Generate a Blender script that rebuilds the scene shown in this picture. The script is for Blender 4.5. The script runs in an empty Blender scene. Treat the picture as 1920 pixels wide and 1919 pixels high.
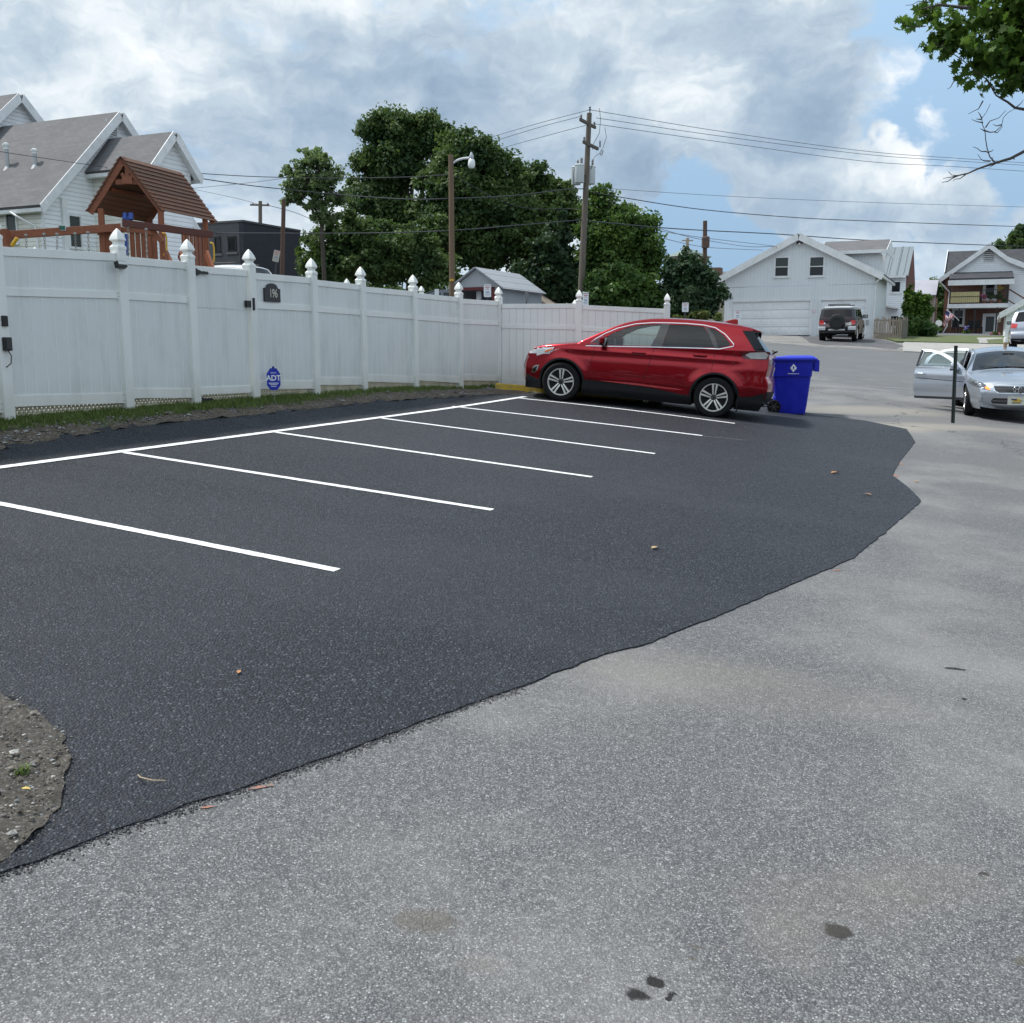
import bpy, bmesh, math, random
import numpy as np
from mathutils import Vector, Matrix, geometry, noise
from mathutils.bvhtree import BVHTree
R = math.radians
random.seed(7); rng = np.random.default_rng(11)
SC = bpy.context.scene; COL = SC.collection
EYE = 1.88; TH = R(9.0); FPX = 1920.0

# ---------------------------------------------------------------- camera, world, sun, exposure
cam = bpy.data.cameras.new('camera'); co = bpy.data.objects.new('camera', cam); COL.objects.link(co)
co.location = (0, 0, EYE); co.rotation_euler = (R(90) - TH, 0, 0)
cam.sensor_fit = 'HORIZONTAL'; cam.sensor_width = 36; cam.lens = 36; cam.clip_end = 3000
SC.camera = co
SC.view_settings.view_transform = 'Standard'; SC.view_settings.look = 'None'
SC.view_settings.exposure = 0.74; SC.view_settings.gamma = 1.0
SC.render.resolution_x = 1024; SC.render.resolution_y = 1023

SUN_D = Vector((-0.80, 0.30, 1.55)).normalized()      # towards the sun
sun = bpy.data.lights.new('sun', 'SUN'); so = bpy.data.objects.new('sun', sun); COL.objects.link(so)
sun.energy = 2.6; sun.angle = R(6.0); sun.color = (1.0, 0.965, 0.91)
so.rotation_euler = SUN_D.to_track_quat('Z', 'Y').to_euler(); so.location = (-30, 20, 60)

W = bpy.data.worlds.new('World'); SC.world = W; W.use_nodes = True
class NT:
    """small helper to chain shader nodes"""
    def __init__(s, tree): s.t = tree; s.n = tree.nodes; s.l = tree.links
    def new(s, typ, **kw):
        n = s.n.new(typ)
        for k, v in kw.items():
            if hasattr(n, k) and not k.startswith('i_'): setattr(n, k, v)
        return n
    def put(s, sock, v):
        if v is None: return
        if hasattr(v, 'links') or isinstance(v, bpy.types.NodeSocket): s.l.new(v, sock)
        else:
            if sock.type == 'RGBA' and len(v) == 3: v = (*v, 1)
            sock.default_value = v
    def m(s, op, a, b=None, c=None, clamp=False):
        n = s.n.new('ShaderNodeMath'); n.operation = op; n.use_clamp = clamp
        s.put(n.inputs[0], a); s.put(n.inputs[1], b); s.put(n.inputs[2], c); return n.outputs[0]
    def vm(s, op, a, b=None, out=0):
        n = s.n.new('ShaderNodeVectorMath'); n.operation = op
        s.put(n.inputs[0], a); s.put(n.inputs[1], b)
        return n.outputs['Value'] if op in ('DOT_PRODUCT', 'LENGTH', 'DISTANCE') else n.outputs[0]
    def mix(s, f, a, b, typ='MIX'):
        n = s.n.new('ShaderNodeMix'); n.data_type = 'RGBA'; n.blend_type = typ; n.clamp_factor = True
        s.put(n.inputs[0], f); s.put(n.inputs[6], a); s.put(n.inputs[7], b); return n.outputs[2]
    def noise(s, vec, scale, detail=4, rough=.55, dist=0, out=0):
        n = s.n.new('ShaderNodeTexNoise'); n.inputs['Scale'].default_value = scale
        n.inputs['Detail'].default_value = detail; n.inputs['Roughness'].default_value = rough
        n.inputs['Distortion'].default_value = dist
        if vec is not None: s.put(n.inputs['Vector'], vec)
        return n.outputs[out]
    def vor(s, vec, scale, feat='F1', out=0, rnd=1.0):
        n = s.n.new('ShaderNodeTexVoronoi'); n.feature = feat; n.inputs['Scale'].default_value = scale
        n.inputs['Randomness'].default_value = rnd
        if vec is not None: s.put(n.inputs['Vector'], vec)
        return n.outputs[out]
    def ramp(s, f, stops, interp='LINEAR'):
        n = s.n.new('ShaderNodeValToRGB'); s.put(n.inputs[0], f); e = n.color_ramp.elements
        n.color_ramp.interpolation = interp
        while len(e) < len(stops): e.new(.5)
        for el, (p, c) in zip(e, stops):
            el.position = p; el.color = (c, c, c, 1) if not hasattr(c, '__len__') else (*c[:3], 1)
        return n.outputs[0]
    def smooth(s, v, a, b):
        n = s.n.new('ShaderNodeMapRange'); n.interpolation_type = 'SMOOTHSTEP'
        s.put(n.inputs[0], v); n.inputs[1].default_value = a; n.inputs[2].default_value = b; return n.outputs[0]
    def sep(s, v):
        n = s.n.new('ShaderNodeSeparateXYZ'); s.put(n.inputs[0], v); return n.outputs
    def comb(s, x, y, z):
        n = s.n.new('ShaderNodeCombineXYZ')
        for i, v in enumerate((x, y, z)): s.put(n.inputs[i], v)
        return n.outputs[0]

def build_world():
    t = NT(W.node_tree); t.n.clear()
    tc = t.new('ShaderNodeTexCoord'); d = t.vm('NORMALIZE', tc.outputs['Generated'])
    sky = t.new('ShaderNodeTexSky'); sky.sky_type = 'NISHITA'; sky.sun_disc = False
    sky.sun_elevation = math.asin(SUN_D.z); sky.sun_rotation = math.atan2(SUN_D.x, SUN_D.y)
    sky.air_density = 1.0; sky.dust_density = 1.2; sky.ozone_density = 2.0
    blue = t.mix(1.0, sky.outputs[0], (.125, .125, .135), 'MULTIPLY')
    x, y, z = t.sep(d)
    # cloud layer: the direction is projected on a curved sheet overhead
    zz = t.m('ADD', t.m('MAXIMUM', z, 0.0), 0.42)
    p = t.comb(t.m('DIVIDE', x, zz), t.m('DIVIDE', y, zz), t.m('MULTIPLY', z, 2.2))
    wv = t.noise(p, 3.2, 4, .55, out=1)
    pw = t.vm('ADD', p, t.vm('MULTIPLY', t.vm('SUBTRACT', wv, (.5, .5, .5)), (.30, .30, .30)))
    dw = t.vm('NORMALIZE', t.vm('ADD', d, t.vm('MULTIPLY', t.vm('SUBTRACT', t.noise(d, 6.0, 5, .6, out=1), (.5, .5, .5)), (.16, .16, .16))))
    def blob(u, v, r0, r1):
        F = Vector((u-960, 1920*math.cos(TH)+math.sin(TH)*(960-v), -1920*math.sin(TH)+math.cos(TH)*(960-v))).normalized()
        dt = t.vm('DOT_PRODUCT', dw, tuple(F))
        return t.smooth(dt, math.cos(R(r1)), math.cos(R(r0)))
    big = t.noise(t.vm('ADD', pw, (3.1, 7.7, 0)), 1.9, 6, .55)
    det = t.noise(t.vm('ADD', t.vm('MULTIPLY', dw, (1.0, 1.0, 1.6)), (13.0, 2.0, 0)), 10.0, 9, .6)
    dens = t.m('ADD', t.m('MULTIPLY', big, .72), t.m('MULTIPLY', det, .30))
    mx = lambda a, b: t.m('MAXIMUM', a, b)
    gap = mx(mx(t.m('MULTIPLY', blob(1760, 150, 2., 9.5), 1.15), t.m('MULTIPLY', blob(1310, 470, .5, 5.0), 1.0)), mx(t.m('MULTIPLY', blob(1610, 190, .5, 3.8), .9), t.m('MULTIPLY', blob(1900, 60, 1., 8), .9)))
    gap = mx(gap, t.m('MULTIPLY', blob(380, 380, .5, 4.5), .5))
    thick = mx(mx(t.m('MULTIPLY', blob(1725, 290, .6, 3.0), .8), blob(1640, 345, .6, 3.4)), mx(blob(1790, 360, .5, 3.2), t.m('MULTIPLY', blob(1450, 90, 4, 10), .7)))
    dens = t.m('ADD', t.m('SUBTRACT', dens, t.m('MULTIPLY', gap, .30)), t.m('ADD', t.m('MULTIPLY', thick, .26), .075))
    cover = t.smooth(dens, .44, .53)
    # light and shade inside the cloud: broad masses and billowing detail
    n3 = t.noise(t.vm('ADD', pw, (5.5, 1.5, 2.0)), 2.1, 5, .52)
    n4 = t.noise(t.vm('ADD', t.vm('MULTIPLY', dw, (1.0, 1.0, 1.7)), (1.2, 9.1, 4.0)), 11.0, 8, .60)
    li = t.m('ADD', t.m('MULTIPLY', n3, .60), t.m('MULTIPLY', n4, .415))
    edge = t.smooth(dens, .62, .46); li = t.m('ADD', li, t.m('MULTIPLY', edge, .035))
    bright = mx(mx(t.m('MULTIPLY', blob(1700, 270, .5, 3.4), .12), t.m('MULTIPLY', blob(260, 60, 3, 15), .055)), mx(t.m('MULTIPLY', blob(1290, 230, .5, 3.5), .08), t.m('MULTIPLY', blob(800, 60, 1, 9), .05)))
    bright = mx(bright, t.m('MULTIPLY', blob(1620, 400, 1, 5), .06))
    dark = mx(mx(t.m('MULTIPLY', blob(590, 230, 1, 9), .055), t.m('MULTIPLY', blob(1500, 90, 2, 7), .075)), t.m('MULTIPLY', blob(1230, 330, 1, 5), .04))
    li = t.m('SUBTRACT', t.m('ADD', li, bright), dark)
    lit = t.ramp(li, [(.36, (.19, .26, .345)), (.44, (.25, .32, .40)), (.52, (.35, .415, .475)), (.59, (.49, .535, .57)), (.67, (.63, .65, .665))])
    low = t.m('SUBTRACT', 1.0, t.smooth(z, .0, .13)); lit = t.mix(t.m('MULTIPLY', low, .55), lit, (.31, .42, .53))
    blue = t.mix(t.smooth(z, .34, .04), (.275, .405, .555), (.205, .31, .435))
    col = t.mix(cover, blue, lit)
    # sky out of view behind the viewer, brightened to lift the shaded fence
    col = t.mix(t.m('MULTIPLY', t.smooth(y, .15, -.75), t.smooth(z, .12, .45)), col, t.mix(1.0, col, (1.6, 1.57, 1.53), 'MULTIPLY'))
    # below the horizon: plain ground bounce
    up = t.smooth(z, -.06, -.01); col = t.mix(up, (.16, .16, .16), col)
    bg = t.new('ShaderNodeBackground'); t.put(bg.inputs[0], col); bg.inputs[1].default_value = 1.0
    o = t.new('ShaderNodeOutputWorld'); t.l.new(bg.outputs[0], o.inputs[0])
build_world()

# ---------------------------------------------------------------- ground heights and picking points
E1 = Vector((0.910, -0.414, 0)).normalized()      # along the stalls (to the right and near)
E2 = Vector((0.414, 0.910, 0)).normalized()       # along the fence (away)
def sst(a, b, v):
    t = np.clip((v - a) / (b - a), 0, 1); return t * t * (3 - 2 * t)
def T(x, y):
    """ground height"""
    ye = np.where(y > 72, 72 + 12 * (1 - np.exp(-(y - 72) / 12)), y)
    xe = 90 * np.tanh(x / 90)
    s = .02 + .0609 * (1 - sst(22, 58, y))
    z = .0483 * ye - s * xe
    z = z + .17 * sst(5.5, 9, x) * sst(13, 19, y) * (1 - sst(28, 45, y))
    z = z + .06 * np.exp(-(((x - 2.5) / 3.0) ** 2 + ((y - 19.7) / 2.6) ** 2))
    # bank rising to the fence
    fx = -.287 + .4549 * (y - 21.97)             # fence line
    dd = fx - x                                   # >0 behind the fence
    z = z + .15 * sst(-1.15, -.25, dd) * (1 - sst(17, 21.5, y)) * sst(2, 6, y)
    return z
def ray(u, v):
    return Vector((u - 960, 1920 * math.cos(TH) + math.sin(TH) * (960 - v), -1920 * math.sin(TH) + math.cos(TH) * (960 - v)))
def H(u, v, y):
    d = ray(u, v); p = d * (y / d.y); return Vector((p.x, p.y, p.z + EYE))
def G(u, v):
    d = ray(u, v); d = d / d.y; prev = .3; y = .3
    while y < 160:
        y += .2
        if d.z * y + EYE < float(T(d.x * y, y)): break
        prev = y
    lo, hi = prev, y
    for _ in range(30):
        m = (lo + hi) / 2
        if d.z * m + EYE < float(T(d.x * m, m)): hi = m
        else: lo = m
    return Vector((d.x * lo, lo, float(T(d.x * lo, lo))))
def P(u, v, p0, dr):
    """point of the view ray on the vertical plane through p0 along dr"""
    d = ray(u, v); n = Vector((dr.y, -dr.x, 0)); k = (p0.x * n.x + p0.y * n.y) / (d.x * n.x + d.y * n.y)
    return Vector((d.x * k, d.y * k, d.z * k + EYE))
def gz(p): return float(T(p.x, p.y))

# ---------------------------------------------------------------- mesh helpers
class MB:
    def __init__(s): s.v = []; s.f = []; s.mi = []; s.mm = 0
    def add(s, vs, fs):
        o = len(s.v); s.v += [tuple(v) for v in vs]; s.f += [tuple(i + o for i in f) for f in fs]; s.mi += [s.mm] * len(fs); return s
    def obox(s, c, ex, ey, ez):
        """box from centre and three half-extent vectors"""
        c, ex, ey, ez = map(Vector, (c, ex, ey, ez)); vs = []
        for k in (-1, 1):
            for j in (-1, 1):
                for i in (-1, 1): vs.append(c + ex * i + ey * j + ez * k)
        return s.add(vs, [(0, 2, 3, 1), (4, 5, 7, 6), (0, 1, 5, 4), (2, 6, 7, 3), (0, 4, 6, 2), (1, 3, 7, 5)])
    def box(s, x0, x1, y0, y1, z0, z1):
        return s.obox(((x0+x1)/2, (y0+y1)/2, (z0+z1)/2), ((x1-x0)/2, 0, 0), (0, (y1-y0)/2, 0), (0, 0, (z1-z0)/2))
    def beam(s, a, b, w, h, up=(0, 0, 1)):
        a, b = Vector(a), Vector(b); d = (b - a); L = d.length; d.normalize(); up = Vector(up)
        sd = d.cross(up)
        if sd.length < 1e-4: sd = d.cross(Vector((1, 0, 0)))
        sd.normalize(); u2 = sd.cross(d).normalized()
        return s.obox((a + b) / 2, d * L / 2, sd * w / 2, u2 * h / 2)
    def tube(s, pts, r, n=8, caps=True):
        pts = [Vector(p) for p in pts]; rr = r if hasattr(r, '__len__') else [r] * len(pts)
        o = len(s.v); prev = None
        for i, p in enumerate(pts):
            d = (pts[min(i+1, len(pts)-1)] - pts[max(i-1, 0)]).normalized()
            if prev is None: a = d.orthogonal().normalized()
            else:
                a = prev - d * prev.dot(d)
                a = a.normalized() if a.length > 1e-5 else d.orthogonal().normalized()
            prev = a; b = d.cross(a)
            for k in range(n):
                t = 2 * math.pi * k / n; s.v.append(tuple(p + (a * math.cos(t) + b * math.sin(t)) * rr[i]))
        for i in range(len(pts) - 1):
            for k in range(n):
                k2 = (k + 1) % n; s.f.append((o+i*n+k, o+i*n+k2, o+(i+1)*n+k2, o+(i+1)*n+k)); s.mi.append(s.mm)
        if caps:
            s.f.append(tuple(o + k for k in range(n))[::-1]); s.f.append(tuple(o + (len(pts)-1)*n + k for k in range(n))); s.mi += [s.mm] * 2
        return s
    def lathe(s, prof, c=(0, 0, 0), ax=(0, 0, 1), n=16):
        """prof: (radius, height) pairs"""
        c = Vector(c); ax = Vector(ax).normalized(); a = ax.orthogonal().normalized(); b = ax.cross(a); o = len(s.v)
        for r, h in prof:
            for k in range(n):
                t = 2 * math.pi * (k + .5) / n; s.v.append(tuple(c + ax * h + (a * math.cos(t) + b * math.sin(t)) * r))
        for i in range(len(prof) - 1):
            for k in range(n):
                k2 = (k + 1) % n; s.f.append((o+i*n+k, o+i*n+k2, o+(i+1)*n+k2, o+(i+1)*n+k)); s.mi.append(s.mm)
        s.f.append(tuple(o + k for k in range(n))[::-1]); s.f.append(tuple(o + (len(prof)-1)*n + k for k in range(n))); s.mi += [s.mm] * 2
        return s
    def prism(s, pts, vec):
        """planar polygon extruded by vec"""
        n = len(pts); vec = Vector(vec); pts = [Vector(p) for p in pts]
        return s.add(pts + [p + vec for p in pts], [tuple(range(n))[::-1], tuple(range(n, 2*n))] + [(i, (i+1) % n, n+(i+1) % n, n+i) for i in range(n)])
    def build(s, name, mt, parent=None, world=True, smooth=False, bevel=0, fixn=True):
        me = bpy.data.meshes.new(name)
        vs = np.array(s.v, dtype=float)
        if parent is not None and world:
            M = chain(parent).inverted(); M3 = np.array(M); vs = vs @ M3[:3, :3].T + M3[:3, 3]
        me.from_pydata(vs.tolist(), [], s.f)
        mts = mt if isinstance(mt, (list, tuple)) else [mt]
        for q in mts: me.materials.append(q)
        if len(mts) > 1: me.polygons.foreach_set('material_index', s.mi)
        o = bpy.data.objects.new(name, me); COL.objects.link(o)
        if fixn:
            bm = bmesh.new(); bm.from_mesh(me); bmesh.ops.recalc_face_normals(bm, faces=bm.faces); bm.to_mesh(me); bm.free()
        if smooth: shade(me, 40)
        if bevel:
            b = o.modifiers.new('bevel', 'BEVEL'); b.width = bevel; b.segments = 2; b.limit_method = 'ANGLE'; b.angle_limit = R(40)
        if parent is not None: o.parent = parent
        return o
def shade(me, ang):
    me.polygons.foreach_set('use_smooth', [True] * len(me.polygons))
    try: me.set_sharp_from_angle(angle=R(ang))
    except Exception: pass
def chain(o):
    M = Matrix.Identity(4)
    while o is not None:
        M = Matrix.LocRotScale(o.location, o.rotation_euler, o.scale) @ M; o = o.parent
    return M
def tag(o, label=None, cat=None, group=None, kind=None):
    if label: o['label'] = label
    if cat: o['category'] = cat
    if group: o['group'] = group
    if kind: o['kind'] = kind
    return o
def thing(name, label, cat, loc=(0, 0, 0), rz=0, group=None, rot=None):
    o = bpy.data.objects.new(name, None); COL.objects.link(o); o.empty_display_size = .2
    o.location = loc; o.rotation_euler = rot if rot else (0, 0, rz); return tag(o, label, cat, group)
def copy_tree(o, parent=None):
    c = o.copy(); COL.objects.link(c)
    if parent is not None: c.parent = parent
    for ch in [q for q in list(COL.objects) if q.parent == o]: copy_tree(ch, c)
    return c
def struct(o): o['kind'] = 'structure'; return o
def stuff(o): o['kind'] = 'stuff'; return o

# ---------------------------------------------------------------- materials
MATS = {}
def mat(name, col, rough=.6, metal=0, spec=.5, col2=None, nscale=4, bump=0, bscale=60, coat=0, stretch=None, sheen=0, var=0):
    if name in MATS: return MATS[name]
    m = bpy.data.materials.new(name); m.use_nodes = True; t = NT(m.node_tree)
    b = t.n['Principled BSDF']; b.inputs['Roughness'].default_value = rough; b.inputs['Metallic'].default_value = metal
    b.inputs['Specular IOR Level'].default_value = spec; b.inputs['Coat Weight'].default_value = coat; b.inputs['Coat Roughness'].default_value = .03
    tc = t.new('ShaderNodeTexCoord'); vec = tc.outputs['Object']
    if stretch: vec = t.vm('MULTIPLY', vec, stretch)
    if col2 is not None:
        n = t.noise(vec, nscale, 5, .6); f = t.smooth(n, .35, .65); c = t.mix(f, col, col2)
        t.put(b.inputs['Base Color'], c)
        t.put(b.inputs['Roughness'], t.m('ADD', t.m('MULTIPLY', n, .2), rough - .1))
    else: t.put(b.inputs['Base Color'], col)
    if bump:
        n = t.noise(vec, bscale, 4, .6); bp = t.new('ShaderNodeBump'); bp.inputs['Strength'].default_value = bump; bp.inputs['Distance'].default_value = .01
        t.put(bp.inputs['Height'], n); t.put(b.inputs['Normal'], bp.outputs[0])
    MATS[name] = m; return m
def emis(name, col, st):
    m = bpy.data.materials.new(name); m.use_nodes = True; b = m.node_tree.nodes['Principled BSDF']
    b.inputs['Base Color'].default_value = (*col, 1); b.inputs['Emission Color'].default_value = (*col, 1); b.inputs['Emission Strength'].default_value = st
    MATS[name] = m; return m
def glass(name, tint, gl=.12, rough=.02, opaque=0.0, dark=(.02, .02, .025)):
    m = bpy.data.materials.new(name); m.use_nodes = True; t = NT(m.node_tree); t.n.clear()
    tr = t.new('ShaderNodeBsdfTransparent'); tr.inputs[0].default_value = (*tint, 1)
    g = t.new('ShaderNodeBsdfGlossy'); g.inputs['Roughness'].default_value = rough; g.inputs[0].default_value = (1, 1, 1, 1)
    lw = t.new('ShaderNodeFresnel'); lw.inputs[0].default_value = 1.52
    f = t.m('ADD', t.m('MULTIPLY', lw.outputs[0], 1.0), gl, clamp=True)
    base = tr.outputs[0]
    if opaque > 0:
        df = t.new('ShaderNodeBsdfDiffuse'); df.inputs[0].default_value = (*dark, 1)
        mx = t.new('ShaderNodeMixShader'); mx.inputs[0].default_value = opaque; t.l.new(base, mx.inputs[1]); t.l.new(df.outputs[0], mx.inputs[2]); base = mx.outputs[0]
    mx = t.new('ShaderNodeMixShader'); t.put(mx.inputs[0], f); t.l.new(base, mx.inputs[1]); t.l.new(g.outputs[0], mx.inputs[2])
    o = t.new('ShaderNodeOutputMaterial'); t.l.new(mx.outputs[0], o.inputs[0]); MATS[name] = m; return m
def siding(name, col, pitch=.115, vertical=False, axis=None, col2=None, depth=.012, rough=.55):
    """lap or groove siding: profile along z (or along a horizontal axis when vertical)"""
    m = bpy.data.materials.new(name); m.use_nodes = True; t = NT(m.node_tree); b = t.n['Principled BSDF']
    tc = t.new('ShaderNodeTexCoord'); vec = tc.outputs['Object']; x, y, z = t.sep(vec)
    if vertical: q = t.vm('DOT_PRODUCT', vec, tuple(axis))
    else: q = z
    fr = t.m('FRACT', t.m('DIVIDE', q, pitch))
    if vertical: h = t.ramp(fr, [(0, 0.0), (.08, 0.0), (.14, 1.0), (.94, 1.0), (1, 0.0)])
    else: h = t.ramp(fr, [(0, 1.0), (.9, .25), (.94, .0), (1, 1.0)])
    bp = t.new('ShaderNodeBump'); bp.inputs['Strength'].default_value = 1; bp.inputs['Distance'].default_value = depth
    t.put(bp.inputs['Height'], h); t.put(b.inputs['Normal'], bp.outputs[0])
    st = t.noise(t.vm('MULTIPLY', vec, (1.6, 1.6, .35)), 1.2, 6, .65)
    c = t.mix(t.m('MULTIPLY', t.smooth(st, .42, .72), .55), col, col2 if col2 else tuple(c * .8 for c in col))
    gr = t.ramp(fr, [(0, 1.0), (.05, 1.0), (.1, 0), (1, 0.0)] if vertical else [(0, 0), (.84, 0.0), (.88, 1.0), (1, 1.0)])
    c = t.mix(t.m('MULTIPLY', gr, .30 if vertical else .55), c, tuple(v * .45 for v in col))   # shadow lines of the laps and joints put into the colour
    t.put(b.inputs['Base Color'], c); b.inputs['Roughness'].default_value = rough
    MATS[name] = m; return m
def shingle(name, col, col2, row=.14, axis=(1, 0, 0), up=(0, 0, 1), slope=1.0):
    m = bpy.data.materials.new(name); m.use_nodes = True; t = NT(m.node_tree); b = t.n['Principled BSDF']
    tc = t.new('ShaderNodeTexCoord'); vec = tc.outputs['Object']
    u = t.vm('DOT_PRODUCT', vec, tuple(axis)); w = t.m('MULTIPLY', t.vm('DOT_PRODUCT', vec, tuple(up)), slope)
    br = t.new('ShaderNodeTexBrick'); br.inputs['Scale'].default_value = 1.0; br.inputs['Brick Width'].default_value = .32; br.inputs['Row Height'].default_value = row
    br.inputs['Mortar Size'].default_value = .006; br.inputs['Mortar Smooth'].default_value = .3; br.inputs['Bias'].default_value = 0
    t.put(br.inputs['Vector'], t.comb(u, w, 0.0)); t.put(br.inputs['Color1'], col); t.put(br.inputs['Color2'], col2); t.put(br.inputs['Mortar'], tuple(v * .5 for v in col))
    n = t.noise(vec, .8, 6, .65); c = t.mix(t.m('MULTIPLY', t.smooth(n, .4, .7), .5), br.outputs[0], tuple(v * .62 for v in col))
    g = t.noise(vec, 90, 3, .6); c = t.mix(.35, c, t.mix(g, tuple(v * .5 for v in col), tuple(min(1, v * 1.6) for v in col)))
    t.put(b.inputs['Base Color'], c); b.inputs['Roughness'].default_value = .9
    bp = t.new('ShaderNodeBump'); bp.inputs['Strength'].default_value = .6; bp.inputs['Distance'].default_value = .008; t.put(bp.inputs['Height'], t.m('SUBTRACT', 1.0, br.outputs[1])); t.put(b.inputs['Normal'], bp.outputs[0])
    MATS[name] = m; return m
def brick(name, c1, c2, mortar, axis=(1, 0, 0), bw=.21, rh=.075):
    m = bpy.data.materials.new(name); m.use_nodes = True; t = NT(m.node_tree); b = t.n['Principled BSDF']
    tc = t.new('ShaderNodeTexCoord'); vec = tc.outputs['Object']; z = t.sep(vec)[2]
    br = t.new('ShaderNodeTexBrick'); br.inputs['Scale'].default_value = 1.0; br.inputs['Brick Width'].default_value = bw; br.inputs['Row Height'].default_value = rh; br.inputs['Mortar Size'].default_value = .007
    t.put(br.inputs['Vector'], t.comb(t.vm('DOT_PRODUCT', vec, tuple(axis)), z, 0.0)); t.put(br.inputs['Color1'], c1); t.put(br.inputs['Color2'], c2); t.put(br.inputs['Mortar'], mortar)
    n = t.noise(vec, 2.2, 5, .6); c = t.mix(t.m('MULTIPLY', n, .5), br.outputs[0], tuple(v * .7 for v in c1)); t.put(b.inputs['Base Color'], c); b.inputs['Roughness'].default_value = .85
    bp = t.new('ShaderNodeBump'); bp.inputs['Strength'].default_value = .7; bp.inputs['Distance'].default_value = .006; t.put(bp.inputs['Height'], t.m('SUBTRACT', 1.0, br.outputs[1])); t.put(b.inputs['Normal'], bp.outputs[0])
    MATS[name] = m; return m
def wood(name, c1, c2, rough=.6, axis=0, scale=3.0, bump=.4):
    m = bpy.data.materials.new(name); m.use_nodes = True; t = NT(m.node_tree); b = t.n['Principled BSDF']
    tc = t.new('ShaderNodeTexCoord'); st = [14.0, 14.0, 14.0]; st[axis] = .8
    vec = t.vm('MULTIPLY', tc.outputs['Object'], tuple(st)); n = t.noise(vec, scale, 5, .65, .6); n2 = t.noise(tc.outputs['Object'], 2.5, 4, .6)
    gi = t.new('ShaderNodeNewGeometry'); c = t.mix(t.smooth(n, .3, .7), c1, c2); c = t.mix(t.m('MULTIPLY', n2, .45), c, tuple(v * .6 for v in c1))
    c = t.mix(t.m('MULTIPLY', gi.outputs['Random Per Island'], .4), c, tuple(v * .62 for v in c2)); t.put(b.inputs['Base Color'], c); b.inputs['Roughness'].default_value = rough
    bp = t.new('ShaderNodeBump'); bp.inputs['Strength'].default_value = bump; bp.inputs['Distance'].default_value = .004; t.put(bp.inputs['Height'], n); t.put(b.inputs['Normal'], bp.outputs[0])
    MATS[name] = m; return m
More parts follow.
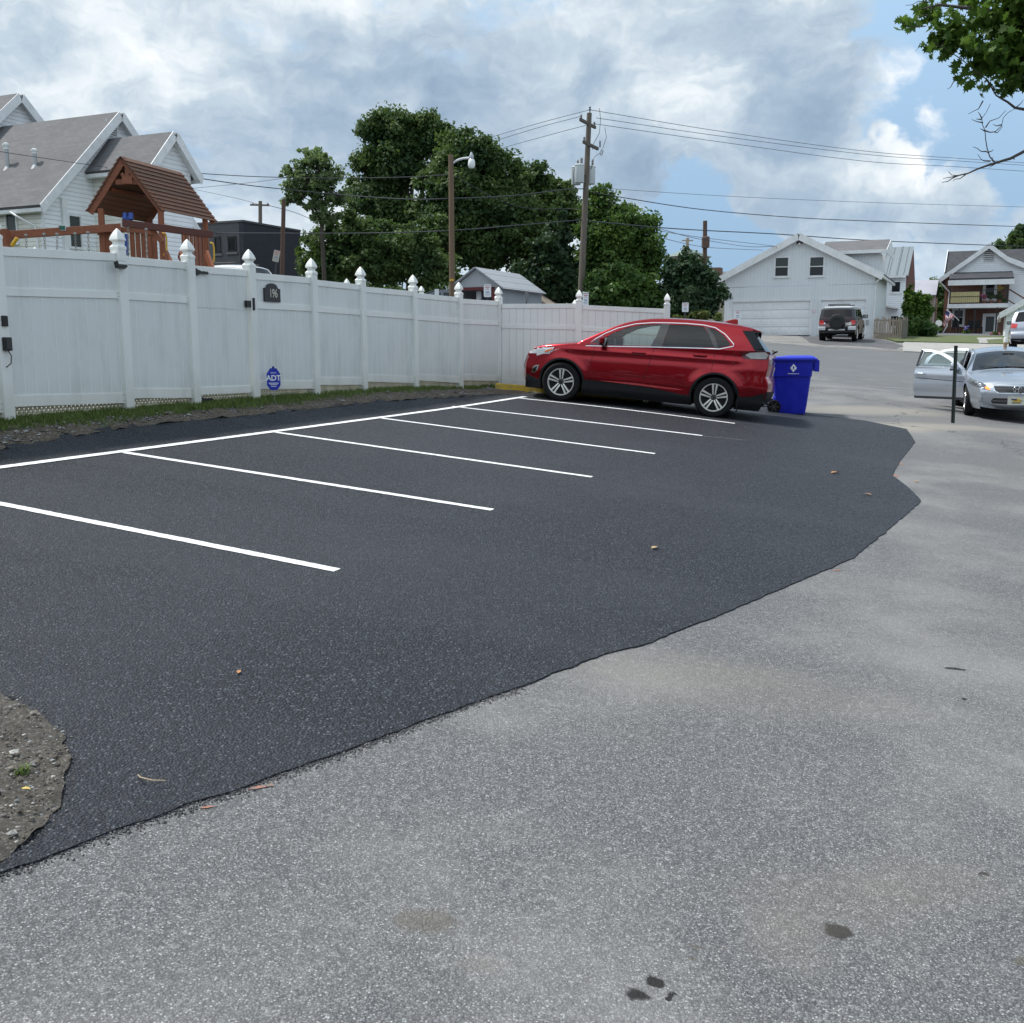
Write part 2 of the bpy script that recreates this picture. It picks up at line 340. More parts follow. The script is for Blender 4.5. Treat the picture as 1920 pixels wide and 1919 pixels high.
# ================================================================ GROUND
def ground_mat():
    m = bpy.data.materials.new('old_asphalt'); m.use_nodes = True; t = NT(m.node_tree); b = t.n['Principled BSDF']
    tc = t.new('ShaderNodeTexCoord'); v = tc.outputs['Object']; x, y, z = t.sep(v)
    ag = t.vor(v, 165, out=1); agr = t.sep(ag)[0]; agd = t.vor(v, 165, out=0)
    fine = t.noise(v, 420, 2, .5); mid = t.noise(v, 26, 5, .7); big = t.noise(v, .55, 6, .6); huge = t.noise(v, .16, 4, .55)
    c = t.ramp(agr, [(0, (.070, .072, .076)), (.35, (.128, .131, .136)), (.7, (.192, .196, .202)), (.93, (.29, .295, .30)), (1, (.48, .485, .49))])
    c = t.mix(t.m('MULTIPLY', t.smooth(agd, .30, .65), .65), c, (.055, .056, .060))       # bitumen between stones
    c = t.mix(t.m('MULTIPLY', t.smooth(mid, .52, .72), .45), c, (.30, .30, .305))
    c = t.mix(t.m('MULTIPLY', t.smooth(mid, .48, .3), .45), c, (.075, .076, .082))
    c = t.mix(t.m('MULTIPLY', t.smooth(big, .44, .70), .42), c, (.31, .305, .295))      # dust
    c = t.mix(t.m('MULTIPLY', t.smooth(huge, .52, .7), .30), c, (.23, .21, .18))
    c = t.mix(t.m('MULTIPLY', t.smooth(big, .44, .3), .18), c, (.12, .12, .125))
    # dusty wash below the edge of the fresh sheet
    # oil stains at fixed spots on the ground
    wn = t.noise(v, 14, 5, .6, out=1); vw = t.vm('ADD', v, t.vm('MULTIPLY', t.vm('SUBTRACT', wn, (.5, .5, .5)), (.10, .10, .10)))
    X, Y, Z = t.sep(vw)
    def stain(c, u, vv, rx, ry, colr, st=.9, soft=.25):
        g = G(u, vv); dx = t.m('DIVIDE', t.m('SUBTRACT', X, g.x), rx); dy = t.m('DIVIDE', t.m('SUBTRACT', Y, g.y), ry)
        r = t.m('ADD', t.m('MULTIPLY', dx, dx), t.m('MULTIPLY', dy, dy)); f = t.m('MULTIPLY', t.smooth(r, 1 + soft, 1 - soft), st)
        return t.mix(f, c, colr)
    D = (.010, .010, .009)
    for q in ((1570, 1747, .045, .034), (1196, 1868, .036, .036), (1236, 1842, .026, .026), (1258, 1869, .014, .01), (1790, 1255, .06, .02), (1842, 1642, .022, .012), (1812, 1312, .02, .012)):
        c = stain(c, *q, D, .96, .45)
    for q in ((1313, 1777, .014, .012), (1300, 1797, .013, .012), (1358, 1783, .010, .008), (1912, 1798, .016, .014), (795, 1728, .09, .06)):
        c = stain(c, *q, (.10, .085, .06), .5, .8)
    for q in ((1475, 1770, .13, .16), (1560, 1690, .35, .20), (1750, 1650, .30, .18), (1420, 1300, .9, .35), (1250, 1250, .7, .25), (905, 1810, .08, .04)):
        c = stain(c, *q, (.24, .22, .185), .20, 1.0)
    for q in ((1620, 770, 1.8, .9), (1660, 805, 1.0, .5), (1720, 800, 1.6, .5)):
        c = stain(c, *q, (.30, .275, .235), .6, 1.0)
    # long settlement cracks
    ck = t.vor(t.vm('ADD', v, t.vm('MULTIPLY', t.noise(v, 1.2, 4, .6, out=1), (1.2, 1.2, 0))), .23, feat='DISTANCE_TO_EDGE')
    c = t.mix(t.m('MULTIPLY', t.smooth(ck, .006, .0015), t.m('MULTIPLY', t.smooth(y, 14, 18), .8)), c, (.04, .04, .04))
    # the road and yard beyond are a smoother, even grey
    far = t.smooth(y, 24, 40); c = t.mix(t.m('MULTIPLY', far, .7), c, (.128, .133, .142))
    t.put(b.inputs['Base Color'], c); t.put(b.inputs['Roughness'], t.m('ADD', t.m('MULTIPLY', agr, .25), .62)); b.inputs['Specular IOR Level'].default_value = .35
    h = t.m('ADD', t.m('MULTIPLY', t.m('SUBTRACT', 1.0, agd), .8), t.m('MULTIPLY', fine, .35))
    bp = t.new('ShaderNodeBump'); bp.inputs['Strength'].default_value = .55; bp.inputs['Distance'].default_value = .006; t.put(bp.inputs['Height'], h)
    bp2 = t.new('ShaderNodeBump'); bp2.inputs['Strength'].default_value = .5; bp2.inputs['Distance'].default_value = .02; t.put(bp2.inputs['Height'], mid); t.put(bp2.inputs['Normal'], bp.outputs[0])
    t.put(b.inputs['Normal'], bp2.outputs[0]); return m
def new_asphalt_mat():
    m = bpy.data.materials.new('fresh_asphalt'); m.use_nodes = True; t = NT(m.node_tree); b = t.n['Principled BSDF']
    tc = t.new('ShaderNodeTexCoord'); v = tc.outputs['Object']; x, y, z = t.sep(v)
    ag = t.vor(v, 82, out=1); agr, agg, agb = t.sep(ag); agd = t.vor(v, 82); fine = t.noise(v, 300, 2, .5); big = t.noise(v, .5, 5, .6); mid = t.noise(v, 30, 4, .75)
    # each stone has its own tone, the palest are painted glints; bitumen fills the gaps
    c = t.ramp(agr, [(0, (.014, .0175, .026)), (.45, (.025, .0305, .043)), (.75, (.044, .0525, .071)), (.92, (.074, .085, .108)), (1, (.18, .195, .22))])
    c = t.mix(t.m('MULTIPLY', t.smooth(agd, .30, .62), .85), c, (.0055, .006, .008))
    c = t.mix(t.m('MULTIPLY', t.smooth(mid, .52, .70), .35), c, (.055, .061, .075)); c = t.mix(t.m('MULTIPLY', t.smooth(mid, .48, .32), .35), c, (.010, .011, .014))
    c = t.mix(t.m('MULTIPLY', t.smooth(big, .45, .7), .30), c, (.046, .050, .060))
    # paver passes: faint lanes along the stalls
    ln = t.noise(t.comb(t.m('MULTIPLY', t.vm('DOT_PRODUCT', v, tuple(E2)), .55), t.m('MULTIPLY', t.vm('DOT_PRODUCT', v, tuple(E1)), .07), 0.0), 1.0, 3, .5)
    c = t.mix(t.m('MULTIPLY', t.smooth(ln, .5, .6), .22), c, (.046, .050, .060))
    t.put(b.inputs['Base Color'], c); t.put(b.inputs['Roughness'], t.m('ADD', t.m('MULTIPLY', agg, .35), .42)); b.inputs['Specular IOR Level'].default_value = .30
    h = t.m('ADD', t.smooth(agd, .75, .1), t.m('ADD', t.m('MULTIPLY', fine, .15), t.m('MULTIPLY', agb, .6)))
    bp = t.new('ShaderNodeBump'); bp.inputs['Strength'].default_value = 1.0; bp.inputs['Distance'].default_value = .006; t.put(bp.inputs['Height'], h)
    t.put(b.inputs['Normal'], bp.outputs[0]); return m
def grid_sheet(name, xs, ys, mt, dz=0.0):
    X, Y = np.meshgrid(xs, ys); Z = T(X, Y) + dz; nx, ny = len(xs), len(ys)
    v = np.stack([X.ravel(), Y.ravel(), Z.ravel()], 1); i = np.arange(nx * ny).reshape(ny, nx)
    f = np.stack([i[:-1, :-1].ravel(), i[:-1, 1:].ravel(), i[1:, 1:].ravel(), i[1:, :-1].ravel()], 1)
    me = bpy.data.meshes.new(name); me.from_pydata(v.tolist(), [], f.tolist()); me.materials.append(mt); shade(me, 180)
    o = bpy.data.objects.new(name, me); COL.objects.link(o); return o
xs = np.concatenate([np.linspace(-400, -60, 12)[:-1], np.linspace(-60, -12, 40)[:-1], np.linspace(-12, 14, 131)[:-1], np.linspace(14, 60, 60)[:-1], np.linspace(60, 400, 12)])
ys = np.concatenate([np.linspace(-60, 0, 12)[:-1], np.linspace(0, 26, 131)[:-1], np.linspace(26, 90, 90)[:-1], np.linspace(90, 900, 30)])
tag(grid_sheet('ground', xs, ys, ground_mat()), 'worn light grey speckled asphalt yard', kind='structure')

def wiggle(pts, amp, step=.07, closed=True, seed=0, fr=3.0):
    out = []; n = len(pts)
    for i in range(n if closed else n - 1):
        a, b = pts[i], pts[(i + 1) % n]; L = (Vector(b) - Vector(a)).length; k = max(1, int(L / step))
        for j in range(k):
            p = Vector(a).lerp(Vector(b), j / k); nn = noise.noise((p.x * fr, p.y * fr, seed)) + .6 * noise.noise((p.x * fr * 3, p.y * fr * 3, seed + 5)) + .35 * noise.noise((p.x * fr * 9, p.y * fr * 9, seed + 7)) + .3 * noise.noise((p.x * fr * 22, p.y * fr * 22, seed + 2))
            d = (Vector(b) - Vector(a)).normalized(); out.append((p.x - d.y * nn * amp, p.y + d.x * nn * amp))
    if not closed: out.append(tuple(pts[-1]))
    return out
def drape(name, poly, mt, top, skirt=.04, cell=.35, holes=(), hfun=None):
    """polygon (x,y) laid over the terrain at height top, with a short side down into the ground"""
    loops = [[Vector((p[0], p[1], 0)) for p in poly]] + [[Vector((p[0], p[1], 0)) for p in h] for h in holes]
    flat = [p for l in loops for p in l]; tri = geometry.tessellate_polygon(loops)
    bm = bmesh.new(); vs = [bm.verts.new(p) for p in flat]
    for f in tri:
        try: bm.faces.new([vs[i] for i in f])
        except ValueError: pass
    xa = [p.x for p in flat]; ya = [p.y for p in flat]
    for ax, lo, hi in ((0, min(xa), max(xa)), (1, min(ya), max(ya))):
        c = lo + cell
        while c < hi:
            co_ = [0, 0, 0]; no = [0, 0, 0]; co_[ax] = c; no[ax] = 1
            bmesh.ops.bisect_plane(bm, geom=bm.verts[:] + bm.edges[:] + bm.faces[:], plane_co=co_, plane_no=no); c += cell
    for f in bm.faces:
        if f.normal.z < 0: f.normal_flip()
    bmesh.ops.remove_doubles(bm, verts=bm.verts, dist=1e-4)
    be = [e for e in bm.edges if len(e.link_faces) == 1]
    for v in bm.verts: v.co.z = float(T(v.co.x, v.co.y)) + (hfun(v.co.x, v.co.y) if hfun else top)
    if skirt:
        r = bmesh.ops.extrude_edge_only(bm, edges=be)
        for v in r['geom']:
            if isinstance(v, bmesh.types.BMVert): v.co.z -= skirt
    me = bpy.data.meshes.new(name); bm.to_mesh(me); bm.free(); me.materials.append(mt); shade(me, 50)
    o = bpy.data.objects.new(name, me); COL.objects.link(o); return o
gp = lambda u, v: (lambda q: (q.x, q.y))(G(u, v))
edge_near = [gp(*q) for q in [(-260, 1765), (0, 1643), (130, 1592), (240, 1553), (345, 1515), (430, 1490), (500, 1463), (640, 1415), (800, 1352), (975, 1290), (1130, 1230), (1205, 1212), (1240, 1198), (1330, 1163), (1480, 1100), (1600, 1048), (1660, 1000), (1728, 941), (1702, 915), (1673, 893), (1690, 862), (1716, 830), (1700, 806), (1620, 790), (1530, 779)]]
edge_far = [gp(*q) for q in [(1490, 770), (1300, 752), (1120, 741), (1000, 737), (900, 741), (700, 752), (480, 775), (330, 788), (200, 803), (0, 838)]]
fdir = (Vector(edge_far[-1]) - Vector(edge_far[-3])).normalized()
edge_far.append(tuple(Vector(edge_far[-1]) + fdir * 9)); back = [(-9.5, 1.0)]
bed = [gp(*q) for q in [(-640, 1640), (-140, 1640), (0, 1622), (80, 1560), (118, 1500), (128, 1440), (118, 1395), (70, 1342), (0, 1302), (-140, 1262), (-640, 1300)]]
poly = wiggle(edge_near, .013, .03, closed=False, seed=3, fr=5.0) + wiggle(edge_far, .010, .10, closed=False, seed=9) + back
bed_w = wiggle(bed, .035, .04, seed=21)
M_new = new_asphalt_mat()
tag(drape('new_asphalt', poly, M_new, .009, .05, holes=[bed_w]), 'fresh black asphalt of the parking area', kind='structure')
# loose crumbs of black asphalt along the raw edge
def crumbs(name, pts, n, spread, smin, smax, mt, dz=0.0, seed=1, flat=.7):
    rr = random.Random(seed); mb = MB(); tot = []
    for i in range(len(pts) - 1): tot.append((Vector(pts[i + 1]) - Vector(pts[i])).length)
    for _ in range(n):
        k = rr.choices(range(len(tot)), tot)[0]; a = Vector(pts[k]).lerp(Vector(pts[k + 1]), rr.random()); a = Vector((a.x + rr.gauss(0, spread), a.y + rr.gauss(0, spread)))
        rock(mb, a.x, a.y, rr.uniform(smin, smax), rr, dz, flat)
    o = mb.build(name, mt, None); return o
def rock(mb, x, y, s, rr, dz=0.0, flat=.7):
    z = float(T(x, y)) + dz; vs = []
    for q in ((1, 0, 0), (0, 1, 0), (-1, 0, 0), (0, -1, 0), (.1, .1, 1), (0, 0, -1)):
        vs.append((x + s * (q[0] + rr.uniform(-.4, .4)), y + s * (q[1] + rr.uniform(-.4, .4)), z + s * flat * (q[2] + rr.uniform(-.25, .25)) + s * .25))
    mb.add(vs, [(0, 1, 4), (1, 2, 4), (2, 3, 4), (3, 0, 4), (1, 0, 5), (2, 1, 5), (3, 2, 5), (0, 3, 5)])
M_crumb = mat('asphalt_crumb', (.03, .031, .035), .5, col2=(.06, .06, .065), nscale=30)
stuff(crumbs('asphalt_crumbs', edge_near[:10], 2600, .022, .002, .006, M_crumb, .002, 5))

stuff(crumbs('asphalt_crumbs', [tuple(q) for q in bed] , 1500, .022, .003, .008, M_crumb, .008, 8))
# painted stall lines
M_line = mat('white_paint', (.82, .83, .84), .55, bump=.3, bscale=260)
def wear_line():
    t = NT(M_line.node_tree); b = t.n['Principled BSDF']; v = t.new('ShaderNodeTexCoord').outputs['Object']; n = t.noise(v, 130, 3, .7); n2 = t.noise(v, 6, 4, .6)
    f = t.smooth(t.m('ADD', n, t.m('MULTIPLY', t.m('SUBTRACT', n2, .5), .35)), .60, .68); t.put(b.inputs['Base Color'], t.mix(t.m('MULTIPLY', f, .9), t.mix(n2, (.84, .85, .86), (.72, .73, .74)), (.06, .065, .075)))
wear_line()
M_oldline = mat('faded_paint', (.36, .37, .38), .8, col2=(.20, .205, .21), nscale=7)
def line(name, a, b, w, mt, top, seed=0):
    a, b = Vector((a[0], a[1])), Vector((b[0], b[1])); d = (b - a).normalized(); n = Vector((-d.y, d.x)) * w / 2
    pl = [tuple(a + n), tuple(b + n), tuple(b - n), tuple(a - n)]
    return struct(drape(name, wiggle(pl[::-1], .006, .03, seed=seed, fr=14), mt, top, 0, .3))
far_pts = [(220, 849), (510, 812), (705, 785), (848, 764), (968, 748)]; near_pts = [(923, 959), (1110, 897), (1228, 853), (1317, 819), (1378, 796)]
Pn = [Vector(gp(632, 1073))] + [Vector(gp(*q)) for q in near_pts]; Pf = [Vector(gp(-200, 908))] + [Vector(gp(*q)) for q in far_pts]
for i, (a, b) in enumerate(zip(Pf, Pn)): line('stall_line', a, b, .092, M_line, .0125, i)
ls, le = Vector(gp(0, 880)), Vector(gp(985, 746)); dl = (ls - le).normalized()
line('parking_line', ls + dl * 5.0, le, .105, M_line, .0160, 9)
for a, b in (((1545, 731), (1740, 748)), ((1623, 724), (1760, 735)), ((1690, 716), (1800, 726)), ((1735, 709), (1830, 718))): line('faded_line', gp(*a), gp(*b), .09, M_oldline, .004)
line('faded_line', gp(1285, 817), gp(1400, 828), .05, mat('chalk', (.09, .09, .095), .8), .0125)

# orange survey marks on the old surface beside the cut edge
M_or = mat('marking_paint', (.36, .14, .09), .8, col2=(.16, .14, .13), nscale=40)
for (u, v, l, w) in ((490, 1478, .09, .018), (1568, 1071, .09, .025), (1683, 868, .5, .06), (1678, 892, .25, .05), (395, 1515, .06, .012)):
    c = Vector(gp(u, v)); d = Vector((.85, .5)).normalized() if u < 1600 else Vector((.1, 1)).normalized(); n = Vector((-d.y, d.x)) * w / 2
    pl = [tuple(c - d * l / 2 - n), tuple(c + d * l / 2 - n), tuple(c + d * l / 2 + n), tuple(c - d * l / 2 + n)]
    struct(drape('survey_paint', wiggle(pl, .012, .02, seed=u, fr=20), M_or, .004, 0, .2))

# ---- soil bed lower left
def soil_mat(name, c1, c2, c3, sc=18):
    m = bpy.data.materials.new(name); m.use_nodes = True; t = NT(m.node_tree); b = t.n['Principled BSDF']; tc = t.new('ShaderNodeTexCoord'); v = tc.outputs['Object']
    n = t.noise(v, sc, 8, .68); n2 = t.noise(v, sc * .2, 4, .6); sr = t.sep(t.vor(v, sc * 6, out=1))[0]
    c = t.mix(t.smooth(n, .35, .65), c1, c2); c = t.mix(t.m('MULTIPLY', t.smooth(sr, .86, .95), .8), c, c3); c = t.mix(t.m('MULTIPLY', t.smooth(n2, .5, .65), .4), c, tuple(q * .55 for q in c1))
    t.put(b.inputs['Base Color'], c); b.inputs['Roughness'].default_value = .95
    bp = t.new('ShaderNodeBump'); bp.inputs['Strength'].default_value = 1; bp.inputs['Distance'].default_value = .03; t.put(bp.inputs['Height'], n); t.put(b.inputs['Normal'], bp.outputs[0]); MATS[name] = m; return m
M_soil = soil_mat('bed_soil', (.065, .058, .050), (.11, .10, .085), (.24, .235, .225), 26)
big_bed = [(p[0], p[1]) for p in bed_w]
tag(drape('soil_bed', big_bed, M_soil, .0, 0, .03, hfun=lambda x, y: .018 + .022 * noise.noise((x * 9, y * 9, 0)) + .012 * noise.noise((x * 30, y * 30, 3))), 'bare stony soil bed', kind='structure')
bc = Vector((sum(p[0] for p in bed) / len(bed), sum(p[1] for p in bed) / len(bed)))
def stones(name, cols, n, test, smin, smax, seed, dz=.02):
    rr = random.Random(seed)
    mts = [mat(f'stone_{name}_{i}', c, .8, col2=tuple(q * .6 for q in c), nscale=25) for i, c in enumerate(cols)]; mb = MB()
    for _ in range(n):
        x, y = test(rr)
        mb.mm = rr.randrange(len(mts)); rock(mb, x, y, rr.uniform(smin, smax) * (1 + 1.2 * (rr.random() < .12)), rr, dz, rr.uniform(.35, .7))
    return stuff(mb.build(name, mts))
def inpoly(p, poly):
    c = False; j = len(poly) - 1
    for i in range(len(poly)):
        if (poly[i][1] > p[1]) != (poly[j][1] > p[1]) and p[0] < (poly[j][0] - poly[i][0]) * (p[1] - poly[i][1]) / (poly[j][1] - poly[i][1]) + poly[i][0]: c = not c
        j = i
    return c
bx0, bx1 = min(p[0] for p in bed), max(p[0] for p in bed); by0, by1 = min(p[1] for p in bed), max(p[1] for p in bed)
def bedpt(rr):
    while True:
        p = (rr.uniform(bx0, bx1), rr.uniform(by0, by1))
        if inpoly(p, bed_w): return p
stones('gravel', [(.30, .32, .33), (.23, .20, .17), (.42, .41, .38), (.16, .15, .14)], 900, bedpt, .0025, .0095, 4, .030)
stones('bed_gravel', [(.13, .11, .09), (.09, .075, .06)], 2500, bedpt, .002, .006, 8, .026)

# ---- strip between fence and fresh asphalt: soil and grass
def fence_x(y): return -.287 + .4549 * (y - 21.97)
strip_far = [(fence_x(y) - .6, y) for y in np.linspace(2, 21.6, 16)]
strip_near = [(e[0] + .08, e[1] - .03) for e in edge_far[3:]]
strip = strip_far + [(1.0, 22.2), (3.3, 21.9), (3.3, 21.0), (.6, 20.9)] + strip_near
M_bank = soil_mat('bank_soil', (.075, .056, .040), (.115, .090, .064), (.28, .27, .25), 16)
tag(drape('soil_strip', strip, M_bank, 0, 0, .12, hfun=lambda x, y: .012 + .03 * noise.noise((x * 5, y * 5, 1)) + .018 * noise.noise((x * 16, y * 16, 2))), 'bare soil strip along the fence', kind='structure')
yard = [(fence_x(y) - .05, y) for y in np.linspace(-3, 22.5, 8)] + [(-1.5, 24.5), (-6, 34), (-30, 44), (-60, 44), (-60, -3)]
M_lawn = mat('lawn', (.03, .045, .018), .9, col2=(.045, .055, .025), nscale=3, bump=1, bscale=90)
tag(drape('back_lawn', yard, M_lawn, .0, 0, 1.5, hfun=lambda x, y: -.10 + .14 * float(sst(.5, 3, fence_x(y) - x))), 'lawn behind the white fence', kind='structure')
def grass_mat(name, c1, c2):
    m = bpy.data.materials.new(name); m.use_nodes = True; t = NT(m.node_tree); b = t.n['Principled BSDF']; g = t.new('ShaderNodeNewGeometry')
    t.put(b.inputs['Base Color'], t.mix(g.outputs['Random Per Island'], c1, c2)); b.inputs['Roughness'].default_value = .6; b.inputs['Specular IOR Level'].default_value = .25
    tl = t.new('ShaderNodeBsdfTranslucent'); t.put(tl.inputs[0], t.mix(g.outputs['Random Per Island'], c1, c2)); mx = t.new('ShaderNodeMixShader'); mx.inputs[0].default_value = .3
    o = t.n['Material Output']; t.l.new(b.outputs[0], mx.inputs[1]); t.l.new(tl.outputs[0], mx.inputs[2]); t.l.new(mx.outputs[0], o.inputs[0]); MATS[name] = m; return m
M_grass = grass_mat('grass_blades', (.075, .135, .025), (.20, .25, .08))
def blades(name, pts, h0, h1, mt, seed=1, w=.006, lean=.6):
    rr = random.Random(seed); mb = MB()
    for (x, y, z) in pts:
        a = rr.uniform(0, 6.28); h = rr.uniform(h0, h1); l = rr.uniform(0, lean) * h; ww = w * rr.uniform(.6, 1.4); dx, dy = math.cos(a), math.sin(a)
        mb.add([(x - dy * ww, y + dx * ww, z), (x + dy * ww, y - dx * ww, z), (x + dx * l * .4 + dy * ww * .7, y + dy * l * .4 - dx * ww * .7, z + h * .6), (x + dx * l * .4 - dy * ww * .7, y + dy * l * .4 + dx * ww * .7, z + h * .6), (x + dx * l, y + dy * l, z + h)], [(0, 1, 2, 3), (3, 2, 4)])
    return stuff(mb.build(name, mt, fixn=False))
pts = []; rr = random.Random(3)
while len(pts) < 42000:
    y = rr.uniform(8.5, 22.0) if rr.random() < .45 else rr.uniform(8.5, 15.5); d = abs(rr.gauss(0, .22)) - .10
    patch = noise.noise((y * 1.6, 3.3, 0)) + .5 * noise.noise((y * 5, d * 9, 1.0)); lim = .42 + .28 * patch - .018 * max(0, y - 13) ** 1.1
    if d > lim or noise.noise((y * 7, d * 12, 4.4)) < -.28: continue
    x = fence_x(y) + d * 1.05; pts.append((x, y - d * .4, float(T(x, y - d * .4)) + .01))
blades('grass', pts, .02, .085, M_grass, 2, .0045, .8)
dry = []
for _ in range(260):
    x, y = bedpt(rr)
    if y < by0 + .55 * (by1 - by0): dry.append((x + rr.gauss(0, .01), y, float(T(x, y)) + .02))
blades('dry_grass', dry, .02, .07, grass_mat('dry_blades', (.20, .16, .09), (.10, .10, .04)), 5, .0012, 2.2)
c0 = G(42, 1460)
blades('weed', [(c0.x + rr.gauss(0, .012), c0.y + rr.gauss(0, .012), c0.z + .02) for _ in range(60)], .01, .035, M_grass, 6, .003, 1.5)
def strippt(q):
    while True:
        y = q.uniform(8.5, 20) if q.random() < .5 else q.uniform(8.5, 13); d = q.uniform(.2, 1.0); p = (fence_x(y) + d, y - d * .35)
        if inpoly(p, strip) and not inpoly(p, poly): return p
stones('bank_gravel', [(.22, .21, .20), (.13, .11, .09), (.34, .33, .31)], 1900, strippt, .005, .017, 14, .01)
# ================================================================ WHITE VINYL FENCE
def vinyl_mat(name, col, dirt, amt=.5, groove=None):
    m = bpy.data.materials.new(name); m.use_nodes = True; t = NT(m.node_tree); b = t.n['Principled BSDF']; tc = t.new('ShaderNodeTexCoord'); v = tc.outputs['Object']
    st = t.noise(t.vm('MULTIPLY', v, (2.2, 2.2, .6)), 1.6, 7, .6); sp = t.noise(v, 2.0, 6, .7); fl = t.noise(v, 60, 3, .6)
    z = t.sep(v)[2]
    c = t.mix(t.m('MULTIPLY', t.smooth(st, .45, .75), amt), col, dirt); c = t.mix(t.m('MULTIPLY', t.smooth(sp, .5, .75), amt * .6), c, dirt)
    c = t.mix(t.m('MULTIPLY', t.smooth(fl, .66, .72), .35), c, tuple(q * .6 for q in dirt))
    low = t.smooth(z, .55, .1); c = t.mix(t.m('MULTIPLY', t.m('MULTIPLY', low, st), .5), c, (.38, .36, .27))
    if groove:   # tongue-and-groove boards
        q = t.vm('DOT_PRODUCT', v, tuple(groove)); fr = t.m('FRACT', t.m('DIVIDE', q, .1515)); h = t.ramp(fr, [(0, .0), (.03, 0), (.08, 1), (.97, 1), (1, 0)])
        ln_ = t.ramp(fr, [(0, 1.0), (.05, 1.0), (.09, 0.0), (1, 0.0)])
        bp = t.new('ShaderNodeBump'); bp.inputs['Strength'].default_value = .9; bp.inputs['Distance'].default_value = .003; t.put(bp.inputs['Height'], h); t.put(b.inputs['Normal'], bp.outputs[0])
        bd = t.noise(t.comb(t.m('FLOOR', t.m('DIVIDE', q, .1515)), 0.0, 0.0), 3.3, 1, .5); c = t.mix(t.m('MULTIPLY', bd, .16), c, tuple(q * .8 for q in dirt)); c = t.mix(t.m('MULTIPLY', ln_, .7), c, (.90, .92, .92) if amt > .4 else (.5, .52, .53))
    t.put(b.inputs['Base Color'], c); b.inputs['Roughness'].default_value = .42; MATS[name] = m; return m
WH = (.83, .84, .81)
M_vin = vinyl_mat('white_vinyl', WH, (.52, .56, .54), .30)
M_pan1 = vinyl_mat('vinyl_boards_weathered', (.76, .785, .775), (.50, .53, .50), .42, tuple(E2))
M_pan2 = vinyl_mat('vinyl_boards_clean', (.84, .84, .82), (.68, .69, .66), .25, (.985, -.17, 0))
M_blk = mat('black_metal', (.012, .012, .013), .4); M_scr = mat('screw', (.05, .05, .05), .4)
FC = Vector((-.287, 21.97, 0)); FD = Vector((.4549, 1, 0)).normalized()      # corner, direction away
F2D = Vector((.985, -.17, 0)).normalized()
def on1(u, v): return P(u, v, FC, FD)
def on2(u, v): return P(u, v, FC, F2D)
CAPP = [(.068, -.035), (.0725, -.030), (.0725, .0), (.066, .008), (.052, .022), (.045, .036), (.045, .052), (.054, .064), (.068, .076), (.072, .084), (.069, .100), (.060, .130), (.047, .160), (.032, .188), (.015, .213), (.002, .228)]
def sq_lathe(mb, prof, c, d):
    """four-sided turned cap; d is the fence direction"""
    d = Vector(d).normalized(); n = Vector((-d.y, d.x, 0)); o = len(mb.v)
    for r, h in prof:
        for a, b in ((1, 1), (-1, 1), (-1, -1), (1, -1)): mb.v.append(tuple(Vector(c) + d * r * a + n * r * b + Vector((0, 0, h))))
    for i in range(len(prof) - 1):
        for k in range(4): mb.f.append((o+i*4+k, o+i*4+(k+1) % 4, o+(i+1)*4+(k+1) % 4, o+(i+1)*4+k)); mb.mi.append(mb.mm)
    mb.f.append((o, o+3, o+2, o+1)); mb.mi.append(mb.mm); mb.f.append(tuple(o + (len(prof)-1)*4 + k for k in range(4))); mb.mi.append(mb.mm)
def post(parent, p, ztop, d, capscale=1.0, w=.127):
    z0 = gz(p) - .25; n = Vector((-d.y, d.x, 0)); mb = MB(); c = Vector((p.x, p.y, (z0 + ztop) / 2))
    mb.obox(c, d * w / 2, n * w / 2, (0, 0, (ztop - z0) / 2)); po = mb.build('post', M_vin, parent, bevel=.004); capscale *= .93
    cb = MB(); sq_lathe(cb, [(r * capscale, h * capscale) for r, h in CAPP], (p.x, p.y, ztop - .002), d); cb.build('post_cap', M_vin, po, smooth=False, bevel=.003); return po
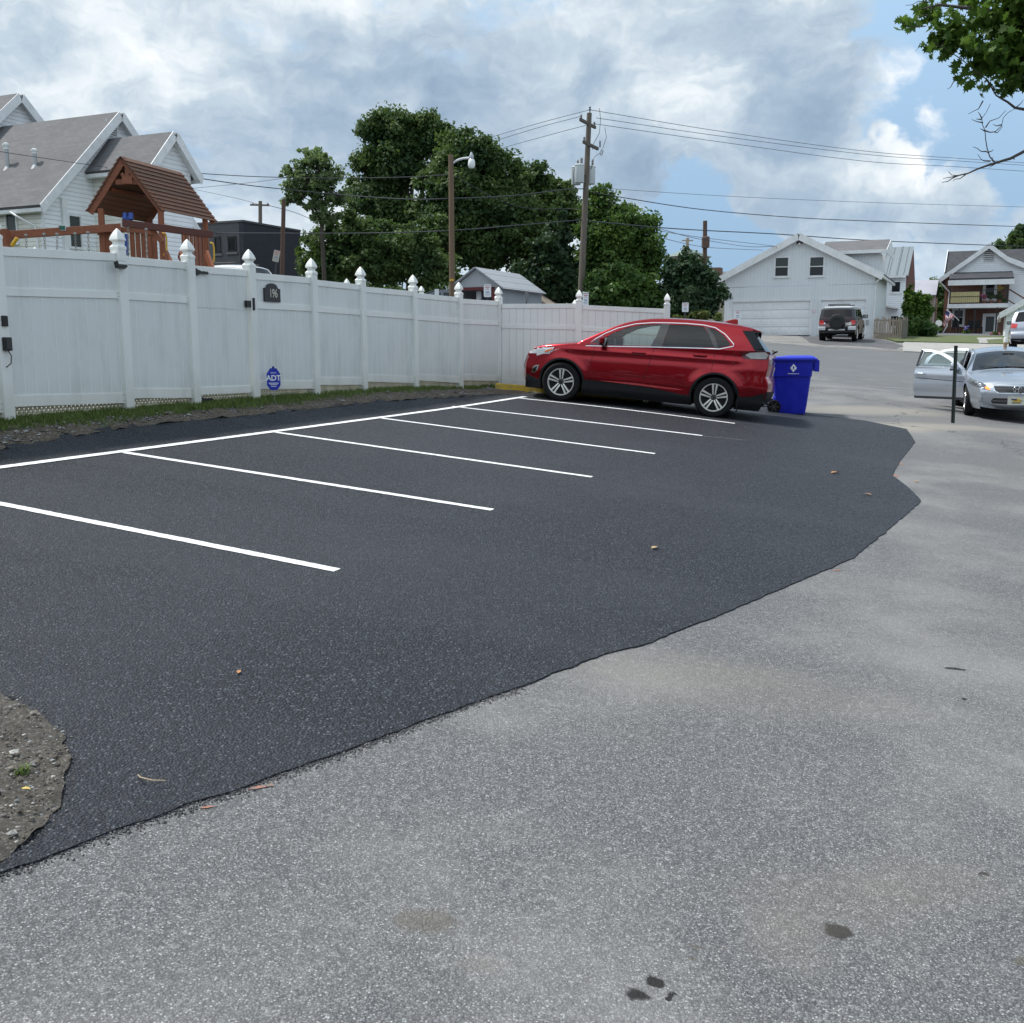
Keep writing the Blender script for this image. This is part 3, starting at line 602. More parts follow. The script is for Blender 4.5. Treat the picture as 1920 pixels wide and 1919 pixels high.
def panel(parent, a, b, zt0, zt1, d, mt, zb=None, mid=True, lat=True, seed=0, inset=0.0, midf=.25, railname='rail'):
    """boards between two posts with top, middle and bottom rails; a, b post centres; front towards the lot"""
    n = Vector((d.y, -d.x, 0)); L = (b - a).length; a = a + d * .063; b = b - d * .063
    def zl(f, base): return base
    za, zb_ = gz(a), gz(b); h0, h1 = zt0, zt1
    b0 = za + .17 if zb is None else zb[0]; b1 = zb_ + .12 if zb is None else zb[1]
    def bar(z0a, z0b, hh, th, name, off=0):
        mb = MB(); aa = a + Vector((0, 0, 0)); pts = []
        vs = []
        for (p, z) in ((a, z0a), (b, z0b)):
            for s in (-1, 1):
                for k in (0, 1): q = p + n * s * th / 2; vs.append((q.x, q.y, z + k * hh))
        mb.add(vs, [(0, 1, 3, 2), (4, 6, 7, 5), (0, 2, 6, 4), (1, 5, 7, 3), (0, 4, 5, 1), (2, 3, 7, 6)])
        # brackets at the ends
        for (p, z, sg) in ((a, z0a, 1), (b, z0b, -1)):
            q = p + d * sg * .012; mb.obox(Vector((q.x, q.y, z + hh / 2)), d * .012, n * (th / 2 + .005), (0, 0, hh / 2 + .005))
        sc = mb; sc.mm = 1
        for (p, z, sg) in ((a, z0a, 1), (b, z0b, -1)):
            for zz in (.25, .75): q = p + d * sg * .012 + n * (th / 2 + .006); sc.obox(Vector((q.x, q.y, z + hh * zz)), d * .0045, n * .002, (0, 0, .0045))
        return mb.build(name, [M_vin, M_scr], parent, bevel=.003)
    bar(h0 - .09, h1 - .09, .09, .05, railname)
    bar(b0, b1, .12, .05, railname)
    if mid:
        m0 = h0 - (h0 - b0) * midf - .085; m1 = h1 - (h1 - b1) * midf - .085; bar(m0, m1, .085, .05, railname)
    mb = MB(); th = .022; vs = []
    for (p, zz0, zz1) in ((a, b0 + .06, h0 - .04), (b, b1 + .06, h1 - .04)):
        for s in (-1, 1):
            for z in (zz0, zz1): q = p + n * s * th / 2; vs.append((q.x, q.y, z))
    mb.add(vs, [(0, 1, 3, 2), (4, 6, 7, 5), (0, 2, 6, 4), (1, 5, 7, 3), (0, 4, 5, 1), (2, 3, 7, 6)]); mb.build('board_panel', mt, parent)
# post pixels: (u, v_base) and rail-top v at that post (left side, right side)
P1 = [(2, 800, 462), (232, 770, 480), (360, 757, 496), (473, 752, 511), (588, 742, 524), (679, 740, 537), (776, 733, 549), (861, 727, 560), (935, 722, 567)]
base1 = []
for u, vb, vt in P1:
    q = on1(u, 650); top = on1(u, vt); base1.append((Vector((q.x, q.y, 0)), top.z))
q = base1[0][0] - FD * 2.35; base0 = (Vector((q.x, q.y, 0)), base1[0][1] + .0)
fence = thing('vinyl_fence', 'long weathered white vinyl board fence running along the left of the parking area', 'fence', (FC.x, FC.y, gz(FC)))
fence.rotation_euler = (0, 0, 0)
allb = [base0] + base1
for i, (p, zt) in enumerate(allb):
    post(fence, p, zt + .095 if i else zt + .05, FD)
for i in range(len(allb) - 1):
    a, b = allb[i][0], allb[i + 1][0]; za, zb_ = allb[i][1], allb[i + 1][1]
    if i == 3: continue     # the gate
    panel(fence, a, b, za - .01, zb_ + .015, FD, M_pan1, seed=i, lat=False)
def skirt(parent, a, b, d, h):
    lt = MB(); Lp = (b - a).length; n = Vector((d.y, -d.x, 0)); z0 = min(gz(a), gz(b)) - .05; zt = max(gz(a), gz(b)) + h; H_ = zt - z0
    for sg in (1, -1):
        t = -H_ if sg > 0 else 0
        while t < Lp + (0 if sg > 0 else H_):
            f0 = max(0, -t if sg > 0 else t - Lp); f1 = min(H_, (Lp - t) if sg > 0 else t)
            if f1 - f0 > .02:
                q0 = a + d * (t + sg * f0) - n * (.006 * sg); q1 = a + d * (t + sg * f1) - n * (.006 * sg); lt.beam((q0.x, q0.y, z0 + f0), (q1.x, q1.y, z0 + f1), .008, .024, up=(-d.x * sg, -d.y * sg, 1))
            t += .058
    lt.build('lattice', mat('lattice_vinyl', (.62, .60, .50), .6, col2=(.42, .42, .32), nscale=6), parent)
for i in range(len(allb) - 1): skirt(fence, allb[i][0] + FD * .07 - Vector((FD.y, -FD.x, 0)) * .05, allb[i + 1][0] - FD * .07 - Vector((FD.y, -FD.x, 0)) * .05, FD, .24)
# gate leaf
a, b = allb[3][0], allb[4][0]
gate = MB()
gmesh_parent = bpy.data.objects.new('gate', bpy.data.meshes.new('gate_frame_holder'))
COL.objects.link(gmesh_parent); gmesh_parent.parent = fence
n1 = Vector((FD.y, -FD.x, 0)); a2 = a + FD * .075; b2 = b - FD * .085; za, zb_ = allb[3][1] - .02, allb[4][1] + .02
gb = MB(); 
def slab(mb, p, q, z0a, z1a, z0b, z1b, th, off=0):
    vs = []
    for (pp, z0, z1) in ((p, z0a, z1a), (q, z0b, z1b)):
        for s in (-1, 1):
            for z in (z0, z1): r = pp + n1 * (s * th / 2 + off); vs.append((r.x, r.y, z))
    mb.add(vs, [(0, 1, 3, 2), (4, 6, 7, 5), (0, 2, 6, 4), (1, 5, 7, 3), (0, 4, 5, 1), (2, 3, 7, 6)])
g0, g1 = gz(a2) + .15, gz(b2) + .13
slab(gb, a2, b2, g0 + .05, za - .04, g1 + .05, zb_ - .04, .022)
bpy.data.objects.remove(gmesh_parent)
gate = gb.build('gate', M_pan1, fence)
r1 = MB(); slab(r1, a2, b2, za - .09, za, zb_ - .09, zb_, .05); r1.build('gate_rail', M_vin, gate, bevel=.004)
r1 = MB(); slab(r1, a2, b2, g0, g0 + .10, g1, g1 + .10, .05); r1.build('gate_rail', M_vin, gate, bevel=.004)
# a hairline crack across the gate boards
ck = MB(); pa = a2 + n1 * .0125; L = (b2 - a2).length; prev = None; rr = random.Random(4)
for k in range(15):
    f = k / 14; q = a2.lerp(b2, .05 + .9 * f) + n1 * .0125; z = za - .52 + (zb_ - za) * f - .03 * f + rr.uniform(-.006, .006)
    p = (q.x, q.y, z)
    if prev: ck.beam(prev, p, .002, .004 * (1.3 - f) + .001, up=tuple(n1))
    prev = p
ck.build('crack', mat('crack_grey', (.33, .36, .36), .8), gate)
def on_fence(mb_fn): pass
def strap(name, u, v, L, parent):
    p = on1(u, v); mb = MB(); q0 = p + n1 * .034; prof = [(0, .02), (.03, .034), (.06, .028), (.1, .016), (.16, .02), (.19, .012), (.21, .02), (L, .004)]
    up = [(q0 + FD * t + Vector((0, 0, h))) for t, h in prof]; dn = [(q0 + FD * t - Vector((0, 0, h))) for t, h in reversed(prof)]
    mb.prism(up + dn, n1 * .012); mb.obox(q0 + FD * .0 + n1 * .006, FD * .012, n1 * .014, (0, 0, .045)); mb.build(name, M_blk, parent)
strap('hinge', 363, 511, .235, gate); strap('hinge', 372, 751, .235, gate)
lt = MB(); p = on1(463, 571) + n1 * .04; lt.obox(p, FD * .075, n1 * .022, (0, 0, .045)); lt.obox(p + FD * .06 + n1 * .012, FD * .018, n1 * .03, (0, 0, .085)); lt.build('latch', M_blk, gate, bevel=.006)
# security light on the second post
sl = thing('security_light', 'small black floodlight fixed to the top of the second fence post', 'outdoor lamp', tuple(on1(214, 497)))
p = on1(219, 499) + n1 * .075
b = MB(); b.obox(p, FD * .035, n1 * .03, (0, 0, .04)); b.tube([p + n1 * .02, p + n1 * .06 - FD * .05], .012); b.build('mount', M_blk, sl, bevel=.004)
h = MB(); q = p - FD * .075 + n1 * .06; h.obox(q, (FD * .07), (n1 * .03 + Vector((0, 0, .012))), Vector((0, 0, .035)) - n1 * .012); h.build('lamp_housing', M_blk, sl, bevel=.006)
h = MB(); h.obox(q + Vector((0, 0, .022)) + n1 * .028, (FD * .06), (n1 * .004), Vector((0, 0, .018)) - n1 * .006); h.build('lens', mat('lamp_glass', (.62, .64, .62), .2), sl)
# keypad boxes at the far left post
kb = MB(); p = on1(3, 646) + n1 * .08; kb.obox(p, FD * .045, n1 * .028, (0, 0, .07)); kp = kb.build('keypad_box', M_blk, None, bevel=.008)
tag(kp, 'black weatherproof keypad box on the leftmost fence post', 'keypad')
kb = MB(); pq = p + n1 * .03 + Vector((0, 0, .0)); kb.obox(pq, FD * .033, n1 * .004, (0, 0, .055)); kb.build('cover', mat('dark_plastic', (.03, .03, .032), .25), kp, bevel=.003)
cb = MB(); cb.tube([p + Vector((0, 0, -.07)) + n1 * .01, p + Vector((0, 0, -.12)) + n1 * .05, p + Vector((0, 0, -.2)) + n1 * .05 - FD * .01, p + Vector((0, 0, -.24)) - FD * .03], .006); cb.build('cable', M_blk, kp)
kb = MB(); p = on1(-1, 603) + n1 * .075; kb.obox(p, FD * .03, n1 * .02, (0, 0, .055)); tag(kb.build('switch_box', M_blk, None, bevel=.006), 'slim black switch box above the keypad on the leftmost fence post', 'switch box')

# house number plaque
def face_text(name, body, p, ex, ez, size, mt, parent, off=.003, align='CENTER', sx=1.0, bold=0.0):
    """lettering as mesh standing 1 mm proud; ex reading direction, ez up"""
    cu = bpy.data.curves.new(name, 'FONT'); cu.body = body; cu.size = size; cu.align_x = align; cu.align_y = 'CENTER'; cu.extrude = .0008; cu.offset = bold
    tmp = bpy.data.objects.new('tmp', cu); COL.objects.link(tmp); dg = bpy.context.evaluated_depsgraph_get(); me = bpy.data.meshes.new_from_object(tmp.evaluated_get(dg)); bpy.data.objects.remove(tmp)
    ex = Vector(ex).normalized(); ez = Vector(ez).normalized(); en = ex.cross(ez); M = Matrix((ex * sx, ez, en)).transposed().to_4x4(); M.translation = Vector(p) + en * off
    if parent is not None: M = chain(parent).inverted() @ M
    me.transform(M); me.materials.clear(); me.materials.append(mt); o = bpy.data.objects.new(name, me); COL.objects.link(o); o.parent = parent; return o
cc = on1(507, 553) + n1 * .02; ez = Vector((0, 0, 1)); w2, hh = .185, .105
plp = []
for (x, z) in [(-w2, -hh), (w2, -hh), (w2, .085), (w2 - .045, .085)]: plp.append(cc + FD * x + ez * z)
for k in range(11): t = math.pi * k / 10; plp.append(cc + FD * (.125 * math.cos(t)) + ez * (.10 + .055 * math.sin(t)))
for (x, z) in [(-w2 + .045, .085), (-w2, .085)]: plp.append(cc + FD * x + ez * z)
pb = MB(); pb.prism(plp, n1 * .018); pl = pb.build('number_plaque', mat('plaque_black', (.008, .008, .012), .3), None, bevel=.004)
tag(pl, 'black arched house number plaque reading 196 on the fence beside the gate', 'sign')
M_ltr = mat('plaque_letters', (.62, .58, .48), .5)
face_text('numerals', '196', cc + n1 * .018 + ez * .01 + FD * .02, FD, ez, .17, M_ltr, pl, .002, sx=.74, bold=.001)
# blue octagonal yard sign
yc = on1(513, 712); _k = n1 * .22; yc = H(513, 712, (yc + _k).y - .25); s2 = Vector((.985, .12, 0)).normalized(); n1_ = n1; n1 = Vector((s2.y, -s2.x, 0)); sgn = thing('yard_sign', 'blue octagonal security company sign on a short stake in the grass', 'sign', (yc.x, yc.y, gz(yc)))
oc = [(-.045, .155), (.045, .155), (.095, .075), (.095, -.085), (.045, -.155), (-.045, -.155), (-.095, -.085), (-.095, .075)]
yb = MB(); yb.prism([yc + s2 * x + ez * z for x, z in oc], n1 * .006); yb.build('sign_plate', mat('sign_blue', (.012, .035, .42), .35), sgn, bevel=.002)
M_sw = mat('sign_white', (.82, .84, .86), .5)
face_text('lettering', 'ADT', yc + n1 * .006 + ez * .015, s2, ez, .105, M_sw, sgn, .002, sx=.95, bold=.003)
for z, w, t in ((.09, .05, .004), (-.055, .085, .005), (-.075, .065, .004), (-.1, .045, .004)): sb = MB(); sb.obox(yc + n1 * .0075 + ez * z, s2 * w * .8, n1 * .001, ez * t); sb.build('fine_print', M_sw, sgn)
sb = MB(); sb.obox(yc + ez * .168 + n1 * .003, s2 * .016, n1 * .01, ez * .014); sb.build('clip', mat('sign_blue_dark', (.01, .02, .2), .4), sgn)
sb = MB(); sb.beam(yc - ez * .155 - n1 * .004, (yc.x - n1.x * .004, yc.y - n1.y * .004, gz(yc) - .1), .014, .006); sb.build('stake', mat('galv', (.45, .46, .47), .4, metal=.7), sgn)

n1 = n1_
# ---- return fence at the back, square behind the car
f2 = thing('vinyl_fence', 'clean bright white vinyl board fence behind the red car', 'fence', (FC.x + 1, FC.y, gz(FC)))
Q = []
for u, vt in ((935, 571), (1085, 573), (1249, 580)):
    q = on2(u, 650); Q.append((Vector((q.x, q.y, 0)), on2(u, vt).z))
Q[0] = (Q[0][0] + F2D * .0, Q[0][1])
for i in (1, 2): post(f2, Q[i][0], Q[i][1] + .10, F2D, 1.0)
for i in range(2): panel(f2, Q[i][0], Q[i + 1][0], Q[i][1], Q[i + 1][1] + .03 * (i == 0), F2D, M_pan2, lat=False, zb=(gz(Q[i][0]) + .06, gz(Q[i + 1][0]) + .06))
# ---- a second white fence further back: caps just show over the near one, and the top of a run on the left
f3 = thing('vinyl_fence', 'inner white vinyl fence showing as a top rail and caps behind the near fence', 'fence', (-9, 17, 1))
L0, L1 = Vector((-9.2, 13.4, 0)), Vector((-7.4, 17.2, 0)); dd = (L1 - L0).normalized()
def cap_at(u, v, y, sc=1.0):
    h = H(u, v, y); p = Vector((h.x, h.y, 0)); post(f3, p, h.z - .256 * sc, FD, sc)
for (u, v, y) in ((65, 460, 25), (172, 475, 27), (408, 503, 27.5), (534, 514, 28), (650, 520, 28.5), (790, 534, 29), (1078, 560, 29)): cap_at(u, v, y)
r3 = MB()
for (u0, v0, u1, v1, ya, yb_) in ((-160, 449, 236, 484, 14.0, 15.6), (222, 487, 304, 493, 15.6, 16.0)):
    a = H(u0, v0, ya); b = H(u1, v1, yb_); r3.beam(a - ez * .045, b - ez * .045, .05, .09)
r3.build('rail', M_vin, f3, bevel=.004)
r3 = MB()
for (u0, v0, u1, v1, ya, yb_) in ((-160, 456, 100, 480, 14.03, 15.1),):
    a = H(u0, v0, ya); b = H(u1, v1, yb_); sg = (b - a).normalized()
    r3.add([a, b, Vector((b.x, b.y, b.z - 1.2)), Vector((a.x, a.y, a.z - 1.2))], [(0, 1, 2, 3)])
    o = n1 * .02; r3.add([a + o, b + o, Vector((b.x, b.y, b.z - 1.2)) + o, Vector((a.x, a.y, a.z - 1.2)) + o], [(0, 1, 2, 3)])
r3.build('board_panel', M_pan1, f3)

# ---- yellow parking kerb in front of the return fence
M_yel = mat('kerb_yellow', (.62, .42, .02), .6, col2=(.40, .30, .08), nscale=7, bump=.4, bscale=40)
def kerb(a, b, label):
    a, b = Vector((a.x, a.y, gz(a))), Vector((b.x, b.y, gz(b))); d = (b - a).normalized(); n = Vector((-d.y, d.x, 0)); mb = MB()
    prof = [(-.09, 0), (-.07, .13), (.07, .13), (.09, 0)]; mb.prism([a + n * x + ez * z for x, z in prof], b - a); tag(mb.build('parking_kerb', M_yel, None, bevel=.01), label, 'kerb', 'yellow parking kerbs by the return fence')
ka = G(930, 731); kd = Vector((.985, -.17, 0))
kerb(ka, ka + kd * 1.15, 'yellow painted parking kerb at the fence corner in front of the red car')
kerb(ka + kd * 1.45, ka + kd * 3.0, 'yellow painted parking kerb seen underneath the red car')
kk = ka + kd * 3.25; kk.z = gz(kk); mb = MB(); mb.obox(kk + ez * .06, kd * .14, Vector((.17, .985, 0)) * .09, ez * .07); tag(mb.build('concrete_block', mat('block_grey', (.33, .32, .29), .9, col2=(.25, .24, .22)), None, bevel=.01), 'short grey concrete block at the end of the yellow kerb under the car', 'block')
stones('kerb_gravel', [(.20, .18, .16), (.28, .27, .25)], 900, lambda q: (ka.x + q.uniform(-.3, 4.2), ka.y + q.uniform(.0, .5) - .17 * 2), .006, .02, 31, .01)
# ================================================================ CARS
def spline(pts, step=.04):
    """Catmull-Rom through pts, resampled; a point given with a third value 1 stays a corner"""
    P_ = [Vector(p[:2]) for p in pts]; sh = [len(p) > 2 for p in pts]; out = []
    for i in range(len(P_) - 1):
        p1, p2 = P_[i], P_[i + 1]; p0 = P_[i - 1] if i > 0 and not sh[i] else p1 * 2 - p2; p3 = P_[i + 2] if i + 2 < len(P_) and not sh[i + 1] else p2 * 2 - p1
        k = max(2, int((p2 - p1).length / step))
        for j in range(k):
            t = j / k; out.append(.5 * ((2 * p1) + (p2 - p0) * t + (2 * p0 - 5 * p1 + 4 * p2 - p3) * t * t + (3 * p1 - p0 - 3 * p2 + p3) * t ** 3))
    out.append(P_[-1]); return out
def arc(cx, cz, r, a0, a1, n=26): return [(cx + r * math.cos(R(a0 + (a1 - a0) * i / n)), cz + r * math.sin(R(a0 + (a1 - a0) * i / n))) for i in range(n + 1)]
def lerp_tab(tab, x):
    if x <= tab[0][0]: return tab[0][1]
    for (x0, y0), (x1, y1) in zip(tab, tab[1:]):
        if x <= x1:
            t = (x - x0) / (x1 - x0); t = t * t * (3 - 2 * t); return y0 + (y1 - y0) * t
    return tab[-1][1]
class Car:
    def __init__(s, L, W, outline, wtab, ftaper, rtaper, belt, lean, wheels, wr, ar, floor=.2, crown=None, corner=.07, ww=.23, bulge=.03, crease=None, sill=None):
        s.L, s.W2, s.wheels, s.wr, s.ar, s.floor, s.ww = L, W / 2, wheels, wr, ar, floor, ww
        s.C = spline(outline); s.wtab, s.ft, s.rt, s.belt, s.lean, s.crease, s.bulge = wtab, ftaper, rtaper, belt, lean, crease or [], bulge
        s.crown = crown or (lambda x, z: .05); s.corner = corner; s.sill = sill
        n = len(s.C); N = []
        for i in range(n):
            a = s.C[max(0, i - 2)]; b = s.C[min(n - 1, i + 2)]; d = (b - a).normalized(); N.append(Vector((-d.y, d.x)))
        s.N = [sum((N[max(0, min(n-1, i + k))] for k in range(-2, 3)), Vector((0, 0))).normalized() for i in range(n)]
        s.I = [c - nn * (s.crown(c.x, c.y) + s.corner) for c, nn in zip(s.C, s.N)]
    def Wf(s, x, z):
        w = lerp_tab(s.wtab, z); bz = s.belt(x)
        if z > bz: w -= s.lean * (z - bz) ** 1.12
        f0, a, p = s.ft
        if x < f0: w *= 1 - a * ((f0 - x) / f0) ** p
        r0, a, p = s.rt
        if x > r0: w *= 1 - a * ((x - r0) / (s.L - r0)) ** p
        for (za, zb, sg, amp, x0, x1) in s.crease:
            zc = za + (zb - za) * (x - x0) / (x1 - x0); e = 1 / (1 + math.exp(-(x - x0) * 12)) / (1 + math.exp((x - x1) * 12)); w += amp * e * math.exp(-((z - zc) / sg) ** 2)
        for wx in s.wheels:
            r = math.hypot(x - wx, z - s.wr); 
            if z > s.wr * .6: w += s.bulge * math.exp(-((r - s.ar - .02) / .09) ** 2)
        return s.W2 * w
    def normal(s, x, z, sg):
        e = .012; gx = (s.Wf(x + e, z) - s.Wf(x - e, z)) / (2 * e); gz_ = (s.Wf(x, z + e) - s.Wf(x, z - e)) / (2 * e)
        return Vector((-gx, sg, -gz_)).normalized()
    def side_poly(s):
        pts = [tuple(p) for p in s.I]; f = s.floor
        pts = [p for p in pts if p[1] > f + .02]
        # bottom line from the rear to the front with the wheel arches
        xr, xf = pts[-1][0], pts[0][0]; out = pts[:]
        for wx in sorted(s.wheels, reverse=True):
            dz = f - s.wr; a = math.degrees(math.asin(max(-1, dz / s.ar))); out += arc(wx, s.wr, s.ar, a, 180 - a)
        out = [(p[0], p[1]) for p in out]
        i0 = len(pts); out.insert(i0, (xr, f)); out.append((xf, f)); return out
    def patch(s, name, poly, mt, parent, sides=(-1, 1), off=0.0, holes=(), thick=0.0, cell=.06, smooth=True, keep=None):
        """a piece of the body side given by its outline in (x, z)"""
        if len(sides) > 1:
            for q in sides[1:]: s.patch(name, poly, mt, parent, (q,), off, holes, thick, cell, smooth)
            return s.patch(name, poly, mt, parent, sides[:1], off, holes, thick, cell, smooth)
        loops = [[Vector((p[0], p[1], 0)) for p in poly]] + [[Vector((p[0], p[1], 0)) for p in h] for h in holes]
        flat = [p for l in loops for p in l]; bm = bmesh.new(); vs = [bm.verts.new(p) for p in flat]
        for f in geometry.tessellate_polygon(loops):
            try: bm.faces.new([vs[i] for i in f])
            except ValueError: pass
        xa = [p.x for p in flat]; ya = [p.y for p in flat]
        for ax, lo, hi in ((0, min(xa), max(xa)), (1, min(ya), max(ya))):
            c = lo + cell
            while c < hi - .005:
                co_ = [0, 0, 0]; no = [0, 0, 0]; co_[ax] = c; no[ax] = 1; bmesh.ops.bisect_plane(bm, geom=bm.verts[:] + bm.edges[:] + bm.faces[:], plane_co=co_, plane_no=no); c += cell
        bmesh.ops.remove_doubles(bm, verts=bm.verts, dist=2e-4); bmesh.ops.recalc_face_normals(bm, faces=bm.faces)
        V, F, NN = [], [], []; bm.verts.index_update(); base = [(v.co.x, v.co.y) for v in bm.verts]; fs = [[v.index for v in f.verts] for f in bm.faces]
        be = [(e.verts[0].index, e.verts[1].index) for e in bm.edges if len(e.link_faces) == 1]; sgf = [f.normal.z for f in bm.faces]; bm.free(); objs = []
        for sg in sides:
            o = len(V)
            for x, z in base: V.append((x, sg * (s.Wf(x, z) + off), z)); NN.append(s.normal(x, z, sg))
            for f, nz in zip(fs, sgf): F.append(tuple(o + i for i in (f if (nz > 0) == (sg < 0) else f[::-1])))
            if thick:
                o2 = len(V)
                for x, z in base: V.append((x, sg * (s.Wf(x, z) + off - thick), z)); NN.append(s.normal(x, z, sg))
                for a, b in be: F.append((o + a, o + b, o2 + b, o2 + a))
        me = bpy.data.meshes.new(name); me.from_pydata(V, [], F); me.materials.append(mt)
        if smooth and not thick:
            me.polygons.foreach_set('use_smooth', [True] * len(F)); me.normals_split_custom_set_from_vertices(NN)
        elif thick: 
            bm = bmesh.new(); bm.from_mesh(me); bmesh.ops.recalc_face_normals(bm, faces=bm.faces); bm.to_mesh(me); bm.free(); shade(me, 35)
        ob = bpy.data.objects.new(name, me); COL.objects.link(ob); ob.parent = parent; return ob
    def strip(s, name, path, w, mt, parent, sides=(-1, 1), off=.004, closed=False, thick=.008):
        if len(sides) > 1:
            for q in sides[1:]: s.strip(name, path, w, mt, parent, (q,), off, closed, thick)
            return s.strip(name, path, w, mt, parent, sides[:1], off, closed, thick)
        mb = MB(); pts = [Vector(p) for p in path]; n = len(pts)
        for sg in sides:
            o = len(mb.v)
            for i, p in enumerate(pts):
                a = pts[(i - 1) % n] if (closed or i > 0) else p; b = pts[(i + 1) % n] if (closed or i < n - 1) else p; d = (b - a).normalized(); nn = Vector((-d.y, d.x)) * w / 2
                for k, (q, of) in enumerate(((p - nn, off - thick), (p - nn * .8, off), (p + nn * .8, off), (p + nn, off - thick))): mb.v.append((q.x, sg * (s.Wf(q.x, q.y) + of), q.y))
            m = n if closed else n - 1
            for i in range(m):
                j = (i + 1) % n
                for k in range(3): mb.f.append((o + i*4 + k, o + j*4 + k, o + j*4 + k + 1, o + i*4 + k + 1)); mb.mi.append(0)
        return mb.build(name, mt, parent, world=False, smooth=True)
    def ribbon(s, name, mt, parent, i0, i1, glassr=(), vmax=1.0, drop=0.0, y0=0.0):
        """centre ribbon between outline samples; glassr: list of (ia, ib, v) left open for glass"""
        vs_ = [0, .12, .24, .36, .48, .58, .67, .75, .82, .88, .93, .97, 1.0]; arcn = [0, 15, 30, 45, 60, 75, 90]; rows = []
        for i in range(i0, i1 + 1):
            c, n = s.C[i], s.N[i]; Wd = s.Wf(s.I[i].x, s.I[i].y); cr = s.crown(c.x, c.y); half = []
            for v in vs_: half.append((v * (Wd - s.corner), cr * v * v))
            for a in arcn[1:]: half.append((Wd - s.corner + s.corner * math.sin(R(a)), cr + s.corner * (1 - math.cos(R(a)))))
            row = []
            for y, d in [(-y, d) for y, d in half[::-1][:-1]] + half: q = c - n * (d + drop); row.append((q.x, y, q.y))
            rows.append(row)
        nc = len(rows[0]); mid = len(vs_) + len(arcn) - 2; F, GF = [], [[] for _ in glassr]
        for r in range(len(rows) - 1):
            for k in range(nc - 1):
                f = (r * nc + k, (r + 1) * nc + k, (r + 1) * nc + k + 1, r * nc + k + 1); hit = False
                kk = max(mid - k, k + 1 - mid) if True else 0
                kk = abs(k + .5 - mid); 
                vi = int(kk + .5)
                for gi, (ia, ib, vv) in enumerate(glassr):
                    if ia <= i0 + r < ib and (vv >= 1.0 or (vi < len(vs_) and vs_[min(vi, len(vs_) - 1)] <= vv + 1e-6)): GF[gi].append(f); hit = True; break
                if not hit: F.append(f)
        V = [p for row in rows for p in row]
        def mk(nm, fl, m_, par):
            me = bpy.data.meshes.new(nm); used = sorted({i for f in fl for i in f}); mp = {u: i for i, u in enumerate(used)}
            me.from_pydata([V[u] for u in used], [], [tuple(mp[i] for i in f) for f in fl]); me.materials.append(m_); shade(me, 60); o = bpy.data.objects.new(nm, me); COL.objects.link(o); o.parent = par; return o
        return mk(name, F, mt, parent), GF, mk, V
    def clampw(s, poly, m=.03):
        """keep a window outline below the roof edge"""
        out = []
        for x, z in poly:
            top = [p for p in s.I if p.y > s.belt(x) - .1]; q = min(top, key=lambda p: abs(p.x - x)); out.append((x, min(z, q.y - m)))
        return out
    def idx(s, x, z):
        return min(range(len(s.C)), key=lambda i: (s.C[i].x - x) ** 2 + (s.C[i].y - z) ** 2)
    def bvh(s):
        V, F = [], []
        ob, _, _, _ = s.ribbon('tmp', M_blk, None, 0, len(s.C) - 1); V += [tuple(v.co) for v in ob.data.vertices]; F += [tuple(p.vertices) for p in ob.data.polygons]; bpy.data.objects.remove(ob)
        for sg in (-1, 1): ob = s.patch('tmp', [tuple(p) for p in s.I], M_blk, None, sides=(sg,), cell=.08); o = len(V); V += [tuple(v.co) for v in ob.data.vertices]; F += [tuple(o + i for i in p.vertices) for p in ob.data.polygons]; bpy.data.objects.remove(ob)
        s.B = BVHTree.FromPolygons(V, F); return s.B
    def endpatch(s, name, poly, mt, parent, front=True, off=.004, cell=.03, mirror=False, thick=.015, holes=()):
        """a piece of the front or rear seen end-on, outline in (y, z), laid on the body"""
        if mirror: s.endpatch(name, [(-y, z) for y, z in poly][::-1], mt, parent, front, off, cell, False, thick, holes)
        sets = [poly]; V, F = [], []
        for pl in sets:
            loops = [[Vector((p[0], p[1], 0)) for p in pl]] + [[Vector((p[0], p[1], 0)) for p in h] for h in holes]; flat = [p for l in loops for p in l]
            bm = bmesh.new(); vs = [bm.verts.new(p) for p in flat]
            for f in geometry.tessellate_polygon(loops):
                try: bm.faces.new([vs[i] for i in f])
                except ValueError: pass
            xa = [p.x for p in flat]; ya = [p.y for p in flat]
            for ax, lo, hi in ((0, min(xa), max(xa)), (1, min(ya), max(ya))):
                c = lo + cell
                while c < hi - .003:
                    co_ = [0, 0, 0]; no = [0, 0, 0]; co_[ax] = c; no[ax] = 1; bmesh.ops.bisect_plane(bm, geom=bm.verts[:] + bm.edges[:] + bm.faces[:], plane_co=co_, plane_no=no); c += cell
            bmesh.ops.remove_doubles(bm, verts=bm.verts, dist=2e-4); bmesh.ops.recalc_face_normals(bm, faces=bm.faces); o = len(V); sx = -1 if front else 1; bm.verts.index_update(); inner = []
            last = (0 if front else s.L)
            for v in bm.verts:
                hit = s.B.ray_cast(Vector((sx * 3 + (0 if front else s.L), v.co.x, v.co.y)), Vector((-sx, 0, 0)))
                hx = hit[0].x if hit[0] is not None else last; last = hx; V.append((hx + sx * off, v.co.x, v.co.y)); inner.append((hx - sx * thick, v.co.x, v.co.y))
            nb = len(bm.verts); V += inner
            for f in bm.faces: F.append(tuple(o + v.index for v in f.verts))
            for e in bm.edges:
                if len(e.link_faces) == 1: a, b = e.verts[0].index, e.verts[1].index; F.append((o + a, o + b, o + nb + b, o + nb + a))
            bm.free()
        me = bpy.data.meshes.new(name); me.from_pydata(V, [], F); me.materials.append(mt); bm = bmesh.new(); bm.from_mesh(me); bmesh.ops.recalc_face_normals(bm, faces=bm.faces); bm.to_mesh(me); bm.free(); shade(me, 35)
        ob = bpy.data.objects.new(name, me); COL.objects.link(ob); ob.parent = parent; return ob
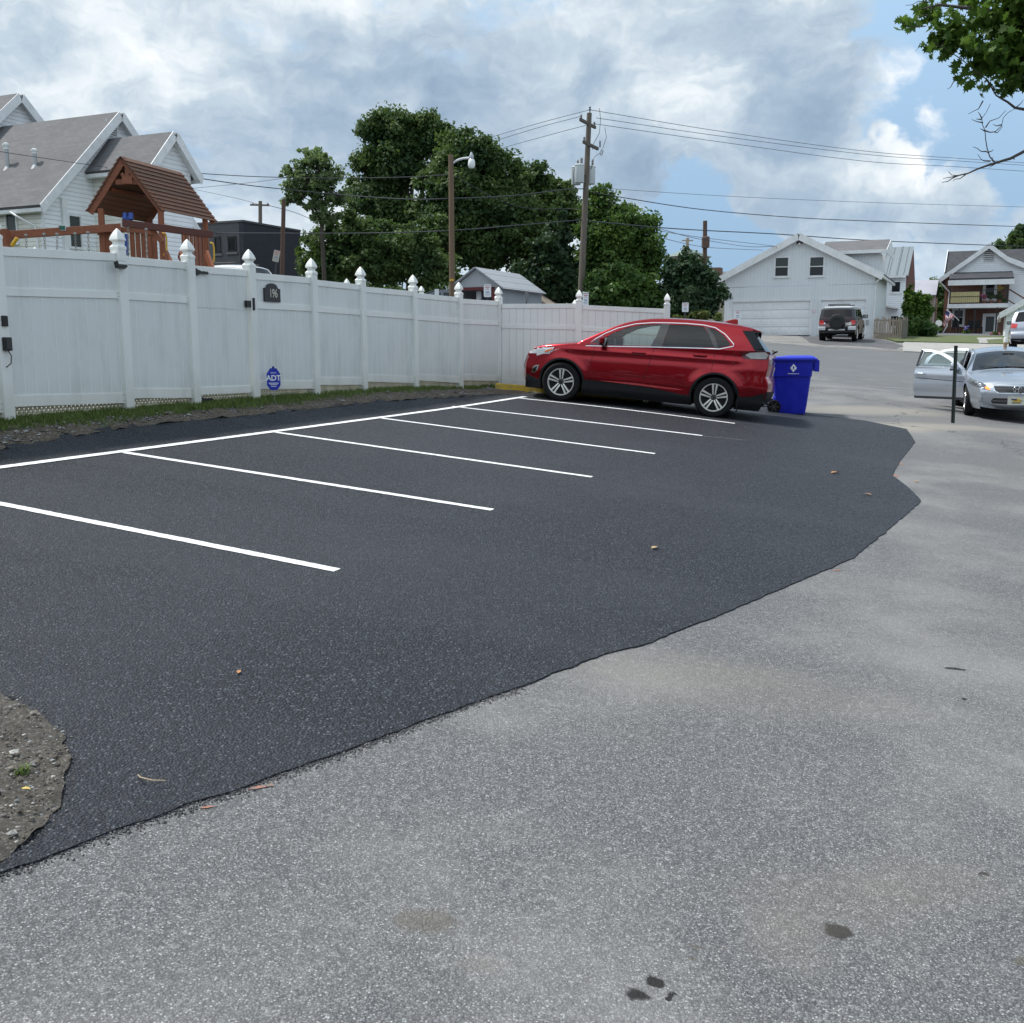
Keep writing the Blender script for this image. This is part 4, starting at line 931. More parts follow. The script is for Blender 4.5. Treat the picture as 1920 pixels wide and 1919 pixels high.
M_tyre = mat('tyre_rubber', (.009, .009, .010), .8, spec=.25, bump=.3, bscale=80); M_well = mat('wheel_well', (.006, .006, .006), .95); M_plast = mat('black_cladding', (.011, .012, .014), .55, spec=.3)
M_chrome = mat('chrome', (.75, .76, .78), .12, metal=1); M_alloy = mat('alloy', (.80, .77, .72), .35, metal=.5); M_alloyd = mat('dark_hub', (.03, .03, .03), .5, metal=.3)
M_seat = mat('seat_cloth', (.05, .048, .046), .9); M_int = mat('interior_trim', (.035, .034, .034), .8); M_gline = mat('panel_gap', (.006, .005, .005), .8)
G_clear = glass('car_glass_clear', (.72, .82, .79), .02); G_tint = glass('car_glass_tinted', (.05, .055, .06), .0, opaque=.85, dark=(.008, .009, .010)); G_screen = glass('windscreen', (.50, .58, .58), .07)
def wheel(parent, x, y, r, w, side, mt_rim=None, spokes=5, twin=True, rimf=.68, paint_hub=None):
    """tyre with rim and spokes; side is -1 or +1 (outward)"""
    mt_rim = mt_rim or M_alloy
    t = MB(); ax = (0, side, 0); c = Vector((x, y, r)); h = w / 2; rr_ = r * rimf
    t.lathe([(rr_, -h * .9), (r * .93, -h), (r * .985, -h * .8), (r, -h * .4), (r, h * .4), (r * .985, h * .8), (r * .94, h * .98), (r * .86, h * 1.04), (rr_ * 1.02, h * .92), (rr_ * .99, h * .7)], c, ax, 48)
    ty = t.build('tyre', M_tyre, parent, world=False, smooth=True)
    m = MB(); m.lathe([(rr_ * 1.0, h * .9), (rr_ * 1.015, h * .94), (rr_ * .97, h * .93), (rr_ * .92, h * .72), (rr_ * .9, -h * .5)], c, ax, 48)
    m.f = m.f[:-2]; m.mi = m.mi[:-2]
    for k in range(spokes):
        for dd in ((-.16, .16) if twin else (0,)):
            a = 2 * math.pi * k / spokes + math.pi / 2; ra, rb = rr_ * .18, rr_ * .96
            def pt(rad, ang, ht): return c + Vector((math.cos(ang) * rad, side * ht, math.sin(ang) * rad))
            a0 = a + dd * 1.0; a1 = a + dd * .95; wa, wb = (.030, .044) if twin else (.055, .075); tang = Vector((-math.sin(a), 0, math.cos(a)))
            o0 = pt(ra, a + dd * 2.6, h * .62); o1 = pt(rr_ * .6, a + dd * 1.15, h * .80); o2 = pt(rb, a1, h * .86)
            for (pa, pb, w0, w1) in ((o0, o1, wa, (wa + wb) / 2 * 1.0), (o1, o2, (wa + wb) / 2, wb)):
                n3 = Vector((0, side, 0)); vs = []
                for (pp, ww_) in ((pa, w0), (pb, w1)):
                    for q, zz in ((-.5, -.02), (-.36, .008), (.36, .008), (.5, -.02)): vs.append(pp + tang * q * ww_ + n3 * zz)
                m.add(vs, [(0, 1, 5, 4), (1, 2, 6, 5), (2, 3, 7, 6), (3, 0, 4, 7), (0, 3, 2, 1), (4, 5, 6, 7)])
    m.lathe([(rr_ * .34, h * .3), (rr_ * .33, h * .6), (rr_ * .22, h * .68), (rr_ * .14, h * .70)], c, ax, 24)
    ri = m.build('rim', mt_rim, parent, world=False, smooth=True)
    d = MB(); d.lathe([(rr_ * .93, -h * .2), (rr_ * .93, -h * .1), (rr_ * .3, -h * .05)], c, ax, 32); d.lathe([(rr_ * .70, h * .05), (rr_ * .70, h * .15), (rr_ * .3, h * .2)], c, ax, 32); d.build('brake_disc', mat('brake_disc', (.05, .05, .05), .4, metal=.6), parent, world=False)
    d = MB(); d.lathe([(rr_ * .125, h * .6), (rr_ * .12, h * .74), (rr_ * .02, h * .76)], c, ax, 20)
    for k in range(5):
        a = 2 * math.pi * (k + .5) / 5 + math.pi / 2; d.lathe([(.012, h * .55), (.011, h * .69)], c + Vector((math.cos(a) * rr_ * .24, 0, math.sin(a) * rr_ * .24)), ax, 8)
    d.build('hub_cap', M_alloyd, parent, world=False)
def rbox(name, x0, x1, y0, y1, z0, z1, mt, parent, bev=.04):
    mb = MB(); mb.box(x0, x1, y0, y1, z0, z1); return mb.build(name, mt, parent, world=False, bevel=bev)
def seat(parent, x, y, z, mt, w=.5, back=.62, tilt=.18, rest=True):
    mb = MB(); mb.box(x, x + .5, y - w/2, y + w/2, z, z + .16); mb.obox((x + .52 + back * tilt / 2, y, z + .1 + back / 2), (.06, 0, 0), (0, w / 2, 0), (back * tilt / 2, 0, back / 2))
    if rest: mb.obox((x + .55 + back * tilt, y, z + back + .19), (.045, 0, 0), (0, .13, 0), (.015, 0, .1)); mb.tube([(x + .55 + back * tilt, y, z + back), (x + .55 + back * tilt, y, z + back + .12)], .02)
    return mb.build('seat', mt, parent, world=False, bevel=.04)
def steering(parent, x, y, z, rad=.19):
    mb = MB(); c = Vector((x, y, z)); ax = Vector((.9, 0, .42)).normalized(); a = Vector((0, 1, 0)); b = ax.cross(a); pts = [c + (a * math.cos(t) + b * math.sin(t)) * rad for t in [2 * math.pi * k / 20 for k in range(21)]]; mb.tube(pts, .016, 6)
    mb.lathe([(.06, -.03), (.07, 0), (.05, .03)], c, ax, 12); mb.beam(c, c + a * rad, .03, .02); mb.beam(c, c - a * rad, .03, .02); mb.beam(c, c - b * rad, .03, .02); return mb.build('steering_wheel', M_int, parent, world=False)
def mirror(parent, x, y, z, side, mt, s=1.0, facing=1):
    mb = MB(); c = Vector((x, y + side * .12 * s, z)); mb.obox(c, (.045 * s, 0, .01), (-.02 * side * 0, .10 * s, 0), (0, 0, .065 * s)); o = mb.build('mirror', mt, parent, world=False, bevel=.035 * s)
    m2 = MB(); m2.beam((x, y - side * .02, z - .05), (x, y + side * .06 * s, z - .03), .05, .03); m2.build('mirror_arm', M_plast, o, world=False)
    m2 = MB(); m2.obox(c + Vector((.047 * s, 0, 0)), (.002, 0, 0), (0, .08 * s, 0), (0, 0, .048 * s)); m2.build('mirror_glass', M_chrome, o, world=False); return o
def paint(name, col, metal=.35, rough=.32, flake=0):
    return mat(name, col, rough, metal=metal, coat=1.0, spec=.5)
def body_common(car, root, mpaint, holes, sides=(-1, 1), ws=None, rg=None, wsv=.88, rgv=.88, g_rear=None, side_holes=None, bottom=True):
    """shell: two sides, the ribbon over the top, glass front and rear; returns the body object"""
    sp = car.side_poly(); n = len(car.C)
    if side_holes is None: body = car.patch('body_side', sp, mpaint, root, holes=holes)
    else:
        body = car.patch('body_side', sp, mpaint, root, sides=(-1,), holes=side_holes[-1]); b2 = car.patch('body_side', sp, mpaint, root, sides=(1,), holes=side_holes[1])
    gl = []
    if ws: gl.append((car.idx(*ws[0]), car.idx(*ws[1]), wsv))
    if rg: gl.append((car.idx(*rg[0]), car.idx(*rg[1]), rgv))
    top, GF, mk, V = car.ribbon('roof_and_bonnet', mpaint, root, 0, n - 1, gl)
    if ws: mk('windscreen', GF[0], G_screen, root)
    if rg: mk('rear_window', GF[-1], g_rear or G_tint, root)
    for wx in car.wheels:     # wheel wells
        for sg in (-1, 1):
            m = MB()
            wo = car.W2 * lerp_tab(car.wtab, car.wr) - .05 + car.W2 * 0
            yy = [sg * (car.Wf(wx, car.wr + car.ar * .7) - .02), sg * (car.W2 - .42)]
            pr = arc(wx, car.wr, car.ar + .004, -20, 200, 28); o = len(m.v)
            for (px, pz) in pr:
                m.v.append((px, sg * (car.Wf(px, pz) - .004), pz)); m.v.append((px, yy[1], pz))
            for i in range(len(pr) - 1): m.f.append((o+2*i, o+2*i+2, o+2*i+3, o+2*i+1)); m.mi.append(0)
            m.f.append(tuple(o + 2 * i + 1 for i in range(len(pr)))); m.mi.append(0)
            m.build('wheel_well', M_well, root, world=False, fixn=False)
    if bottom:
        x0 = min(car.wheels) + car.ar; x1 = max(car.wheels) - car.ar; m = MB(); w = car.W2 * .88
        m.box(x0, x1, -w, w, car.floor - .02, car.floor + .14); m.box(.35, min(car.wheels) - car.ar, -w * .7, w * .7, car.floor, car.floor + .12); m.box(max(car.wheels) + car.ar, car.L - .3, -w * .75, w * .75, car.floor + .02, car.floor + .16)
        m.box(min(car.wheels) - car.ar, min(car.wheels) + car.ar, -(car.W2 - .44), car.W2 - .44, car.floor, car.floor + .3); m.box(max(car.wheels) - car.ar, max(car.wheels) + car.ar, -(car.W2 - .44), car.W2 - .44, car.floor, car.floor + .3)
        m.build('underbody', M_well, root, world=False)
    return body
def rel(path, dz): return [(x, z + dz) for x, z in path]
# ---------------------------------------------------------------- red SUV
def zc(X, Y):
    x = .93 + ((X - 300) / 320 if X < 1213 else 2.853 + (X - 1213) / 345); yg = 612 + .096 * (X - 300); return (x, (yg - Y) / (302 + (X - 300) * .0142) * .965)
Z = lambda *q: [zc(*p) for p in q]
suv = Car(4.80, 1.93,
    [(.12, .20), (.03, .30), (0.0, .48), (.0, .66), (.05, .84), (.16, .95, 1), (.32, 1.01), (.6, 1.075), (.95, 1.13), (1.18, 1.165, 1), (1.5, 1.345), (1.85, 1.53), (2.12, 1.63), (2.45, 1.70), (2.85, 1.735), (3.3, 1.745), (3.8, 1.732), (4.08, 1.71), (4.28, 1.675), (4.35, 1.64, 1), (4.33, 1.60, 1), (4.51, 1.42), (4.70, 1.24, 1), (4.755, 1.18), (4.76, 1.0), (4.74, .82, 1), (4.79, .74), (4.80, .55), (4.74, .36), (4.62, .27)],
    [(.15, .86), (.35, .945), (.62, .985), (.9, .975), (1.15, .93)], (1.15, .30, 2.3), (3.95, .14, 2.4),
    lambda x: 1.06 + .045 * x, .56, (.93, 3.783), .367, .418, floor=.2,
    crown=lambda x, z: (.17 if z < .9 else .10) if x < .25 else (.045 if x < 1.2 else (.030 if x < 4.45 else .09)), corner=.045, bulge=.022,
    crease=[(1.00, 1.06, .035, .014, .9, 4.2), (.90, .96, .05, -.012, .9, 4.2), (.50, .50, .05, .016, 1.45, 3.25)])
carF, carR = H(1045, 755.5, 19.75), G(1335, 784)
fr_d = (Vector((-.962, .272, 0))).normalized(); xr = -fr_d      # local +x (towards the rear)
rz = math.atan2(xr.y, xr.x); nrm = Vector((-xr.y, xr.x, 0))
cr_z = gz(carR); pitch = math.atan2(gz(carR - xr * 2.85) - gz(carR), 2.85)
org = Vector((carR.x, carR.y, 0)) + nrm * .93 - xr * 3.783
org.z = cr_z + 3.783 * math.sin(pitch) + .0
red = thing('suv', 'glossy dark red SUV parked by the white fence at the end of the stall lines', 'car', tuple(org), 0)
red.rotation_euler = (0, pitch, rz)
M_red = mat('red_paint', (.31, .0045, .012), .25, metal=.8, coat=.6); M_redd = paint('red_shade', (.20, .006, .012), .4, .3)
w_fr = Z((555, 282), (530, 282), (545, 232), (572, 212), (650, 178), (745, 158), (853, 153), (838, 225), (815, 283))
w_re = Z((905, 156), (1000, 157), (1100, 165), (1140, 215), (1180, 288), (1000, 289), (880, 288))
w_qu = Z((1130, 172), (1165, 178), (1225, 216), (1276, 268), (1262, 278), (1207, 291), (1168, 215))
w_tri = Z((447, 281), (490, 249), (522, 228), (505, 282))
w_fr, w_re, w_qu = [suv.clampw(q) for q in (w_fr, w_re, w_qu)]
body_common(suv, red, M_red, [w_fr, w_re, w_qu], ws=((1.26, 1.205), (2.04, 1.60)), rg=((4.37, 1.56), (4.69, 1.26)), wsv=.93, rgv=1.0)
suv.bvh()
suv.patch('rear_side_glass', [(4.13, 1.60), (4.33, 1.61), (4.39, 1.52), (4.64, 1.195), (4.45, 1.20), (4.35, 1.33)], mat('glass_black', (.004, .006, .009), .08, spec=.3), red, off=.004)
suv.patch('side_window', w_fr, G_clear, red, off=-.006); suv.patch('side_window', w_re, G_tint, red, off=-.006); suv.patch('side_window', w_qu, G_tint, red, off=-.006); suv.patch('corner_trim', w_tri, mat('gloss_black', (.008, .008, .009), .12, coat=1), red, off=.002)
M_gb = MATS['gloss_black']
suv.patch('door_pillar', suv.clampw(Z((853, 152), (905, 155), (879, 288), (815, 284), (838, 225))), M_gb, red, off=.003); suv.patch('door_pillar', suv.clampw(Z((1104, 164), (1130, 171), (1168, 215), (1207, 291), (1180, 289), (1140, 215))), M_gb, red, off=.003)
dlo = Z((428, 285), (480, 245), (530, 209), (600, 180), (700, 153), (800, 146), (900, 146), (1000, 148), (1100, 156), (1170, 171), (1232, 208), (1294, 266), (1292, 279), (1262, 285), (1212, 295), (1100, 292), (850, 289), (560, 287))
dlo = suv.clampw(dlo, .012)
suv.strip('window_trim', dlo, .017, M_chrome, red, closed=True, off=.006)
# black lower cladding
suv.patch('sill_cladding', [(1.32, .19), (1.345, .42)] + [(1.40, .455), (2.6, .43), (2.85, .40), (3.2, .36), (3.37, .355), (3.40, .19)], M_plast, red, off=.014, thick=.02)
suv.patch('arch_trim', arc(.93, .367, .45, -12, 192, 30) + arc(.93, .367, .415, 192, -12, 30), M_plast, red, off=.010, thick=.02)
suv.patch('arch_trim', arc(3.783, .367, .45, -12, 192, 30) + arc(3.783, .367, .415, 192, -12, 30), M_plast, red, off=.010, thick=.02)
suv.patch('rear_bumper_trim', [(4.15, .19), (4.20, .42), (4.45, .45), (4.66, .53), (4.66, .34), (4.60, .19)], M_plast, red, off=.012, thick=.02)
suv.endpatch('rear_bumper_trim', [(-.85, .55), (.85, .55), (.85, .33), (-.85, .33)], M_plast, red, front=False, off=.012)
suv.patch('front_bumper_trim', [(.18, .19), (.20, .45), (.30, .42), (.50, .36), (.54, .19)], M_plast, red, off=.012, thick=.02)
# lamps
suv.patch('headlight', Z((128, 345), (126, 318), (150, 302), (237, 294), (226, 312), (180, 331)), mat('lamp_clear', (.72, .74, .76), .08, metal=.4, coat=1), red, off=.005, thick=.01)
suv.patch('indicator', Z((176, 318), (226, 298), (222, 311), (184, 328)), mat('lamp_amber', (.70, .16, .03), .15, coat=1), red, off=.009, thick=.006)
suv.patch('tail_light', Z((1332, 313), (1395, 305), (1490, 307), (1520, 312), (1510, 357), (1400, 354), (1365, 350)), mat('lamp_red', (.10, .008, .014), .1, coat=1), red, off=.006, thick=.012)
suv.patch('tail_light_lens', Z((1372, 330), (1398, 316), (1490, 312), (1512, 328), (1500, 351), (1408, 350)), mat('lamp_lens', (.62, .60, .60), .12, metal=.3, coat=1), red, off=.010, thick=.006)
suv.endpatch('tail_light_bar', [(-.8, 1.16), (.8, 1.16), (.82, 1.04), (-.82, 1.04)], MATS['lamp_red'], red, front=False, off=.004)
suv.endpatch('number_plate', [(-.16, .98), (.16, .98), (.16, .82), (-.16, .82)], mat('plate', (.62, .63, .60), .5), red, front=False, off=.008)
suv.endpatch('headlight', [(.55, .80), (.90, .86), (.92, .98), (.6, .95)], MATS['lamp_clear'], red, off=.004, mirror=True)
suv.endpatch('grille', [(-.5, .55), (.5, .55), (.62, .72), (.52, .90), (-.52, .90), (-.62, .72)], M_gb, red, off=.006)
suv.patch('fog_surround', Z((99, 445), (108, 412), (122, 402), (149, 398), (138, 434), (125, 445)), M_chrome, red, off=.006, thick=.01)
suv.patch('fog_light', Z((107, 440), (114, 416), (124, 408), (141, 404), (132, 430), (122, 440)), M_gb, red, off=.009, thick=.006)
# panel gaps
for pth in (Z((482, 289), (477, 340), (470, 400), (462, 460), (458, 498)), Z((838, 290), (828, 340), (815, 400), (802, 450), (792, 500)), Z((1188, 294), (1189, 340), (1184, 400), (1176, 440)), [(.55, 1.0), (.62, .86), (.60, .80)]):
    suv.strip('panel_gap', spline([tuple(p) for p in pth], .05), .008, M_gline, red, off=.0016, thick=.002)
suv.strip('panel_gap', arc(zc(1285, 358)[0], zc(1285, 358)[1], .11, 0, 360, 28)[:-1], .005, M_gline, red, sides=(-1,), off=.0016, thick=.002, closed=True)
suv.strip('panel_gap', [(.42, .93), (.8, 1.035), (1.15, 1.09)], .007, M_gline, red, off=.0016, thick=.002)
for (X, Y) in ((750, 324), (1106, 335)):
    c = zc(X, Y)
    for sg in (-1, 1): m = MB(); y = sg * (suv.Wf(*c) + .022); m.tube([(c[0] - .125, y - sg * .03, c[1]), (c[0] - .10, y, c[1] + .002), (c[0], y + sg * .006, c[1] + .004), (c[0] + .10, y, c[1] + .006), (c[0] + .125, y - sg * .03, c[1] + .006)], [.012, .016, .017, .016, .012], 8); m.build('door_handle', M_red, red, world=False, smooth=True)
    suv.patch('handle_recess', [(c[0] + .10 * math.cos(t), c[1] - .016 + .026 * math.sin(t)) for t in [2 * math.pi * k / 16 for k in range(16)]], M_redd, red, off=.0015)
mc = zc(527, 256)
for sg in (-1, 1):
    q = mirror(red, mc[0] + .02, sg * (suv.Wf(1.6, 1.12) - .02), mc[1] + .01, sg, M_red, 1.15)
    b = MB(); b.obox((mc[0] + .02, sg * (suv.Wf(1.6, 1.12) + .11), mc[1] - .055), (.05, 0, 0), (0, .105, 0), (0, 0, .022)); b.build('mirror_base', M_gb, q, world=False, bevel=.015)
for wx in suv.wheels:
    for sg in (-1, 1): wheel(red, wx, sg * (.965 - .115), .367, .235, sg)
# spoiler, antenna, wiper, exhaust, mud flap
sp = MB(); yw = suv.Wf(4.25, 1.6) - .04
prof = [(4.02, 1.715), (4.24, 1.685), (4.46, 1.632), (4.465, 1.612), (4.30, 1.615), (4.06, 1.655)]
sp.prism([(x, -yw, z - .02) for x, z in prof], (0, 2 * yw, 0)); sp.build('spoiler', M_red, red, world=False, bevel=.015)
for sg in (-1, 1): sp = MB(); sp.box(4.20, 4.42, sg * yw - .012, sg * yw + .012, 1.50, 1.60); sp.build('spoiler_end', M_gb, red, world=False, bevel=.01)
fn = MB(); fn.prism([(3.72, -.008, 1.735), (3.99, -.008, 1.715), (3.985, -.008, 1.80), (3.94, -.008, 1.81), (3.84, -.008, 1.785)], (0, .016, 0)); fn.build('aerial', mat('aerial_red', (.38, .02, .02), .3, coat=1), red, world=False, bevel=.012)
wp = MB(); wp.tube([(4.70, 0, 1.24), (4.77, -.05, 1.28)], .016); wp.tube([(4.74, -.03, 1.265), (4.69, -.42, 1.29)], .009); wp.build('wiper', M_plast, red, world=False)
for sg in (-1, 1): fl = MB(); fl.box(4.20, 4.215, sg * .815 - .11, sg * .815 + .11, .14, .36); fl.build('mud_flap', M_plast, red, world=False)
for sg in (-1, 1): ex = MB(); ex.tube([(4.3, sg * .5, .28), (4.72, sg * .52, .30)], .035, 12); ex.build('exhaust_pipe', M_chrome, red, world=False)
# interior
rbox('cabin_floor', 1.3, 4.4, -.80, .80, .45, .62, M_int, red); rbox('dashboard', 1.30, 1.72, -.80, .80, .72, 1.10, M_int, red, .08)
M_hr = mat('pale_seat', (.17, .165, .155), .85)
for y in (-.38, .38): seat(red, 2.02, y, .66, M_seat, .5, .62, .22)
for y in (-.4, .4): seat(red, 2.98, y, .68, M_seat, .52, .60, .2)
steering(red, 1.86, -.38, 1.06)
wrb = MB(); wrb.obox((1.35, -.2, .86), (.05, 0, 0), (0, .3, 0), (0, 0, .02)); 

# ---------------------------------------------------------------- silver saloon with open doors
sal = Car(4.93, 1.85,
    [(.22, .17), (.08, .24), (.01, .38), (0.0, .52), (.03, .64), (.10, .72), (.22, .775), (.5, .845), (.85, .905), (1.15, .955), (1.32, .985, 1), (1.6, 1.13), (1.95, 1.30), (2.2, 1.39), (2.5, 1.445), (2.85, 1.47), (3.2, 1.455), (3.6, 1.37), (3.95, 1.24), (4.2, 1.13, 1), (4.5, 1.10), (4.78, 1.07), (4.86, .98), (4.88, .8), (4.93, .6), (4.90, .4), (4.8, .28)],
    [(.15, .88), (.35, .955), (.6, .99), (.85, .97), (1.0, .93)], (1.25, .36, 2.2), (3.9, .20, 2.2),
    lambda x: .93 + .035 * x, .62, (1.0, 3.8), .325, .365, floor=.18,
    crown=lambda x, z: (.16 if z < .7 else .13) if x < .2 else (.06 if x < 1.3 else .08 if x < 4.2 else .08), corner=.06, bulge=.018,
    crease=[(.80, .88, .05, .012, .8, 4.4), (.36, .36, .05, .012, 1.5, 3.3)])
M_sil = paint('silver_paint', (.46, .50, .56), .75, .30)
hd = Vector((-.33, -.944, 0)).normalized(); xl = -hd; srz = math.atan2(xl.y, xl.x)
hp = H(1903, 785, 21.35); sz = gz(hp + xl * 1.0 + Vector((-.8, .2, 0)))
sedan = thing('sedan', 'silver sedan facing the camera with both near side doors open', 'car', (hp.x, hp.y, sz), srz)
spitch = math.atan2(gz(hp + xl * 1.0) - gz(hp + xl * 3.8), 2.8) * -1; sedan.rotation_euler = (0, spitch * -.35, srz)
def bz(x): return .93 + .035 * x
wA = [(1.66, 1.02), (1.86, 1.17), (2.1, 1.29), (2.35, 1.355), (2.52, 1.37), (2.56, 1.03)]
wB = [(2.68, 1.04), (2.66, 1.375), (2.9, 1.385), (3.2, 1.345), (3.42, 1.26), (3.50, 1.07)]
wC = [(3.56, 1.075), (3.50, 1.235), (3.72, 1.12), (3.78, 1.085)]
dA = [(1.42, .30), (1.40, .55), (1.42, .90), (1.48, .985), (1.66, 1.12), (1.86, 1.245), (2.1, 1.345), (2.36, 1.40), (2.60, 1.415), (2.62, 1.0), (2.62, .6), (2.60, .30)]
dB = [(2.64, .30), (2.64, .6), (2.64, 1.0), (2.62, 1.415), (2.9, 1.43), (3.2, 1.39), (3.45, 1.30), (3.56, 1.2), (3.60, 1.0), (3.56, .85), (3.44, .68), (3.38, .5), (3.36, .30)]
body_common(sal, sedan, M_sil, None, ws=((1.36, 1.005), (2.16, 1.375)), rg=((3.45, 1.42), (4.18, 1.14)), wsv=.93, rgv=.93, side_holes={-1: [wA, wB, wC], 1: [dA, dB, wC]})
sal.bvh()
for w_ in (wA, wB): sal.patch('side_window', w_, G_screen, sedan, sides=(-1,), off=-.006)
sal.patch('side_window', wC, G_tint, sedan, off=-.006)
for pth in (dA + [dA[0]], dB + [dB[0]]): sal.strip('panel_gap', pth, .007, M_gline, sedan, sides=(-1,), off=.0016, thick=.002)
def open_door(poly, win, hx, hz, ang, label, hnd, mir=False, pill=None):
    hinge = Vector((hx, sal.Wf(hx, hz) - .03, 0)); Tm = Matrix.Translation(-hinge)
    d = sal.patch('door', poly, M_sil, sedan, sides=(1,), off=0, holes=[win]); d['label'] = label
    kids = []
    def kid(o): o.parent = d; kids.append(o); return o
    kid(sal.patch('window', win, G_clear, None, sides=(1,), off=-.02))
    lo = [p for p in poly if p[1] < 1.0]; lo = [(poly[0][0], poly[0][1])] + [p for p in poly[1:] if p[1] <= .99] 
    # inner skin: frame round the window and a trimmed lower half
    kid(sal.patch('door_inner', poly, mat('door_card', (.42, .44, .44), .6), None, sides=(1,), off=-.045, holes=[win]))
    zs = min(p[1] for p in win); inn = [p for p in poly if p[1] < zs - .03]; cx = sum(p[0] for p in inn) / len(inn); inn = [(cx + (p[0] - cx) * .92, max(.36, p[1])) for p in inn]
    kid(sal.patch('door_trim', inn, mat('trim_grey', (.09, .09, .095), .8), None, sides=(1,), off=-.075, thick=-.03))
    kid(sal.strip('door_edge', poly, .004, M_sil, None, sides=(1,), off=-.02, closed=True, thick=.03))
    kid(sal.strip('window_trim', win, .009, M_chrome, None, sides=(1,), off=.004, closed=True))
    x0, x1 = poly[0][0], poly[-1][0]
    kid(sal.patch('door_seal', [(x0 + .01, .30), (x0, .355), (x1, .355), (x1 - .01, .30)], mat('lower_seal', (.06, .062, .065), .6), None, sides=(1,), off=.003))
    kid(sal.strip('side_moulding', [(x0 + .03, .70 + .03 * (x0 - 1.4)), ((x0 + x1) / 2, .715 + .03 * ((x0 + x1) / 2 - 1.4)), (x1 - .03 if hnd[0] < 3 else x1 + .1, .73 + .03 * (x1 - 1.4))], .014, M_gline, None, sides=(1,), off=.003, thick=.003))
    m = MB(); y = sal.Wf(*hnd) + .03; m.tube([(hnd[0] - .10, y - .03, hnd[1]), (hnd[0] - .08, y, hnd[1]), (hnd[0] + .08, y, hnd[1] + .004), (hnd[0] + .10, y - .03, hnd[1] + .004)], .015, 8); kid(m.build('door_handle', M_sil, None, smooth=True))
    if pill: kid(sal.patch('pillar_trim', pill, M_gb, None, sides=(1,), off=.004))
    if mir: 
        mo = MB(); c = Vector((1.64, sal.Wf(1.64, 1.0) + .12, 1.03)); mo.obox(c, (.06, 0, .01), (0, .12, 0), (0, 0, .075)); kid(mo.build('mirror', M_sil, None, bevel=.045))
        mo = MB(); mo.obox(c - Vector((-.01, 0, .062)), (.05, 0, 0), (0, .11, 0), (0, 0, .02)); mo.obox(c - Vector((.0, .13, .05)), (.05, 0, 0), (0, .05, 0), (0, 0, .03)); kid(mo.build('mirror_base', M_gb, None, bevel=.01))
    for o in [d] + kids: o.data.transform(Tm)
    d.location = hinge; d.rotation_euler = (0, 0, R(ang)); return d
open_door(dA, wA, 1.42, .6, 60, 'silver front door swung wide open with its mirror', (2.46, .86), True, [(2.535, 1.38), (2.60, 1.41), (2.615, 1.03), (2.565, 1.025)])
open_door(dB, wB, 2.66, .6, 62, 'silver rear door swung open behind the front door', (3.42, .90), False, [(2.63, 1.38), (2.675, 1.38), (2.69, 1.03), (2.645, 1.03)])
# face
sal.endpatch('headlight', [(.50, .575), (.62, .60), (.80, .655), (.90, .72), (.86, .80), (.80, .80), (.62, .715), (.52, .66)], mat('headlamp_glass', (.16, .17, .18), .06, metal=.5, coat=1), sedan, off=.006, mirror=True, thick=.03)
sal.endpatch('headlight_reflector', [(.66, .655), (.74, .675), (.76, .715), (.70, .715), (.66, .69)], M_chrome, sedan, off=.010, mirror=True, thick=.01)
sal.endpatch('indicator', [(.50, .585), (.57, .60), (.60, .625), (.58, .655), (.53, .645), (.512, .62)], emis('indicator_lit', (1.0, .22, .03), 1.1), sedan, off=.011, mirror=True, thick=.01)
sal.endpatch('grille_surround', [(-.46, .69), (.46, .69), (.44, .575), (.36, .515), (-.36, .515), (-.44, .575)], M_chrome, sedan, off=.006, thick=.03)
sal.endpatch('grille', [(-.43, .670), (.43, .670), (.41, .585), (.34, .535), (-.34, .535), (-.41, .585)], M_gb, sedan, off=.012, thick=.02)
m = MB()
for zz, ww in ((.645, .40), (.615, .40), (.585, .37), (.558, .33)):
    o = len(m.v); 
    for k in range(13):
        y = -ww + 2 * ww * k / 12; h = sal.B.ray_cast(Vector((-2, y, zz)), Vector((1, 0, 0)))[0]; hx = h.x if h else 0
        m.v += [(hx - .014, y, zz - .007), (hx - .022, y, zz), (hx - .014, y, zz + .007)]
    for k in range(12):
        for j in range(2): m.f.append((o + k*3 + j, o + (k+1)*3 + j, o + (k+1)*3 + j + 1, o + k*3 + j + 1)); m.mi.append(0)
m.build('grille_bar', mat('bar_grey', (.10, .10, .105), .3, metal=.6), sedan, world=False)
# emblem: a slanted letter shape inside a rounded ring
ez_ = .61; hx = sal.B.ray_cast(Vector((-2, 0, ez_)), Vector((1, 0, 0)))[0].x - .03
m = MB(); ring = []
for k in range(29):
    t = 2 * math.pi * k / 28; ring.append((hx, .075 * math.copysign(abs(math.cos(t)) ** .7, math.cos(t)), ez_ + .062 * math.copysign(abs(math.sin(t)) ** .8, math.sin(t))))
m.tube(ring, .006, 6, caps=False)
for sg in (-1, 1): m.tube([(hx, sg * .048, ez_ + .056), (hx - .002, sg * .026, ez_), (hx, sg * .036, ez_ - .056)], [.010, .007, .010], 6)
m.tube([(hx - .002, -.028, ez_), (hx - .002, .028, ez_)], .0085, 6); m.build('emblem', M_chrome, sedan, world=False, smooth=True)
sal.endpatch('lower_intake', [(-.43, .42), (.43, .42), (.47, .35), (.43, .30), (-.43, .30), (-.47, .35)], M_gb, sedan, off=.005, thick=.02)
sal.endpatch('intake_bar', [(-.44, .367), (.44, .367), (.44, .355), (-.44, .355)], mat('bar_light', (.3, .31, .33), .3, metal=.5), sedan, off=.012, thick=.01)
sal.endpatch('chin_strip', [(-.45, .298), (.45, .298), (.44, .286), (-.44, .286)], M_chrome, sedan, off=.010, thick=.01)
